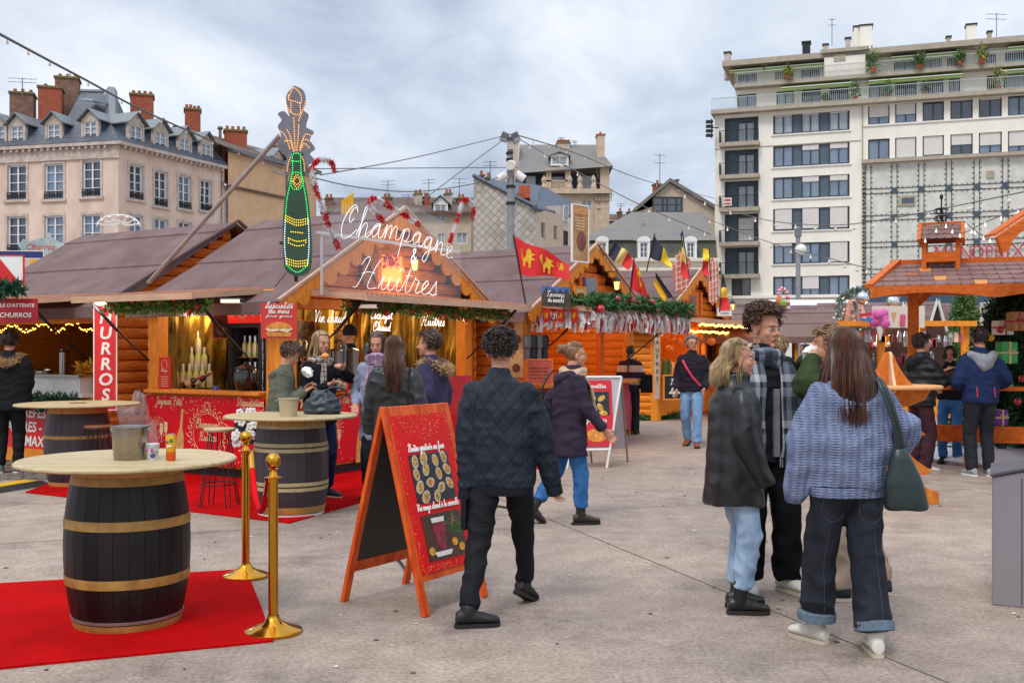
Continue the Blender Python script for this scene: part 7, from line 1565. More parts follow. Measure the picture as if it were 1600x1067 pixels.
# white flower wreath print standing behind the stool
p = at(386,668,11.2); t = thing('flower_bouquet', 'white flowers with dark outlines behind the stool', 'flowers', p); mb = MB(); rnd = random.Random(7)
for k in range(22):
 c = V((rnd.uniform(-.14,.14), rnd.uniform(-.03,.03), rnd.uniform(-.18,.18)))
 for j in range(5): a = j * 1.257 + k; mb.ball(c + V((.025 * math.cos(a),-.01,.025 * math.sin(a))),.02,.008,.02,7)
mb.build('petals', whitep, t); mb = MB(); mb.ball((0,.02,0),.15,.02,.19,14); mb.build('dark_backing', mat('leaf_dark', '2c2c30', .8), t); mb = MB(); mb.tube([(0,.02,-.18),(0,.02,-.3),(0,.02,-p.z + .004)], .008,5); mb.build('stem', iron, t)
# == brass rope stands
def stanchion(lab, p, h=1.0):
 t = thing('rope_stand', lab, 'rope stand', p, 0, 'brass rope stands'); mb = MB(); mb.lathe([(0,0),(.158,0),(.162,.008),(.16,.018),(.15,.024),(.09,.045),(.05,.065),(.034,.09),(.03,.1)], 48); mb.build('base', gold, t, smooth=40); mb = MB(); mb.lathe([(.027,.09),(.027, h - .15)], 24); mb.build('pole', gold, t, smooth=40)
 mb = MB(); mb.lathe([(.027, h - .15),(.05, h - .148),(.052, h - .142),(.03, h - .138),(.022, h - .12),(.018, h - .11),(.022, h - .1),(.03, h - .095)], 28); mb.build('collar', gold, t, smooth=40); mb = MB(); mb.ball((0,0, h - .05),.043, n=28, m=20); mb.build('ball_finial', gold, t, smooth=60); return t
S1 = stanchion('nearer brass rope stand on the corner of the red carpet', gp(427,988),1.02); S2 = stanchion('further brass rope stand beside the carpet', gp(384,901),1.03)
a, b = S2.location + V((.04,-.02,.87)), S1.location + V((-.03,.02,.86)); t = thing('velvet_rope', 'short red velvet rope hanging between the two brass stands', 'rope', a); P = [p - a for p in sag(a, b, .28,20)]; mb = MB(); mb.tube(P, .019,10); mb.build('rope', mat('velvet_red', 'd00c14', .9, var=.1, spec=.1), t, smooth=60); mb = MB(); mb.tube(P[:3], .022,10); mb.build('end_cap', gold, t, smooth=50); mb = MB(); mb.tube(P[-3:], .022,10); mb.build('end_cap', gold, t, smooth=50)
# == wooden chalkboard sign with red menu
FL, RL = V((-.53,6.29,0)), V((-1.08,6.68,0)); dr = V((.37,.55,0)); dr.normalize(); wS = .66; top = (FL + RL) / 2 + V((0,0,1.24))
AS = thing('menu_board', 'orange wooden folding menu board with a red oyster and mulled wine poster', 'sign board', (FL + RL) / 2); o = V(AS.location); sw = mat('sign_wood', 'bf3c10', .5, var=.25, vs=4, col2='e46420', stretch=(4,4,1), spec=.3, bump=.15)
u = dr; fT = top - o; fB = FL - o; rB = RL - o; nf = u.cross((fT - fB).normalized()).normalized()
def leaf(B_, nm, sgn):
 up = (fT - B_).normalized(); nn = u.cross(up).normalized() * sgn; Lg = (fT - B_).length
 for x in (0, wS - .055): mb = MB(); mb.bar(B_ + u * (x + .0275), B_ + u * (x + .0275) + up * Lg, .055,.028, up=nn); mb.build('leg', sw, AS, bevel=.003)
 for s0, s1 in ((Lg - .085, Lg - .002),(.2,.27)): mb = MB(); mb.add([B_ + u * a_ + up * c_ + nn * e_ for a_ in (.056, wS - .056) for c_ in (s0, s1) for e_ in (-.013,.013)], [(0,1,3,2),(4,6,7,5),(0,4,5,1),(2,3,7,6),(0,2,6,4),(1,5,7,3)]); mb.build('rail', sw, AS, bevel=.002)
 mb = MB(); mb.add([B_ + u * a_ + up * c_ + nn * e_ for a_ in (.05, wS - .05) for c_ in (.265, Lg - .08) for e_ in (-.006,.002)], [(0,1,3,2),(4,6,7,5),(0,4,5,1),(2,3,7,6),(0,2,6,4),(1,5,7,3)]); mb.build(nm, mat('slate_board', '35332f', .7, var=.1), AS)
 return up, nn, Lg
leaf(rB, 'chalk_panel', -1); up, nn, Lg = leaf(fB, 'chalk_panel', 1)
fr_n = u.cross(up).normalized(); fr_n = fr_n if fr_n.y < 0 or fr_n.x > 0 else -fr_n
Mp = Matrix.Translation(FL + u * (wS / 2) + up * (Lg * .5 + .09) + fr_n * .018) @ Matrix((u, -fr_n, up)).transposed().to_4x4()
PS = board('menu_poster', 'glossy red poster with oysters above and mulled wine below on the wooden board', 'poster', Mp, .56,.98, mat('poster_gloss', 'dc1010', .45, var=.05, spec=.25), None, t=.006)
spots(PS, .56,.98,1500, mat('glitter_gold', 'e8b070', .5),5, lambda a_, b_, r_: abs(a_) > .47 - abs(r_.gauss(0,.03)) or b_ < -.46 or (b_ > .3 + .5 * a_ * a_ * 2 and r_.random() < .8 and b_ > .33),.0035)
writing(PS, 'Huître gratinée au four', .024,0,.255, whitep, .0034, width=.36); writing(PS, 'Vin rouge chaud à la cannelle', .022,.0,-.115, whitep, .003, width=.42)
def pic(z0_, z1_, m, nm): mb = MB(); mb.box(-.19,-.0035, z0_, .2,-.0005, z1_); return mb.build(nm, m, PS)
pic(-.07,.235, mat('photo_slate', '24252d', .4, var=.5, vs=12), 'printed_tray'); rnd = random.Random(9); sh = MB(); fi = MB(); gr = MB()
for i, (x, z) in enumerate(((-.14,.19),(-.05,.205),(.06,.185),(.15,.2),(-.15,.11),(-.05,.135),(.07,.1),(.16,.12),(-.14,.03),(-.03,.05),(.07,.01),(-.1,-.035),(.01,-.04),(.16,.03))):
 a = rnd.uniform(0,3); rx_ = rnd.uniform(.04,.05); 
 ol_ = [(x + rx_ * (1 + .12 * math.sin(3 * t)) * math.cos(t) * math.cos(a) - rx_ * .72 * math.sin(t) * math.sin(a), z + rx_ * math.cos(t) * math.sin(a) + rx_ * .72 * math.sin(t) * math.cos(a)) for t in [k * .45 for k in range(14)]]
 sh.prism(ol_, (0,-.0045,0), X, Z_, .001); fi.prism([(x + (px - x) * .68, z + (pz - z) * .68) for px, pz in ol_], (0,-.0058,0), X, Z_, .001)
 for _ in range(5): gr.ball((x + rnd.uniform(-.02,.02),-.007, z + rnd.uniform(-.016,.016)), rnd.uniform(.003,.007),.001, rnd.uniform(.003,.006),5)
sh.build('printed_shell', mat('shell', 'c9bca0', .5, var=.3, vs=60), PS); fi.build('printed_oyster', mat('oyster', 'd89a4a', .5, var=.5, vs=90), PS); gr.build('printed_herb', mat('herb', '4c5a22', .5, var=.4, vs=40), PS)
pic(-.43,-.145, mat('photo_wood', '4a2c1c', .4, var=.5, vs=4, stretch=(14,1,1)), 'printed_table')
mb = MB(); mb.prism([(-.07,0),(.07,0),(.045,-.12),(.03,-.17),(-.03,-.17),(-.045,-.12)], (-.04,-.0045,-.2), X, Z_, .001); mb.build('printed_glass', mat('wine_print', '8a0f2a', .3, var=.6, vs=22), PS); mb = MB(); mb.prism([(-.06,0),(.06,0),(.065,.03),(-.065,.03)], (-.04,-.0055,-.2), X, Z_, .001); mb.prism([(-.08,0),(.1,0),(.08,-.03),(-.06,-.03)], (-.05,-.0055,-.38), X, Z_, .001); mb.build('printed_foam', whitep, PS)
mb = MB(); leaves(mb, [V((.06,-.004,-.2)), V((.15,-.004,-.27))], .05,90,.03); 
for v_ in mb.v: v_.y = max(-.0062, min(-.0042, v_.y))
mb.build('printed_holly', mat('holly', '2a7a2a', .4, var=.3), PS); mb = MB(); [mb.ball((x, -.006, z),.011,.001,.011,8) for x, z in ((.1,-.2),(.12,-.215),(.095,-.225),(.11,-.19))]; mb.build('printed_berry', baub, PS); mb = MB(); [mb.prism([(.03 * math.cos(t),.026 * math.sin(t)) for t in [k * .6 for k in range(10)]], (x, -.0052, z), X, Z_, .001) for x, z in ((.09,-.34),(-.15,-.37),(.15,-.38))]; mb.build('printed_orange', mat('citrus', 'e09a2c', .5, var=.4, vs=40), PS)
# white aluminium menu stand further back
a, b = gp(949,731), gp(981,724); 
WS = thing('menu_stand', 'white-framed metal menu stand with a red seafood poster behind the walking woman', 'sign board', gp(925,731)); o = V(WS.location); Yw = o.y; sc3 = Yw / FPX
def wp3(px, py, dy=0): return at(px, py, Yw + dy) - o
FRw, TRw = wp3(948,731), wp3(971,589,.25)
uxw = V((.985,.17,0)) * .55; FRw.z = 0; FLw = FRw - uxw; TLw = TRw - uxw
mb = MB(); [mb.tube([p_, q_], .018,8) for p_, q_ in ((FLw, TLw),(FRw, TRw),(TLw, TRw),(FLw.lerp(TLw, .2), FRw.lerp(TRw, .2)))]; mb.build('frame', white_p, WS, smooth=50); RBw = wp3(981,725,.75); RAw = wp3(925,725,.65)
mb = MB(); mb.tube([RBw, TRw + V((0,.02,0))], .014,8); mb.tube([RAw, TLw + V((0,.02,0))], .014,8); mb.tube([RBw.lerp(TRw, .2), RAw.lerp(TLw, .2)], .012,8); mb.build('rear_frame', steel, WS, smooth=50)
mb = MB(); q_ = [FLw.lerp(TLw, .2), FRw.lerp(TRw, .2), TRw, TLw]; mb.add([p_ + V((0,.004,0)) for p_ in q_], [(0,1,2,3)]); q_ = [RAw.lerp(TLw, .2), RBw.lerp(TRw, .2), TRw + V((0,.03,0)), TLw + V((0,.03,0))]; mb.add([p_ for p_ in q_], [(0,1,2,3)]); mb.build('panel', mat('stand_panel', 'b5aeb2', .6, var=.06), WS)
ux = (FRw - FLw).normalized(); up2 = (TLw - FLw).normalized(); n2 = ux.cross(up2).normalized(); n2 = -n2 if n2.y > 0 else n2; cc = o + (FLw.lerp(TLw, .2) + TRw) / 2 + n2 * .012
P2_ = board('menu_poster', 'pinkish red poster with mussels on the white metal stand', 'poster', Matrix.Translation(cc) @ Matrix((ux, -n2, ux.cross(-n2))).transposed().to_4x4(),.46,.9, mat('poster_rose', 'cc1f30', .45, var=.05), None, t=.004)
writing(P2_, 'Crevettes', .035,0,.34, whitep, .005, width=.3); writing(P2_, 'foie gras', .035,0,-.12, whitep, .005, width=.28); mb = MB(); mb.box(-.17,-.003,-.03,.19,-.001,.29); mb.build('printed_plate', mat('photo_slate', '24252d'), P2_)
mb = MB(); [mb.ball((x, -.005, z),.06,.001,.035,10, rot=Matrix.Rotation(r_, 3, 'Y')) for x, z, r_ in ((-.05,.22,.5),(.08,.2,-.6),(-.08,.1,.2),(.06,.08,1.0),(.1,.0,.2))]; mb.build('printed_mussel', mat('mussel', 'c9a23c', .4, var=.5, vs=20), P2_); mb = MB(); mb.ball((0,-.004,-.3),.15,.002,.09,14); mb.build('printed_bun', mat('bun', 'd98a3a'), P2_)
q = at(718,617,13.6); rb_ = board('red_board', 'plain deep red board standing right of the oyster counter', 'board', facing(q, 20),.32,.5, mat('board_crimson', 'a3101e', .45, var=.1)); mb = MB(); mb.tube([(-.12,.02,-.25),(-.12,.02,-q.z + .002)], .012,6); mb.tube([(.12,.02,-.25),(.12,.02,-q.z + .002)], .012,6); mb.build('leg', iron, rb_)
# == people
def nmix(name, col, bumpf, rough=.8, dist=.01, st=.6, spec=.3, sheen=0):
 """cloth material; bumpf(nodes, links, coordinate socket) returns (height socket, colour socket or None)"""
 if name in MATS: return MATS[name]
 m, nt, b = _nodes(name); n, l = nt.nodes.new, nt.links.new; t = n('ShaderNodeTexCoord'); h, c = bumpf(n, l, t.outputs['Object'])
 nz = n('ShaderNodeTexNoise'); nz.inputs['Scale'].default_value = 7; nz.inputs['Detail'].default_value = 6; l(t.outputs['Object'], nz.inputs['Vector'])
 rp = n('ShaderNodeValToRGB'); l(nz.outputs['Fac'], rp.inputs[0]); rp.color_ramp.elements[0].color = (.72,.72,.72,1); rp.color_ramp.elements[1].color = (1.2,1.2,1.2,1); rp.color_ramp.elements[0].position = .3; rp.color_ramp.elements[1].position = .7
 mx = n('ShaderNodeMix'); mx.data_type = 'RGBA'; mx.blend_type = 'MULTIPLY'; mx.inputs[0].default_value = 1; l(rp.outputs[0], mx.inputs[7])
 if c: l(c, mx.inputs[6])
 else: mx.inputs[6].default_value = (*hx(col),1)
 l(mx.outputs[2], b.inputs['Base Color']); b.inputs['Roughness'].default_value = rough; b.inputs['Specular IOR Level'].default_value = spec; b.inputs['Sheen Weight'].default_value = sheen
 if h: bp = n('ShaderNodeBump'); bp.inputs['Strength'].default_value = st; bp.inputs['Distance'].default_value = dist; l(h, bp.inputs['Height']); l(bp.outputs[0], b.inputs['Normal'])
 MATS[name] = m; return m
def M1(n, l, op, a, b_=None):
 m = n('ShaderNodeMath'); m.operation = op
 for i, q in enumerate((a, b_)):
  if q is None: continue
  if isinstance(q, (int, float)): m.inputs[i].default_value = q
  else: l(q, m.inputs[i])
 return m.outputs[0]
def f_quilt(n, l, c):
 s = n('ShaderNodeSeparateXYZ'); l(c, s.inputs[0]); o = []
 for op in ('ADD', 'SUBTRACT'): v = M1(n, l, op, M1(n, l, 'MULTIPLY', s.outputs[0], 1.25), s.outputs[2]); o.append(M1(n, l, 'PINGPONG', v, .052))
 mn = M1(n, l, 'MINIMUM', *o); return M1(n, l, 'MULTIPLY', M1(n, l, 'POWER', M1(n, l, 'MULTIPLY', mn, 19),.45),1.0), None
def f_knit(n, l, c):
 def wv(d, sc_, di):
  w_ = n('ShaderNodeTexWave'); w_.bands_direction = d; w_.inputs['Scale'].default_value = sc_; w_.inputs['Distortion'].default_value = di; w_.inputs['Detail'].default_value = 2; w_.inputs['Detail Scale'].default_value = 2; l(c, w_.inputs['Vector']); return w_.outputs['Fac']
 z = n('ShaderNodeTexNoise'); z.inputs['Scale'].default_value = 75; z.inputs['Detail'].default_value = 5; l(c, z.inputs['Vector'])
 h = M1(n, l, 'ADD', M1(n, l, 'MULTIPLY', wv('X', 8,1.6),.5), M1(n, l, 'ADD', M1(n, l, 'MULTIPLY', M1(n, l, 'MULTIPLY', wv('Z', 22,3), wv('X', 4,.6)),.6), M1(n, l, 'MULTIPLY', z.outputs['Fac'], .6)))
 rp = n('ShaderNodeValToRGB'); l(h, rp.inputs[0]); rp.color_ramp.elements[0].color = (*hx('626d8a'),1); rp.color_ramp.elements[0].position = .2; rp.color_ramp.elements[1].color = (*hx('7f8aa8'),1); rp.color_ramp.elements[1].position = 1.0
 return h, rp.outputs[0]
def f_plain(sc_=120):
 def f(n, l, c): z = n('ShaderNodeTexNoise'); z.inputs['Scale'].default_value = sc_; z.inputs['Detail'].default_value = 4; l(c, z.inputs['Vector']); return z.outputs['Fac'], None
 return f
def f_bands(axis, per, cols, off=0, both=None):
 def f(n, l, c):
  s = n('ShaderNodeSeparateXYZ'); l(c, s.inputs[0]); rp = n('ShaderNodeValToRGB'); rp.color_ramp.interpolation = 'CONSTANT'; fr_ = M1(n, l, 'FRACT', M1(n, l, 'DIVIDE', M1(n, l, 'ADD', s.outputs[axis], off), per)); l(fr_, rp.inputs[0])
  for i, (p_, c_) in enumerate(cols):
   e = rp.color_ramp.elements[i] if i < 2 else rp.color_ramp.elements.new(p_); e.position = p_; e.color = (*hx(c_),1)
  out = rp.outputs[0]
  if both:
   r2 = n('ShaderNodeValToRGB'); r2.color_ramp.interpolation = 'CONSTANT'; l(M1(n, l, 'FRACT', M1(n, l, 'DIVIDE', s.outputs[both[0]], both[1])), r2.inputs[0])
   for i, (p_, c_) in enumerate(cols): e = r2.color_ramp.elements[i] if i < 2 else r2.color_ramp.elements.new(p_); e.position = p_; e.color = (*hx(c_),1)
   mx = n('ShaderNodeMix'); mx.data_type = 'RGBA'; mx.inputs[0].default_value = .5; l(out, mx.inputs[6]); l(r2.outputs[0], mx.inputs[7]); out = mx.outputs[2]
  z = n('ShaderNodeTexNoise'); z.inputs['Scale'].default_value = 110; z.inputs['Detail'].default_value = 4; l(c, z.inputs['Vector']); return z.outputs['Fac'], out
 return f
def denim(name, c1, c2): return mat(name, c1,.85, col2=c2, vs=5, bump=.35, bs=90, stretch=(1.5,1.5,.8), spec=.2, vc=(.3,.75))
def cloth(name, c): return nmix(name, c, f_plain(90),.85,.004,.5,.25)
skin = mat('skin', 'c08a70', .6, var=.07, vs=14, spec=.4); lipm = mat('lips', '9c4f4a', .4, var=.05); eyew = mat('eye_white', 'c9c4be', .2, var=0); eyed = mat('iris_dark', '1c120d', .1, var=0)
def hairm(n_, c1, c2): return mat(n_, c1,.42, col2=c2, vs=16, stretch=(1.6,1.6,.35), spec=.5, bump=.2, bs=40)
def ik(a, t, l1, l2, pole):
 d = t - a; D = min(d.length, (l1 + l2) * .998); dn = d.normalized(); t = a + dn * D; x = (l1 * l1 - l2 * l2 + D * D) / (2 * D); h = math.sqrt(max(l1 * l1 - x * x, 0)); p = V(pole); p = (p - dn * p.dot(dn)); p = p.normalized() if p.length > 1e-5 else V((0,1,0)); return a + dn * x + p * h, t
def solid(mb, vox, its=3, disp=None, keep=None):
 me = bpy.data.meshes.new('t'); me.from_pydata([tuple(p) for p in mb.v], [], mb.f); ob = bpy.data.objects.new('t', me); C.objects.link(ob); md = ob.modifiers.new('r', 'REMESH'); md.mode = 'VOXEL'; md.voxel_size = vox
 dg = bpy.context.evaluated_depsgraph_get(); m2 = bpy.data.meshes.new_from_object(ob.evaluated_get(dg)); bpy.data.objects.remove(ob); bpy.data.meshes.remove(me)
 n = len(m2.vertices); co = np.empty(n * 3); m2.vertices.foreach_get('co', co); co = co.reshape(-1,3); e = np.empty(len(m2.edges) * 2, dtype=int); m2.edges.foreach_get('vertices', e); e = e.reshape(-1,2); cnt = np.bincount(e.ravel(), minlength=n)[:, None]
 for _ in range(its):
  acc = np.stack([np.bincount(e[:, 0], co[e[:, 1], k], n) + np.bincount(e[:, 1], co[e[:, 0], k], n) for k in range(3)], 1); co = co * .4 + .6 * acc / np.maximum(cnt, 1)
 m2.vertices.foreach_set('co', co.ravel()); m2.update()
 if disp:
  no = np.empty(n * 3); m2.vertices.foreach_get('normal', no); no = no.reshape(-1,3); d = np.array([disp(V(p)) for p in co]); co = co + no * d[:, None]; m2.vertices.foreach_set('co', co.ravel())
 m2.polygons.foreach_set('use_smooth', [True] * len(m2.polygons)); m2.update(); return m2
def put(me, name, m, par): me.name = name; me.materials.clear(); me.materials.append(m); o = bpy.data.objects.new(name, me); C.objects.link(o); o.parent = par; return o
def folds(amp, f=(6,6,13), seed=0):
 s_ = V((seed * 3.1, seed, 0)); return lambda p: amp * (1 + 1.1 * math.exp(-((p.z - .14) / .1) ** 2)) * (.55 - 2.0 * abs(noise.noise(V((p.x * f[0], p.y * f[1], p.z * f[2])) + s_))) + amp * .4 * noise.noise(V((p.x * 10, p.y * 10, p.z * 13)) + s_)
def hand(mb, w_, d, pn, curl=.5, side=1, s=1.0):
 """palm, four unequal fingers and a thumb from the wrist w_ along d; pn = palm normal"""
 d = d.normalized(); pn = (pn - d * pn.dot(d)).normalized(); a = d.cross(pn) * side
 rs = []
 for t, hw, th in ((-.02,.026,.022),(.02,.032,.02),(.06,.041,.017),(.088,.04,.014)): rs.append([w_ + d * t * s + a * (hw * s * math.cos(k * math.pi / 5)) + pn * (th * s * math.sin(k * math.pi / 5)) for k in range(10)])
 mb.rings(rs)
 for i, (o_, L_) in enumerate(((-.03,.062),(-.01,.073),(.01,.078),(.03,.07))):
  p = w_ + (d * .085 + a * o_) * s; dd = V(d); P = [p]
  for k in range(3): dd = (Matrix.Rotation(-curl * (.55 + .25 * k) * side, 3, a) @ dd); P.append(P[-1] + dd * L_ * s * (.42,.32,.26)[k])
  mb.tube(P, [.0088 * s, .0082 * s, .0074 * s, .0062 * s], 8)
 p = w_ + (d * .025 + a * .03) * s; mb.tube([p, p + (d * .03 + a * .022 + pn * .012) * s, p + (d * .058 + a * .022 + pn * .03) * s], [.013 * s, .0105 * s, .008 * s], 8)
def person(label, x, Y, yaw, h=1.75, head=(0,0,0), lean=(0,0), Lw=None, Rw=None, Lf=None, Rf=None, Lp=None, Rp=None, top=None, pants=None, shoe=None, hair=None, near=False, arm=1.0, z0=0, rolled=None, seed=1, curl=.6, sl=(.07,.055,.045), skinm=None, nohand='', face=True, neck_z=1.455, elbL=None, elbR=None, wide=1.0, extra=None):
 s = h / 1.75; t = thing('person', label, 'person', (x, Y, z0), R(yaw)); S = lambda *p: V(p) * s; vox = .0085 if near else .014; rnd = random.Random(seed)
 pel, nek = S(0,0,.95), S(lean[0], lean[1], neck_z); cen = lambda z: pel.lerp(nek, min(max((z - .95) / (neck_z - .95),-.1),1.1)) if z > .95 else S(0,0, z)
 hc = nek + S(lean[0] * .3, lean[1] * .3 + .03,.17); sh = {k: cen(1.39) + S(q * .16 * wide, -.005,0) - V((0,0, cen(1.39).z - 1.382 * s)) for k, q in (('L', -1),('R', 1))}; hp_ = {k: S(q * .088,0,.9) for k, q in (('L', -1),('R', 1))}
 W_ = {'L': S(*(Lw or (-.235,.03,.86))), 'R': S(*(Rw or (.235,.03,.86)))}; F_ = {'L': Lf or (-.1,0,0,10,0), 'R': Rf or (.1,0,0,-10,0)}
 el, kn, an = {}, {}, {}
 for k, q in (('L', -1),('R', 1)):
  el[k], W_[k] = ik(sh[k], W_[k], .285 * s * arm, .265 * s * arm, (Lp or (-.5,-1,-.2)) if k == 'L' else (Rp or (.5,-1,-.2))); fx, fy, fz, fyaw, pit = F_[k]; an[k] = S(fx, fy, fz + .09); ll = max(.411 * s, (an[k] - hp_[k]).length * .503); kn[k], an[k] = ik(hp_[k], an[k], ll, ll, (q * .12,1,0))
 def ring(z, rx, ry, dy=0, p=.82, c=None):
  c = c or cen(z); c = V((c.x, c.y + dy * s, z * s)); return [c + V((rx * s * math.copysign(abs(math.cos(a)) ** p, math.cos(a)), ry * s * math.copysign(abs(math.sin(a)) ** p, math.sin(a)),0)) for a in [2 * math.pi * i / 28 for i in range(28)]]
 b = MB(); b.rings([ring(*r_) for r_ in ((.86,.14,.09),(.95,.15,.1),(1.08,.125,.085),(1.25,.15,.1),(1.38,.155,.09),(1.43,.1,.07))]); b.tube([cen(1.4), nek, hc - V((0,.02,.05)) * s], [.06 * s, .055 * s, .052 * s], 14)
 for k in 'LR':
  b.ball(sh[k], .055 * s); b.tube([sh[k], el[k], W_[k]], [.05 * s, .04 * s, .028 * s], 10); b.ball(el[k], .04 * s, n=10); b.tube([hp_[k], kn[k], an[k]], [.08 * s, .052 * s, .04 * s], 12); b.ball(kn[k], .052 * s, n=10)
 bod = solid(b, .018,2)
 Hm = Matrix.Translation(hc) @ Matrix.Rotation(R(head[0]),4, 'Z') @ Matrix.Rotation(R(head[1]),4, 'X') @ Matrix.Rotation(R(head[2]),4, 'Y') @ Matrix.Scale(s * 1.0,4)
 q = MB(); q.T = Hm; B_ = q.ball
 B_((0,-.012,.03),.075,.094,.085,24,16); B_((0,.03,-.03),.06,.06,.078,20,14); B_((0,.034,-.075),.046,.05,.034,16,10); B_((0,.078,-.098),.019,.016,.014); B_((0,.074,.026),.045,.017,.011); q.tube([(0,.082,.018),(0,.098,-.01),(0,.109,-.028)], [.007,.009,.0125], 10); B_((.01,.096,-.031),.009,.008,.007); B_((-.01,.096,-.031),.009,.008,.007)
 for sg in (-1,1): B_((sg * .036,.058,-.028),.022,.022,.024); B_((sg * .076,-.002,-.012),.008,.019,.031, rot=Matrix.Rotation(sg * .3,3, 'Z'))
 B_((0,.084,-.063),.024,.012,.012)
 q.T = Matrix(); q.tube([cen(1.42) + V((0,0,.02)), nek + V((0,0,.02)), Hm @ V((0,-.015,-.06))], [.06 * s, .054 * s, .053 * s], 16)
 hd = solid(q, .0052 if near else .008,1)
 hm = []
 for k, sg in (('L', -1),('R', 1)):
  if k in nohand: continue
  q = MB(); d = (W_[k] - el[k]).normalized(); hand(q, W_[k] + d * .015 * s, d, V((-sg, .2,0)) if abs(d.z) > .6 else V((0,0,1)), curl, 1 if sg > 0 else -1, s); hm.append(solid(q, .0045,1))
 bm_ = MB()
 for me in [bod, hd] + hm: o_ = len(bm_.v); bm_.v += [v.co.copy() for v in me.vertices]; fs = [[i + o_ for i in p.vertices] for p in me.polygons]; bm_.f += fs; bm_.m += [0] * len(fs); bpy.data.meshes.remove(me)
 bm_.build('body', skinm or skin, t, smooth=180)
 if face:
  q = MB(); q.T = Hm
  for sg in (-1,1): q.ball((sg * .031,.0775,.0),.0135,.0115,.0062,12)
  e_ = q.build('eyes', eyew, t, smooth=180); q = MB(); q.T = Hm
  for sg in (-1,1): q.ball((sg * .031,.0855,-.0005),.0064,.0045,.006,10); q.tube([(sg * .018,.087,.002),(sg * .031,.0905,.0078),(sg * .044,.082,.002)], .0016,5)
  q.build('iris', eyed, e_); q = MB(); q.T = Hm
  for sg in (-1,1): q.tube([(sg * .014,.092,.02),(sg * .03,.093,.0265),(sg * .047,.08,.021)], [.0034,.0042,.0018], 6, flat=.8)
  q.build('eyebrows', hair[1] if hair else eyed, t); q = MB(); q.T = Hm; q.ball((0,.0925,-.0585),.0215,.0065,.0042,14); q.ball((0,.0915,-.0665),.018,.0075,.005,14); q.build('lips', lipm, t, smooth=180)
 # clothes
 if pants:
  m_, r1, r2, r3, hemz = pants[:5]; q = MB(); q.rings([ring(*r_) for r_ in ((.84,.12,.085),(.9,.165 * wide, .118,-.01),(.96,.155 * wide, .108,-.005),(1.0,.13 * wide, .09))])
  for k in 'LR': e_ = an[k] + (kn[k] - an[k]).normalized() * (hemz - .09) * s; q.tube([hp_[k] + V((0,-.01,.02)) * s, hp_[k].lerp(kn[k], .5), kn[k], kn[k].lerp(e_, .6), e_], [r1 * s, (r1 * .55 + r2 * .45) * s, r2 * s, (r2 * .4 + r3 * .6) * s, r3 * s], 16)
  put(solid(q, vox, 5, folds(.011 if near else .007,(7,7,9), seed)), 'trousers', m_, t)
  if rolled:
   q = MB()
   for k in 'LR': u_ = (kn[k] - an[k]).normalized(); e_ = an[k] + u_ * (hemz - .095) * s; q.tube([e_, e_ + u_ * .005, e_ + u_ * .05, e_ + u_ * .055], [r3 * s, (r3 + .012) * s, (r3 + .012) * s, r3 * s], 24)
   q.build('turn_up', rolled, t, smooth=40)
 if shoe:
  for k in 'LR':
   fx, fy, fz, fyaw, pit = F_[k]; o_ = an[k]; T = Matrix.Translation(o_) @ Matrix.Rotation(R(fyaw),4, 'Z') @ Matrix.Rotation(R(pit),4, 'X') @ Matrix.Scale(s, 4); q = MB(); q.T = T
   q.rings([[V((w_ * math.cos(a), y_, -.072 + h_ * 1.12 * (1 + math.sin(a)))) for a in [2 * math.pi * i / 16 for i in range(16)]] for y_, w_, h_ in ((-.075,.02,.015),(-.07,.034,.035),(-.03,.038,.042),(.03,.04,.04),(.09,.045,.03),(.14,.046,.024),(.18,.034,.019),(.195,.012,.01))]); q.T = Matrix(); q.tube([o_ + V((0,0,-.035)) * s, o_, o_ + (kn[k] - o_).normalized() * max(shoe[2], .03) * s], [.044 * s, .046 * s, .052 * s], 14); q.T = T; q.ball((0,.06,-.03),.034,.07,.034,12)
   so = put(solid(q, .007 if near else .01,1), 'shoe', shoe[0], t); q = MB(); q.T = T
   ol_ = [(.0,-.084),(.028,-.074),(.036,-.045),(.035,.02),(.041,.07),(.045,.11),(.043,.15),(.03,.182),(0,.196)]; ol_ += [(-a_, b_) for a_, b_ in ol_[-2:0:-1]]; q.prism(ol_, (0,0,-.088),(1,0,0),(0,1,0), shoe[3] * .75 if len(shoe) > 3 else .02); q.build('sole', shoe[1], so, smooth=50)
 for g_i, g in enumerate(top or []):
  hem, hw, ww, cw = g['hem'], g.get('hw', .2), g.get('ww', .18), g.get('cw', .19); dr_ = g.get('dr', .66); q = MB(); zz_ = lambda f: hem + (1.43 - hem) * f
  rs = [ring(hem, hw * wide, hw * dr_), ring(hem + .02, hw * wide * 1.01, hw * dr_)] + ([ring(zz_(.45), ww * wide, ww * dr_)] if hem < 1.15 else []) + [ring(1.28 if hem < 1.2 else 1.35, cw * wide, cw * dr_, .003), ring(1.36, cw * .95 * wide, cw * dr_ * .92), ring(1.41, cw * .8 * wide, cw * dr_ * .8), ring(1.45, cw * .52 * wide, cw * dr_ * .66), ring(1.485,.075,.075), ring(1.51,.069,.07,.005), ring(1.53,.066,.068,.01)]; q.rings(rs)
  if g.get('collar'): q.tube([cen(1.44), nek + V((0,.005, g['collar'] * s))], [.085 * s, .07 * s], 18)
  sl_ = g.get('sl', sl)
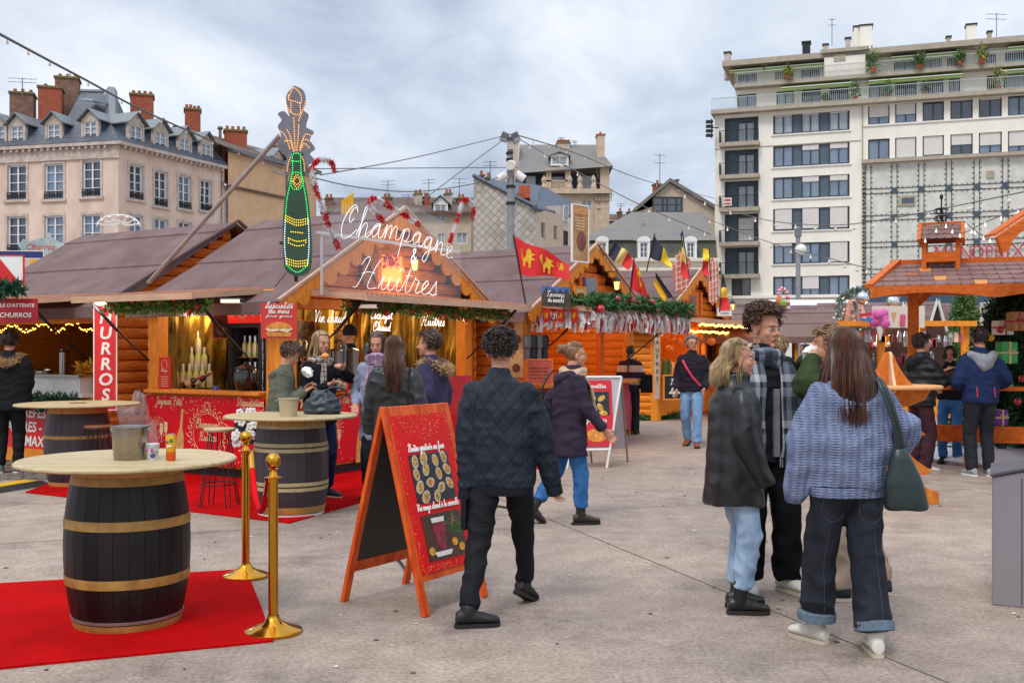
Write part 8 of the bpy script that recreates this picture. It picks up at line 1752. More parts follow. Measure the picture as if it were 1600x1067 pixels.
  if sl_:
   for k in 'LR':
    e_ = W_[k] + (W_[k] - el[k]).normalized() * g.get('cuff', 0) * s; c_ = catmull([sh[k] + V((0,0,-.0)), sh[k].lerp(el[k], .5), el[k], el[k].lerp(e_, .5), e_], 3); n_ = len(c_) - 1
    q.ball(sh[k], sl_[0] * s * .84); q.tube(c_, [(.86 if i == 0 else .95 if i == 1 else 1) * (sl_[0] + (sl_[1] - sl_[0]) * min(1,2 * i / n_) if i <= n_ / 2 else sl_[1] + (sl_[2] - sl_[1]) * (2 * i / n_ - 1)) * s for i in range(n_ + 1)], 14); q.ball(el[k], sl_[1] * s, n=12)
  ob = put(solid(q, vox, g.get('sm', 7), folds(g.get('fold', .011), g.get('ff', (6,6,11)), seed + g_i)), g['name'], g['m'], t)
  if g.get('rib'):
   q = MB(); q.rings([ring(hem - .045, hw * wide * .93, hw * dr_ * .93), ring(hem - .03, hw * wide * .97, hw * dr_ * .97), ring(hem + .01, hw * wide * .98, hw * dr_ * .98)]); q.build('waistband', g['rib'], ob, smooth=60)
  if g.get('hood'):
   q = MB(); hc_ = g['hood']; c0 = cen(1.4); q.tube(catmull([V((-.1,.05,1.43)) * s + V((c0.x, c0.y, 0)), V((-.13,-.05,1.43)) * s + V((c0.x, c0.y, 0)), V((0,-.12,1.37)) * s + V((c0.x, c0.y, 0)), V((.13,-.05,1.43)) * s + V((c0.x, c0.y, 0)), V((.1,.05,1.43)) * s + V((c0.x, c0.y, 0))], 5), [.03 * s] * 3 + [.05 * s] * 4 + [.062 * s] * 7 + [.05 * s] * 4 + [.03 * s] * 3,14); q.ball(V((0,-.11,1.34)) * s + V((c0.x, c0.y, 0)),.11 * s, .065 * s, .11 * s)
   put(solid(q, vox, 2, folds(.012,(9,9,9), seed)), 'hood', hc_, ob)
  if g.get('fur'):
   q = MB(); c0 = V((cen(1.42).x, cen(1.42).y, 0)); leaves(q, catmull([V(p_) * s + c0 for p_ in ((-.09,.07,1.42),(-.15,-.02,1.44),(-.1,-.14,1.4),(0,-.18,1.36),(.1,-.14,1.4),(.15,-.02,1.44),(.09,.07,1.42))], 4),.045,2600,.035, w=.1, seed=3); q.build('fur_trim', g['fur'], ob)
 # hair
 if hair:
  kind, hm_ = hair[:2]; q = MB(); cc = V((0,-.014,.032)); el_ = lambda u, k=1.0: cc + V((u.x * .078, u.y * .098, u.z * .09)) * k
  ok = lambda u: not (kind == 'curly' and u.z < -.12 and u.y > -.5) and not (u.y > .42 and u.z < .58) and not (u.z < -.1 and u.y > .05) and u.z > (-.6 if kind == 'curly' else -.78)
  vs, n_, mm = [], 28,18
  for i in range(mm + 1):
   for j in range(n_): a, b_ = math.pi * i / mm, 2 * math.pi * j / n_; vs.append(V((math.sin(a) * math.cos(b_), math.sin(a) * math.sin(b_), math.cos(a))))
  T0 = Hm; q.T = T0; fs = []
  for i in range(mm):
   for j in range(n_):
    f = (i * n_ + j, i * n_ + (j + 1) % n_, (i + 1) * n_ + (j + 1) % n_, (i + 1) * n_ + j)
    if all(ok(vs[k]) for k in f): fs.append(f)
  q.add([el_(v, 1.05 + (.05 if kind in ('long', 'braid') else .02)) for v in vs], fs); dens_ = 1.0 if near else .5
  if kind in ('curly', 'short'):
   Lh = hair[2] if len(hair) > 2 else .05; N_ = int((1100 if kind == 'curly' else 1100) * dens_)
   for _ in range(N_):
    u = V((rnd.gauss(0,1), rnd.gauss(0,1), rnd.gauss(0,1) + .15)).normalized()
    if not ok(u): continue
    p = el_(u, 1.03); nrm = V((u.x / .078, u.y / .098, u.z / .09)).normalized(); side_ = nrm.cross(V((0,0,1)) + V((.1,0,0))).normalized(); L_ = Lh * (.7 + .5 * rnd.random()) * (.55 + .45 * max(0, u.z + .3) if u.z < .6 else 1.15); P = []
    if kind == 'curly':
     ph = rnd.uniform(0,6.28); tb = nrm.cross(side_); lean_ = V((rnd.uniform(-.3,.3), rnd.uniform(-.1,.6) if u.y > 0 else -.2,-.15))
     for i in range(8): f = i / 7; r_ = .009 * (.4 + f); P.append(p + (nrm + lean_ * f) * L_ * .62 * math.sin(f * 1.9) + side_ * r_ * math.cos(ph + f * 8) + tb * r_ * math.sin(ph + f * 8))
     q.tube(P, [.0038] * 6 + [.003,.0012], 5)
    else:
     dn_ = hair[3] if len(hair) > 3 else V((0,-.6,-.5)); dn_ = dn_ if u.y < .3 or u.z < .75 else V((rnd.uniform(-.2,.5),.9,.1)); tg = (dn_ - nrm * nrm.dot(dn_)); tg = tg.normalized() + V((rnd.uniform(-.25,.25), rnd.uniform(-.25,.25), rnd.uniform(-.2,.2)))
     for i in range(5): f = i / 4; P.append(p + tg * L_ * f + nrm * (.006 + .014 * math.sin(f * 2.6)))
     q.tube(P, [.005,.005,.0045,.0035,.0012], 5)
  if kind in ('long', 'braid', 'bun'):
   Lz = hair[2]; spread = hair[3] if len(hair) > 3 else .09; N_ = int((1200 if kind == 'long' else 500) * dens_)
   for _ in range(N_):
    az = rnd.uniform(R(hair[5] if len(hair) > 5 else 40), R(360 - (hair[5] if len(hair) > 5 else 40))); lay = rnd.uniform(1.02,1.13); x0 = V((math.sin(az), math.cos(az),0)); P = []   # azimuth 0 = face
    for i in range(5): la = R(82 - i * 23); u = V((x0.x * math.cos(la), x0.y * math.cos(la) + .12 * (1 - i / 4), math.sin(la))); P.append(el_(u.normalized(), lay))
    if kind == 'long':
     p = P[-1]; bx = p.x * 1.0; L_ = Lz * rnd.uniform(.82,1.04) * (1 if abs(az - math.pi) < 1.2 else hair[4] if len(hair) > 4 else .9); tx = bx * (spread / .085) + rnd.uniform(-.02,.02); ty = min(p.y, -.035) - .035 + rnd.uniform(-.02,.0) if abs(az - math.pi) < 1.7 else p.y + rnd.uniform(-.01,.02); wv = rnd.uniform(.002,.008); ph = rnd.uniform(0,6)
     for i in range(1,9): f = i / 8; w_ = min(1, f * 2.2); P.append(V((bx + (tx - bx) * w_ + wv * math.sin(ph + f * 9), p.y + (ty - p.y) * w_ + wv * math.cos(ph + f * 7), p.z - L_ * f)))
     q.tube(P, [.0034] * 9 + [.0032,.0028,.002,.0008], 4)
    else: kp = V((0,-.115,.0 if kind == 'braid' else .05)); P = P[:3] + [P[3].lerp(kp, .45), kp + V((rnd.uniform(-.015,.015),0, rnd.uniform(-.015,.015)))]; q.tube(P, [.005] * 4 + [.004], 4)
   if kind == 'braid':
    for i in range(int(Lz / .03)): q.ball((.012 * (-1) ** i, -.13 - .0 * i, -.01 - i * .03),.024,.022,.024,8)
   if kind == 'bun':
    for _ in range(60): a, b_ = rnd.uniform(0,6.28), rnd.uniform(-1,1); c_ = V((0,-.14,.055)); q.tube([c_ + V((.04 * math.cos(a + i * .5),.028 * b_ + .01 * math.sin(i),.04 * math.sin(a + i * .5))) for i in range(6)], .0065,4)
  q.build('hair', hm_, t, smooth=70)
 return dict(t=t, H=Hm, el=el, W=W_, sh=sh, cen=cen, s=s, nek=nek, kn=kn, an=an, ring=ring, vox=vox, hc=hc)
def scarf(P, m, wraps=2, tails=(), r=.045, name='scarf'):
 s, n_ = P['s'], P['nek']; q = MB()
 for w_ in range(wraps):
  z = n_.z - .035 * s + w_ * .036 * s; q.tube(catmull([V((n_.x + (.085 + .01 * w_) * s * math.sin(a), n_.y + .012 + (.08 + .012 * w_) * s * math.cos(a), z + .014 * math.sin(a * 2 + w_))) for a in [k * math.pi / 6 for k in range(13)]], 3), r * s * (.86 - .1 * w_),12)
 me = put(solid(q, P['vox'], 2, folds(.01,(14,14,26),3)), name, m, P['t']); 
 for L_, w_ in tails:
  q = MB(); pts = catmull([V(p_) * s for p_ in L_], 5); rs = []
  for i, p_ in enumerate(pts): d = .012 + .004 * math.sin(i * 1.3); ww = w_ * s * (.65 + .35 * min(1, i / 6)); rs.append([p_ + V((ww * math.cos(a) , (d + .006 * math.cos(a * 3 + i * .3)) * math.sin(a),0)) for a in [2 * math.pi * k / 16 for k in range(16)]])
  q.rings(rs); tl_ = q.build('scarf_tail', m, me, smooth=60); q = MB(); e_ = pts[-1]
  for k in range(14): x_ = e_.x + w_ * s * (k / 6.5 - 1); q.tube([(x_, e_.y, e_.z + .005),(x_ + .004 * math.sin(k), e_.y + .006 * math.cos(k * 2), e_.z - .06 * s)], .0032,4)
  q.build('fringe', m, tl_)
 return me
def parts(q, name, m, P, sm=50): return q.build(name, m, P['t'], smooth=sm)
blackc, navy = cloth('cloth_black', '17171b'), cloth('cloth_navy', '1b2b52'); leather = mat('leather_black', '1a1b1d', .4, var=.2, vs=2.5, bump=.07, bs=90, spec=.5); parka = cloth('cloth_aubergine', '33293a'); br_c = cloth('cloth_brownblack', '2b2026'); olive = cloth('cloth_olive', '5c6152'); whsh = mat('shoe_white', 'c9c4bb', .6, var=.08); sole_w = mat('sole_cream', 'b9ad98', .7, var=.1); sole_b = mat('sole_dark', '221d1b', .8, var=.1); dkj = denim('denim_dark', '1a1c24', '2e313c'); ltj = denim('denim_light', '7890ad', 'a9bfd6'); blj = denim('denim_blue', '25558f', '447ab2'); furm = mat('fur_tan', 'a8865c', .9, var=.4, vs=30, col2='d3b184')
hb, hdk, hbl, hlb = hairm('hair_brown', '2e1c14', '5f3d2b'), hairm('hair_dark', '15100e', '3a2a22'), hairm('hair_blonde', '57402a', 'b89c70'), hairm('hair_lightbrown', '5a3d28', '9a7550'); hred = hairm('hair_auburn', '24130f', '55301f')
def G(name, m, hem, **k): return dict(name=name, m=m, hem=hem, **k)
quilt = nmix('quilted_black', '1f2531', f_quilt, .7,.009,.75,.25)
# walking man with the quilted jacket
P1 = person('man with dark curly hair walking away in a black quilted jacket', -.06,6.33,-12,1.7, head=(8,-4,0), lean=(-.02,.03), Lw=(-.22,-.03,.78), Rw=(.3,.1,.82), Rp=(.8,-.6,0), Lf=(-.14,-.3,0,-66,0), Rf=(.07,.36,.04,-18,-25), arm=1.02, near=True, wide=1.06,
  top=[G('jacket', quilt, .8, hw=.19, ww=.205, cw=.198, dr=.74, sl=(.08,.08,.052), cuff=.05, collar=.035, rib=mat('rib_black', '1a1d26', .85, var=.15, vs=60, stretch=(4,4,.2), spec=.2), fold=.012)], pants=(mat('cargo_black', '14151a', .8, var=.2, bump=.3, bs=60, spec=.25),.098,.075,.055,.12), shoe=(mat('trainer_black', '131417', .5, var=.3, vs=30, bump=.4, bs=60), sole_b, .03,.03), hair=('curly', hdk, .062), seed=3, nohand='L')
q = MB()
for k in 'LR':
 d = (P1['W'][k] - P1['el'][k]).normalized(); e_ = P1['W'][k] + d * .045; q.tube([e_, e_ + d * .01, e_ + d * .055, e_ + d * .06], [.046,.051,.049,.04], 20)
parts(q, 'knit_cuff', MATS['rib_black'], P1); q = MB(); a = P1['kn']['L'].lerp(P1['t'].location * 0 + V((-.088,0,.9)),.35); q.box(a.x - .115, a.y - .06, a.z - .09, a.x - .085, a.y + .07, a.z + .09); parts(q, 'cargo_pocket', MATS['cargo_black'], P1)
# sweater woman
knit = nmix('knit_blue', '7583a3', f_knit, .95,.015,.75,.1)
P7 = person('long-haired woman in a chunky blue-grey sweater and dark rolled jeans, seen from behind', 1.79,5.65,6,1.71, head=(12,-2,0), Lw=(-.27,.06,.84), Rw=(.2,.17,.98), Rp=(1,-.25,-.1), Lf=(-.12,.13,0,28,0), Rf=(.1,-.14,0,-12,0), near=True, wide=1.08,
  top=[G('sweater', knit, .88, hw=.2, ww=.22, cw=.21, dr=.7, sl=(.09,.1,.05), cuff=.06, fold=.026, ff=(3.5,3.5,5), rib=knit, collar=.0)], pants=(dkj, .104,.092,.094,.13), rolled=mat('denim_inside', '5a6a7a', .9, var=.2, vs=40), shoe=(whsh, sole_w, .01), hair=('long', hred, .42,.125,.95), seed=5, nohand='LR')
def child(P, nm): return [o for o in P['t'].children if o.name.split('.')[0] == nm][0]
def trace(P, nm, lines, r, m, name='seam', side=-1, kids=0):
 """a seam or stitch line laid on a garment, found by looking at it along its own y"""
 o = child(P, nm); bv = BVHTree.FromPolygons([v.co for v in o.data.vertices], [p.vertices for p in o.data.polygons]); q = MB(); s = P['s']
 for L_ in lines:
  pts = []
  for a in catmull([V((x_, 0, z_)) for x_, z_ in L_], 6):
   h_ = bv.ray_cast(V((a.x * s, side * 1.0, a.z * s)), V((0,-side, 0)))[0]
   if h_ is not None: pts.append(h_ + V((0, side * r * .3,0)))
  if len(pts) > 2: q.tube(pts, r, 5)
 return q.build(name, m, o, smooth=60)
stitch = mat('stitch_tan', '45424a', .8); stitch_d = mat('stitch_dark', '0e1016', .8)
trace(P7, 'trousers', [[(sg * .095 - .06,.84),(sg * .095 - .058,.74),(sg * .095,.7),(sg * .095 + .058,.74),(sg * .095 + .06,.84)] for sg in (-1,1)] + [[(0,.86),(0,.8),(0,.76)]] + [[(-.11,.66),(-.12,.5),(-.115,.3),(-.11,.16)], [(.11,.66),(.12,.5),(.115,.3),(.11,.16)]], .0017, stitch, 'pocket_stitching')
trace(P1, 'trousers', [[(-.14,.7),(-.13,.5),(-.12,.3),(-.11,.15)], [(.1,.7),(.09,.5),(.08,.3)], [(-.13,.58),(-.05,.58)], [(-.12,.34),(-.05,.36)], [(0,.86),(0,.78)]], .0025, stitch_d)
trace(P1, 'jacket', [[(-.13,1.4),(-.155,1.25),(-.15,1.1),(-.155,.95)], [(.13,1.4),(.155,1.25),(.15,1.1),(.155,.95)]], .003, stitch_d)
# tote bag on her shoulder
lb = mat('leather_green', '1c2a2c', .38, var=.25, vs=4, bump=.25, bs=30); bg_ = thing('tote_bag', 'dark green leather tote hanging from the shoulder of the sweater woman', 'bag', (2.02,5.5,0)); q = MB(); rs = []
for z, w_, d in ((.76,.1,.05),(.775,.115,.06),(.9,.1,.06),(1.03,.055,.04),(1.08,.03,.02)): rs.append([V((w_ * math.copysign(abs(math.cos(a)) ** .6, math.cos(a)) + (1.08 - z) * .12, d * math.sin(a), z)) for a in [2 * math.pi * k / 20 for k in range(20)]])
q.rings(rs); put(solid(q, .009,2, folds(.006,(9,9,5),2)), 'bag_body', lb, bg_); q = MB()
for o_ in (0,.022): q.tube(catmull([(.0 + o_, 0,1.06),(-.035 + o_, -.02,1.2),(-.075 + o_, -.01,1.33),(-.1 + o_, .03,1.425),(-.1 + o_, .13,1.44),(-.06 + o_, .25,1.35),(.0 + o_, .25,1.08)], 5),.011,8, flat=.5)
q.build('strap', lb, bg_, smooth=60)
# blonde woman in the leather jacket
P5 = person('blonde woman in a black leather jacket and light jeans, standing in profile facing right', 1.36,6.47,-82,1.66, head=(-12,-3,0), Lw=(-.18,.16,.9), Rw=(.2,.12,.86), Lp=(-.6,-1,0), Lf=(-.08,.05,0,4,0), Rf=(.1,-.0,0,-10,0), near=True, wide=1.0,
  top=[G('shirt', cloth('cloth_ivory', 'b8ae9a'),1.2, hw=.17, cw=.168, sl=None, collar=.02), G('jacket', leather, .68, hw=.222, ww=.195, cw=.185, dr=.8, sl=(.082,.08,.06), cuff=.04, fold=.02, ff=(3,3,3.4), collar=.02)], pants=(ltj, .092,.08,.066,.16), shoe=(mat('boot_black', '131316', .35, var=.2, vs=8, bump=.3), sole_b, .12,.034), hair=('long', hbl, .2,.075,1.0,82), seed=8, nohand='R')
q = MB(); q.T = P5['H']; q.tube(catmull([(-.07,.03,.075),(-.045,.085,.085),(-.01,.1,.082),(.02,.098,.084),(.05,.083,.085),(.072,.03,.075)], 5),.0032,6); parts(q, 'glasses_on_head', mat('glasses_gold', 'c9a878', .3, metal=.4), P5)
# tall young man with the plaid scarf
plaid = nmix('plaid_scarf', '6d7080', f_bands(2,.3,((0, '3a3f4c'),(.3, '7d8492'),(.5, '2a2d38'),(.62, 'b9b6c0'),(.78, '5b6270')), both=(0,.17)),.95,.006,.8,.1)
P6 = person('tall curly-haired young man in a black coat with a grey plaid scarf', 1.66,7.0,-166,1.87, head=(22,-8,0), Lw=(-.24,.06,.84), Rw=(.24,.06,.84), Lf=(-.13,.07,0,18,0), Rf=(.1,.0,0,-16,0), near=True, nohand='LR',
  top=[G('shirt', cloth('cloth_pewter', '77747e'),.86, hw=.155, ww=.15, cw=.17, sl=None, collar=.03), G('coat', blackc, .8, hw=.19, ww=.185, cw=.195, sl=(.085,.07,.058), cuff=.03)], pants=(mat('trouser_black', '0e0e11', .85, var=.2, spec=.15),.1,.092,.088,.09), shoe=(whsh, sole_w, .02,.03), hair=('curly', hb, .07), seed=2)
scarf(P6, plaid, 2,((((-.1,.1,1.42),(-.115,.14,1.3),(-.12,.15,1.1),(-.12,.16,.92),(-.11,.15,.84)),.068),(((.085,.1,1.42),(.1,.14,1.3),(.12,.15,1.1),(.115,.155,.95),(.12,.15,.86)),.06)),.052)
q = MB(); q.box(-.045,.128,.9,-.005,.156,1.34); parts(q, 'shirt_front', cloth('cloth_pewter', '77747e'), P6)
# man in the green jacket with raised arms
P8 = person('man in a green corduroy jacket and beige trousers, mostly hidden behind the sweater woman', 2.24,6.8,78,1.74, head=(-4,-8,0), lean=(0,.13), Lw=(-.1,.3,1.55), Rw=(.08,.32,1.55), Lp=(-.4,.7,-.1), Rp=(.8,.5,-.2), elbL=None, Lf=(-.12,.14,0,0,0), Rf=(.12,-.14,0,0,0), near=True,
  top=[G('jacket', cloth('cord_green', '2b3a1c'),.82, hw=.2, ww=.195, cw=.2, sl=(.088,.075,.055))], pants=(cloth('cloth_beige', '9a8778'),.1,.09,.085,.09), shoe=(mat('shoe_navy', '1b2333', .5, var=.2), sole_w, .01), hair=('short', hlb, .04), seed=9, curl=1.0)
q = thing('paper_napkin', 'white paper napkin held at the mouth by the man in green', 'napkin', (1.94,6.82,1.56)); n_ = MB(); n_.ball((0,0,0),.05,.04,.055,14)
for v_ in n_.v: v_ += V(v_) * noise.noise(v_ * 30)
n_.build('paper', whitep, q, smooth=30)
# walking woman in the dark parka
P2 = person('woman with a hair bun walking right in a dark aubergine parka with a beige scarf', .52,9.68,-80,1.66, head=(-4,-2,0), Lw=(-.2,-.06,.9), Rw=(.19,.3,.92), Lf=(-.07,-.33,.07,0,-38), Rf=(.08,.1,0,0,0), near=True, wide=1.05, lean=(0,.03),
  top=[G('parka', parka, .66, hw=.225, ww=.205, cw=.21, dr=.76, sl=(.082,.07,.05), hood=parka, fold=.013)], pants=(blj, .1,.078,.065,.17), shoe=(mat('boot_brown', '2a211e', .45, var=.2), sole_b, .14,.03), hair=('bun', hlb, 0), seed=6, nohand='L')
q = MB()
for k, pz in (('L', 0),('R', 0)):
 a = P2['an'][k]; T = Matrix.Translation(a) @ Matrix.Rotation(R(-38 if k == 'L' else 0),4, 'X'); q.T = T; q.box(-.03,-.085,-.125 if k == 'R' else -.12,.03,-.03,-.07)
parts(q, 'boot_heel', sole_b, P2,30); beige = cloth('scarf_beige', 'c4a98e'); scarf(P2, beige, 2,((((.03,.14,1.43),(.06,.2,1.3),(.08,.23,1.12),(.1,.26,.96)),.08),),.06)
q = MB(); q.T = P2['H']; q.ball((0,-.115,.045),.028,.02,.03,10); parts(q, 'hair_clip', blackm, P2)
bgg = thing('shoulder_bag', 'dark shoulder bag behind the walking woman in the parka', 'bag', (.24,9.62,.95)); q = MB(); q.ball((0,0,0),.1,.08,.2,14); put(solid(q, .012,2, folds(.01)), 'bag_body', lb, bgg); q = MB(); q.tube(catmull([(0,0,.18),(.06,.0,.35),(.14,.02,.46)], 4),.009,6); q.build('strap', lb, bgg)
# eaters at the second barrel table
P9 = person('boy in an olive hooded jacket bending over his food at the barrel table', -2.44,10.95,-82,1.66, head=(0,-32,0), lean=(0,.09), Lw=(-.06,.3,1.25), Rw=(.08,.3,1.22), Rp=(.5,-.6,-1), Lp=(-.5,-.6,-1), top=[G('jacket', olive, .72, hw=.21, ww=.2, cw=.2, sl=(.085,.075,.055), hood=olive)], pants=(blackc, .095,.075,.06,.1), shoe=(blackm, sole_b, .02), hair=('short', hb, .06, V((.2,.4,-.6))), seed=4, curl=.9)
P10 = person('blonde woman in a dark coat and check scarf holding a bun at the table', -2.06,11.3,-128,1.79, head=(-8,-6,0), Lw=(-.02,.33,1.36), Rw=(.12,.27,1.2), Lp=(-1,-.2,-.6), top=[G('coat', cloth('cloth_midnight', '14151d'),.78, hw=.2, cw=.19)], pants=(denim('denim_navy', '141c3a', '223058'),.09,.07,.06,.12), shoe=(mat('shoe_navy', '1b2333'), whitep, .02,.03), hair=('long', hbl, .36,.08,.9,60), seed=12, curl=.9)
scarf(P10, nmix('check_scarf', 'aaaaaa', f_bands(2,.05,((0, '2a2226'),(.35, 'c9bdb4'),(.6, '7a3a3a'),(.75, 'd8d0c8')), both=(0,.05)),.9,.004,.5),2,((((.04,.12,1.42),(.06,.13,1.2)),.05),),.045)
bn = MB(); bn.ball((0,0,0),.045,.04,.03,14); bn = bn.build('bun', mat('bun', 'd98a3a'), None, smooth=60); bn.location = at(508,556,11.02); tag(bn, 'small golden bun held up by the blonde woman at the table', 'food')
np_ = MB(); np_.ball((0,0,0),.06,.05,.05,14)
for v_ in np_.v: v_ += V(v_) * .8 * noise.noise(v_ * 25)
np_ = np_.build('food_wrapper', whitep, None, smooth=30); np_.location = (-2.1,10.9,1.36); tag(np_, 'white paper wrapper in the hands of the boy in olive', 'wrapper')
q = thing('handbag', 'slouching dark blue-grey leather handbag on the second barrel table', 'bag', (at(502,640,10.35).x, 10.38, z2t)); m_ = MB(); m_.rings([[V((w_ * math.copysign(abs(math.cos(a)) ** .7, math.cos(a)) + sx, d * math.sin(a), z)) for a in [2 * math.pi * k / 20 for k in range(20)]] for z, w_, d, sx in ((.003,.17,.09,0),(.03,.2,.11,0),(.12,.17,.09,.015),(.2,.12,.05,.01),(.235,.07,.02,.0))]); put(solid(m_, .01,2, folds(.012,(9,9,12),4)), 'bag_body', mat('leather_slate', '262f3a', .42, var=.2, vs=5, bump=.3, bs=25), q); m_ = MB(); m_.tube(catmull([(.02,-.03,.2),(.1,-.05,.26),(.2,-.03,.25),(.24,0,.2),(.17,.0,.15)], 5),.011,8); m_.build('strap', mat('leather_slate', '262f3a'), q, smooth=60)
# three friends in front of the oyster counter
P11 = person('woman with a lilac scarf and pale blue coat at the oyster counter', -1.42,11.2,172,1.78, head=(0,-14,0), Lw=(-.2,.16,1.0), Rw=(.2,.16,1.0), top=[G('coat', cloth('cloth_paleblue', '8b93ab'),.62, hw=.2)], pants=(dkj, .09,.07,.06,.1), shoe=(blackm, sole_b, .02), hair=('long', hb, .2,.085,.9,55), seed=13); scarf(P11, nmix('lilac_scarf', '9a7f98', f_bands(2,.12,((0, '9a7f98'),(.5, '84688a'),(.8, 'b9a2b6')), both=(0,.09)),.95,.004,.5),3,((((.04,.13,1.4),(.06,.15,1.15)),.06),),.05)
P12 = person('woman with very long straight brown hair in a black leather coat', -1.07,9.6,4,1.72, head=(0,-3,0), Lw=(-.25,.05,.84), Rw=(.22,.1,.9), near=True, top=[G('coat', leather, .7, hw=.21, ww=.19, cw=.2, sl=(.085,.075,.055))], pants=(blackc, .09,.075,.065,.1), shoe=(blackm, sole_b, .02), hair=('long', hb, .42,.082), seed=14, nohand='LR')
P13 = person('young man in a purple-navy parka with a tan fur hood, facing left', -.79,10.3,72,1.77, head=(4,-2,0), Lw=(-.2,.15,.95), Rw=(.2,.1,.9), top=[G('parka', cloth('cloth_plum', '3a3450'),.72, hw=.22, ww=.21, cw=.215, sl=(.09,.08,.06), hood=cloth('cloth_plum', '3a3450'), fur=furm)], pants=(dkj, .09,.07,.06,.1), shoe=(blackm, sole_b, .02), hair=('short', hb, .055), seed=15, nohand='LR')
a = P13['el']['L'].lerp(P13['sh']['L'], .45); q = MB(); q.ball(a + V((-.07,-.0,0)),.012,.038,.038,16); parts(q, 'sleeve_badge', mat('badge_dark', '1c1a28', .6), P13)
hbg = thing('shoulder_bag', 'brown-black shoulder bag at the side of the long-haired woman in leather', 'bag', (-.84,9.5,1.0)); q = MB(); q.ball((0,0,0),.14,.06,.13,14); put(solid(q, .012,2, folds(.01)), 'bag_body', br_c, hbg); q = MB(); q.tube(catmull([(-.1,0,.1),(-.09,.02,.3),(-.08,.06,.46)], 4),.01,6); q.build('strap', br_c, hbg)
person('seller in a black beanie and scarf behind the steel urns, facing left', -2.22,14.5,84,1.78, head=(0,-6,0), Lw=(-.2,.3,1.15), Rw=(.2,.3,1.15), z0=.12, top=[G('jacket', blackc, .8, collar=.05)], pants=(blackc, .09,.07,.06,.1), shoe=(blackm, sole_b, .02), hair=None, seed=16)
bnz = MB(); bnz.lathe([(.098,-.02),(.103,.02),(.1,.06),(.075,.11),(.03,.135),(0,.138)], 24); seller = [o for o in bpy.data.objects if o.get('label', '').startswith('seller')][0]; bz = bnz.build('beanie', cloth('cloth_beanie', '1a1d20'), seller, smooth=60); bz.location = V((0,.025,1.635)) * (1.78 / 1.75)
bz.location.z += .02; bz.location.y -= .02
# striped sweater woman
person('woman with a dark braid in a cream and purple striped sweater at the middle stall', 2.22,19.8,-14,1.66, head=(-10,-4,0), Lw=(-.15,.25,1.0), Rw=(.2,.2,.95), top=[G('sweater', nmix('striped_knit', 'cccccc', f_bands(2,.24,((0, 'cbbcae'),(.5, '2f2038')), off=.03),.9,.004,.5),.88, hw=.19, ww=.2, cw=.2, sl=(.085,.08,.05))], pants=(dkj, .098,.078,.075,.06), shoe=(blackm, sole_b, .02), hair=('braid', hdk, .42), seed=17)
q = thing('black_bag', 'boxy black bag on the hip of the striped sweater woman', 'bag', (at(1010,0,19.7).x, 19.7,.95)); m_ = MB(); m_.box(-.11,-.06,-.17,.11,.06,.17); put(solid(m_, .015,2), 'bag_body', blackc, q); m_ = MB(); m_.tube([(-.08,0,.16),(-.15,.03,.32),(-.2,.05,.48)], .012,6); m_.build('strap', blackc, q)
# man with the pink strap
P4 = person('grey-haired man with glasses, a dark jacket and a pink shoulder strap', 2.95,17.3,158,1.82, head=(34,-2,0), Lw=(-.22,.12,.92), Rw=(.22,.1,.9), Lf=(-.12,.18,0,10,0), Rf=(.1,-.16,.03,-8,-15), top=[G('jacket', cloth('cloth_dusk', '241f2b'),.86, hw=.205, ww=.21, cw=.21, sl=(.085,.075,.055), collar=.06)], pants=(denim('denim_mid', '5a82ad', '8fb2d6'),.1,.08,.07,.08), shoe=(mat('shoe_tan', '7a3f22', .5, var=.2), sole_b, .03), hair=('short', hairm('hair_grey', '4f4d4c', '9a9896'),.03), seed=18, skinm=skin)
q = MB(); q.tube(catmull([(.16,.05,1.46),(.09,.16,1.35),(-.04,.175,1.15),(-.17,.14,1.0)], 5),.02,8, flat=.35, up=(0,1,0)); parts(q, 'pink_strap', mat('strap_pink', 'c22a55', .6), P4); q = MB(); q.T = P4['H']
for sg in (-1,1): q.tube([(sg * .032 + .022 * math.cos(a),.098,.0 + .017 * math.sin(a)) for a in [k * .7 for k in range(10)]], .002,4); q.tube([(sg * .054,.096,0),(sg * .078,.0,0)], .002,4)
parts(q, 'glasses', blackm, P4)
# person at the left edge
person('person in a black parka with a tan fur hood at the left edge', at(14,0,13.6).x, 13.6,12,1.82, head=(0,-8,0), Lw=(-.1,.25,1.1), Rw=(.1,.25,1.1), wide=1.15, top=[G('parka', blackc, .78, hw=.23, ww=.22, cw=.225, sl=(.095,.085,.06), hood=blackc, fur=furm)], pants=(blackc, .1,.08,.06,.1), shoe=(mat('shoe_grey', '5a6068', .5, var=.3, vs=20), whitep, .03,.03), hair=('short', hdk, .06), seed=19, nohand='LR')
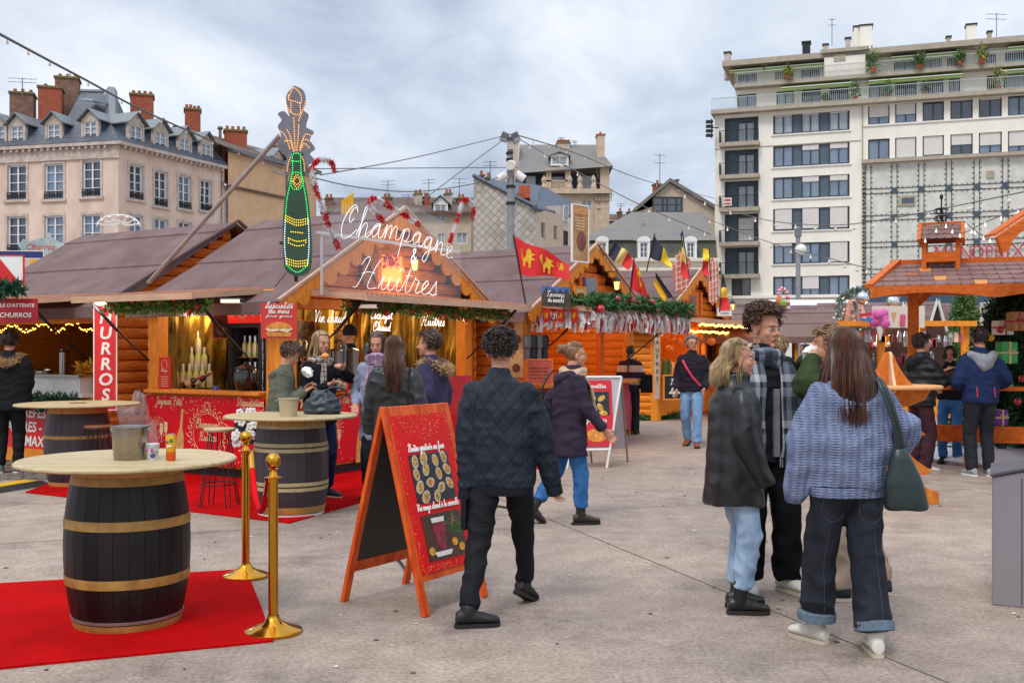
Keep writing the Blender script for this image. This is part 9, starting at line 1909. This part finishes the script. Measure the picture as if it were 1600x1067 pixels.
# the three at the pavilion counter
P16 = person('man in a navy jacket with pink zips and grey hood at the counter', 5.9,13.3,0,1.86, head=(0,-6,0), Lw=(-.2,.22,1.05), Rw=(.22,.2,1.05), top=[G('jacket', navy, .86, hw=.205, ww=.21, cw=.215, sl=(.09,.08,.055), hood=mat('hood_grey', '8a8c94', .9, var=.15))], pants=(cloth('cloth_charcoal', '23262c'),.1,.08,.065,.07), shoe=(mat('shoe_pale', '9aa3a8', .6, var=.1), whitep, .02), hair=('short', hdk, .03), seed=20, nohand='LR')
q = MB(); [q.tube([(x_, -.14,1.12),(x_ + .012,-.145,1.0)], .007,6) for x_ in (-.11,.11)]; parts(q, 'zip', mat('zip_pink', 'e0305a', .5), P16)
person('dark-haired man in a black puffer jacket and maroon trousers eating at the counter', 5.3,13.7,-78,1.79, head=(-6,-4,0), Lw=(-.1,.4,1.28), Rw=(.12,.42,1.22), Lp=(-.5,-.5,-1), Rp=(.5,-.5,-1), top=[G('puffer_jacket', nmix('puffer_black', '191a20', lambda n, l, c: (M1(n, l, 'PINGPONG', (lambda s_: (l(c, s_.inputs[0]), s_.outputs[2])[1])(n('ShaderNodeSeparateXYZ')),.05), None),.55,.3,1.0,.4),.84, hw=.22, ww=.23, cw=.225, sl=(.1,.095,.06), hood=blackc)], pants=(cloth('cloth_maroon', '3b2027'),.1,.085,.08,.07), shoe=(whsh, sole_w, .02), hair=('short', hdk, .05), seed=21)
person('dark-haired woman in a black jacket sipping from a dark cup behind the counter', 6.12,14.75,150,1.64, head=(6,-10,0), Lw=(-.05,.25,1.25), Rw=(.15,.2,1.1), top=[G('jacket', blackc, .95, hw=.19), ], pants=(blj, .09,.075,.065,.1), shoe=(blackm, sole_b, .02), hair=('long', hdk, .08,.085), seed=22)
q = MB(); q.lathe([(0,0),(.03,0),(.035,.12),(0,.12)], 14); q = q.build('drink_cup', blackm, None, smooth=40); q.location = at(1490,585,14.4); tag(q, 'dark drink cup held by the woman behind the counter', 'cup')
# passers-by further back
person('fair-haired passer-by with a yellow hood behind the tall young man', 3.12,12.3,-30,1.74, top=[G('jacket', blackc, .8, hood=mat('hood_yellow', 'd9a52c', .8, var=.2))], pants=(blackc, .09,.07,.06,.1), shoe=(blackm, sole_b, .02), hair=('short', hbl, .05), seed=23, nohand='LR')
for k, (px, Y, yw, hh, cl, lab) in enumerate(((1258,21,20,1.68, '4a3f48', 'passer-by in a grey-brown coat in front of the brown-roofed stall'),(1276,22.5,-60,1.7, '6d2a2e', 'passer-by in a dark red coat in front of the brown-roofed stall'),(1174,24,40,1.66, '2c3a50', 'passer-by in a blue-grey coat left of the brown-roofed stall'),(1350,22,10,1.68, '3a3a3e', 'passer-by in a charcoal coat in front of the sweets stall'))):
 person(lab, at(px, 0, Y).x, Y, yw, hh, top=[G('coat', cloth('cloth_pass%d' % k, cl),.75)], pants=(dkj, .09,.07,.06,.1), shoe=(blackm, sole_b, .02), hair=('short', (hb, hlb, hdk)[k % 3], .06), seed=30 + k, nohand='LR', face=False)
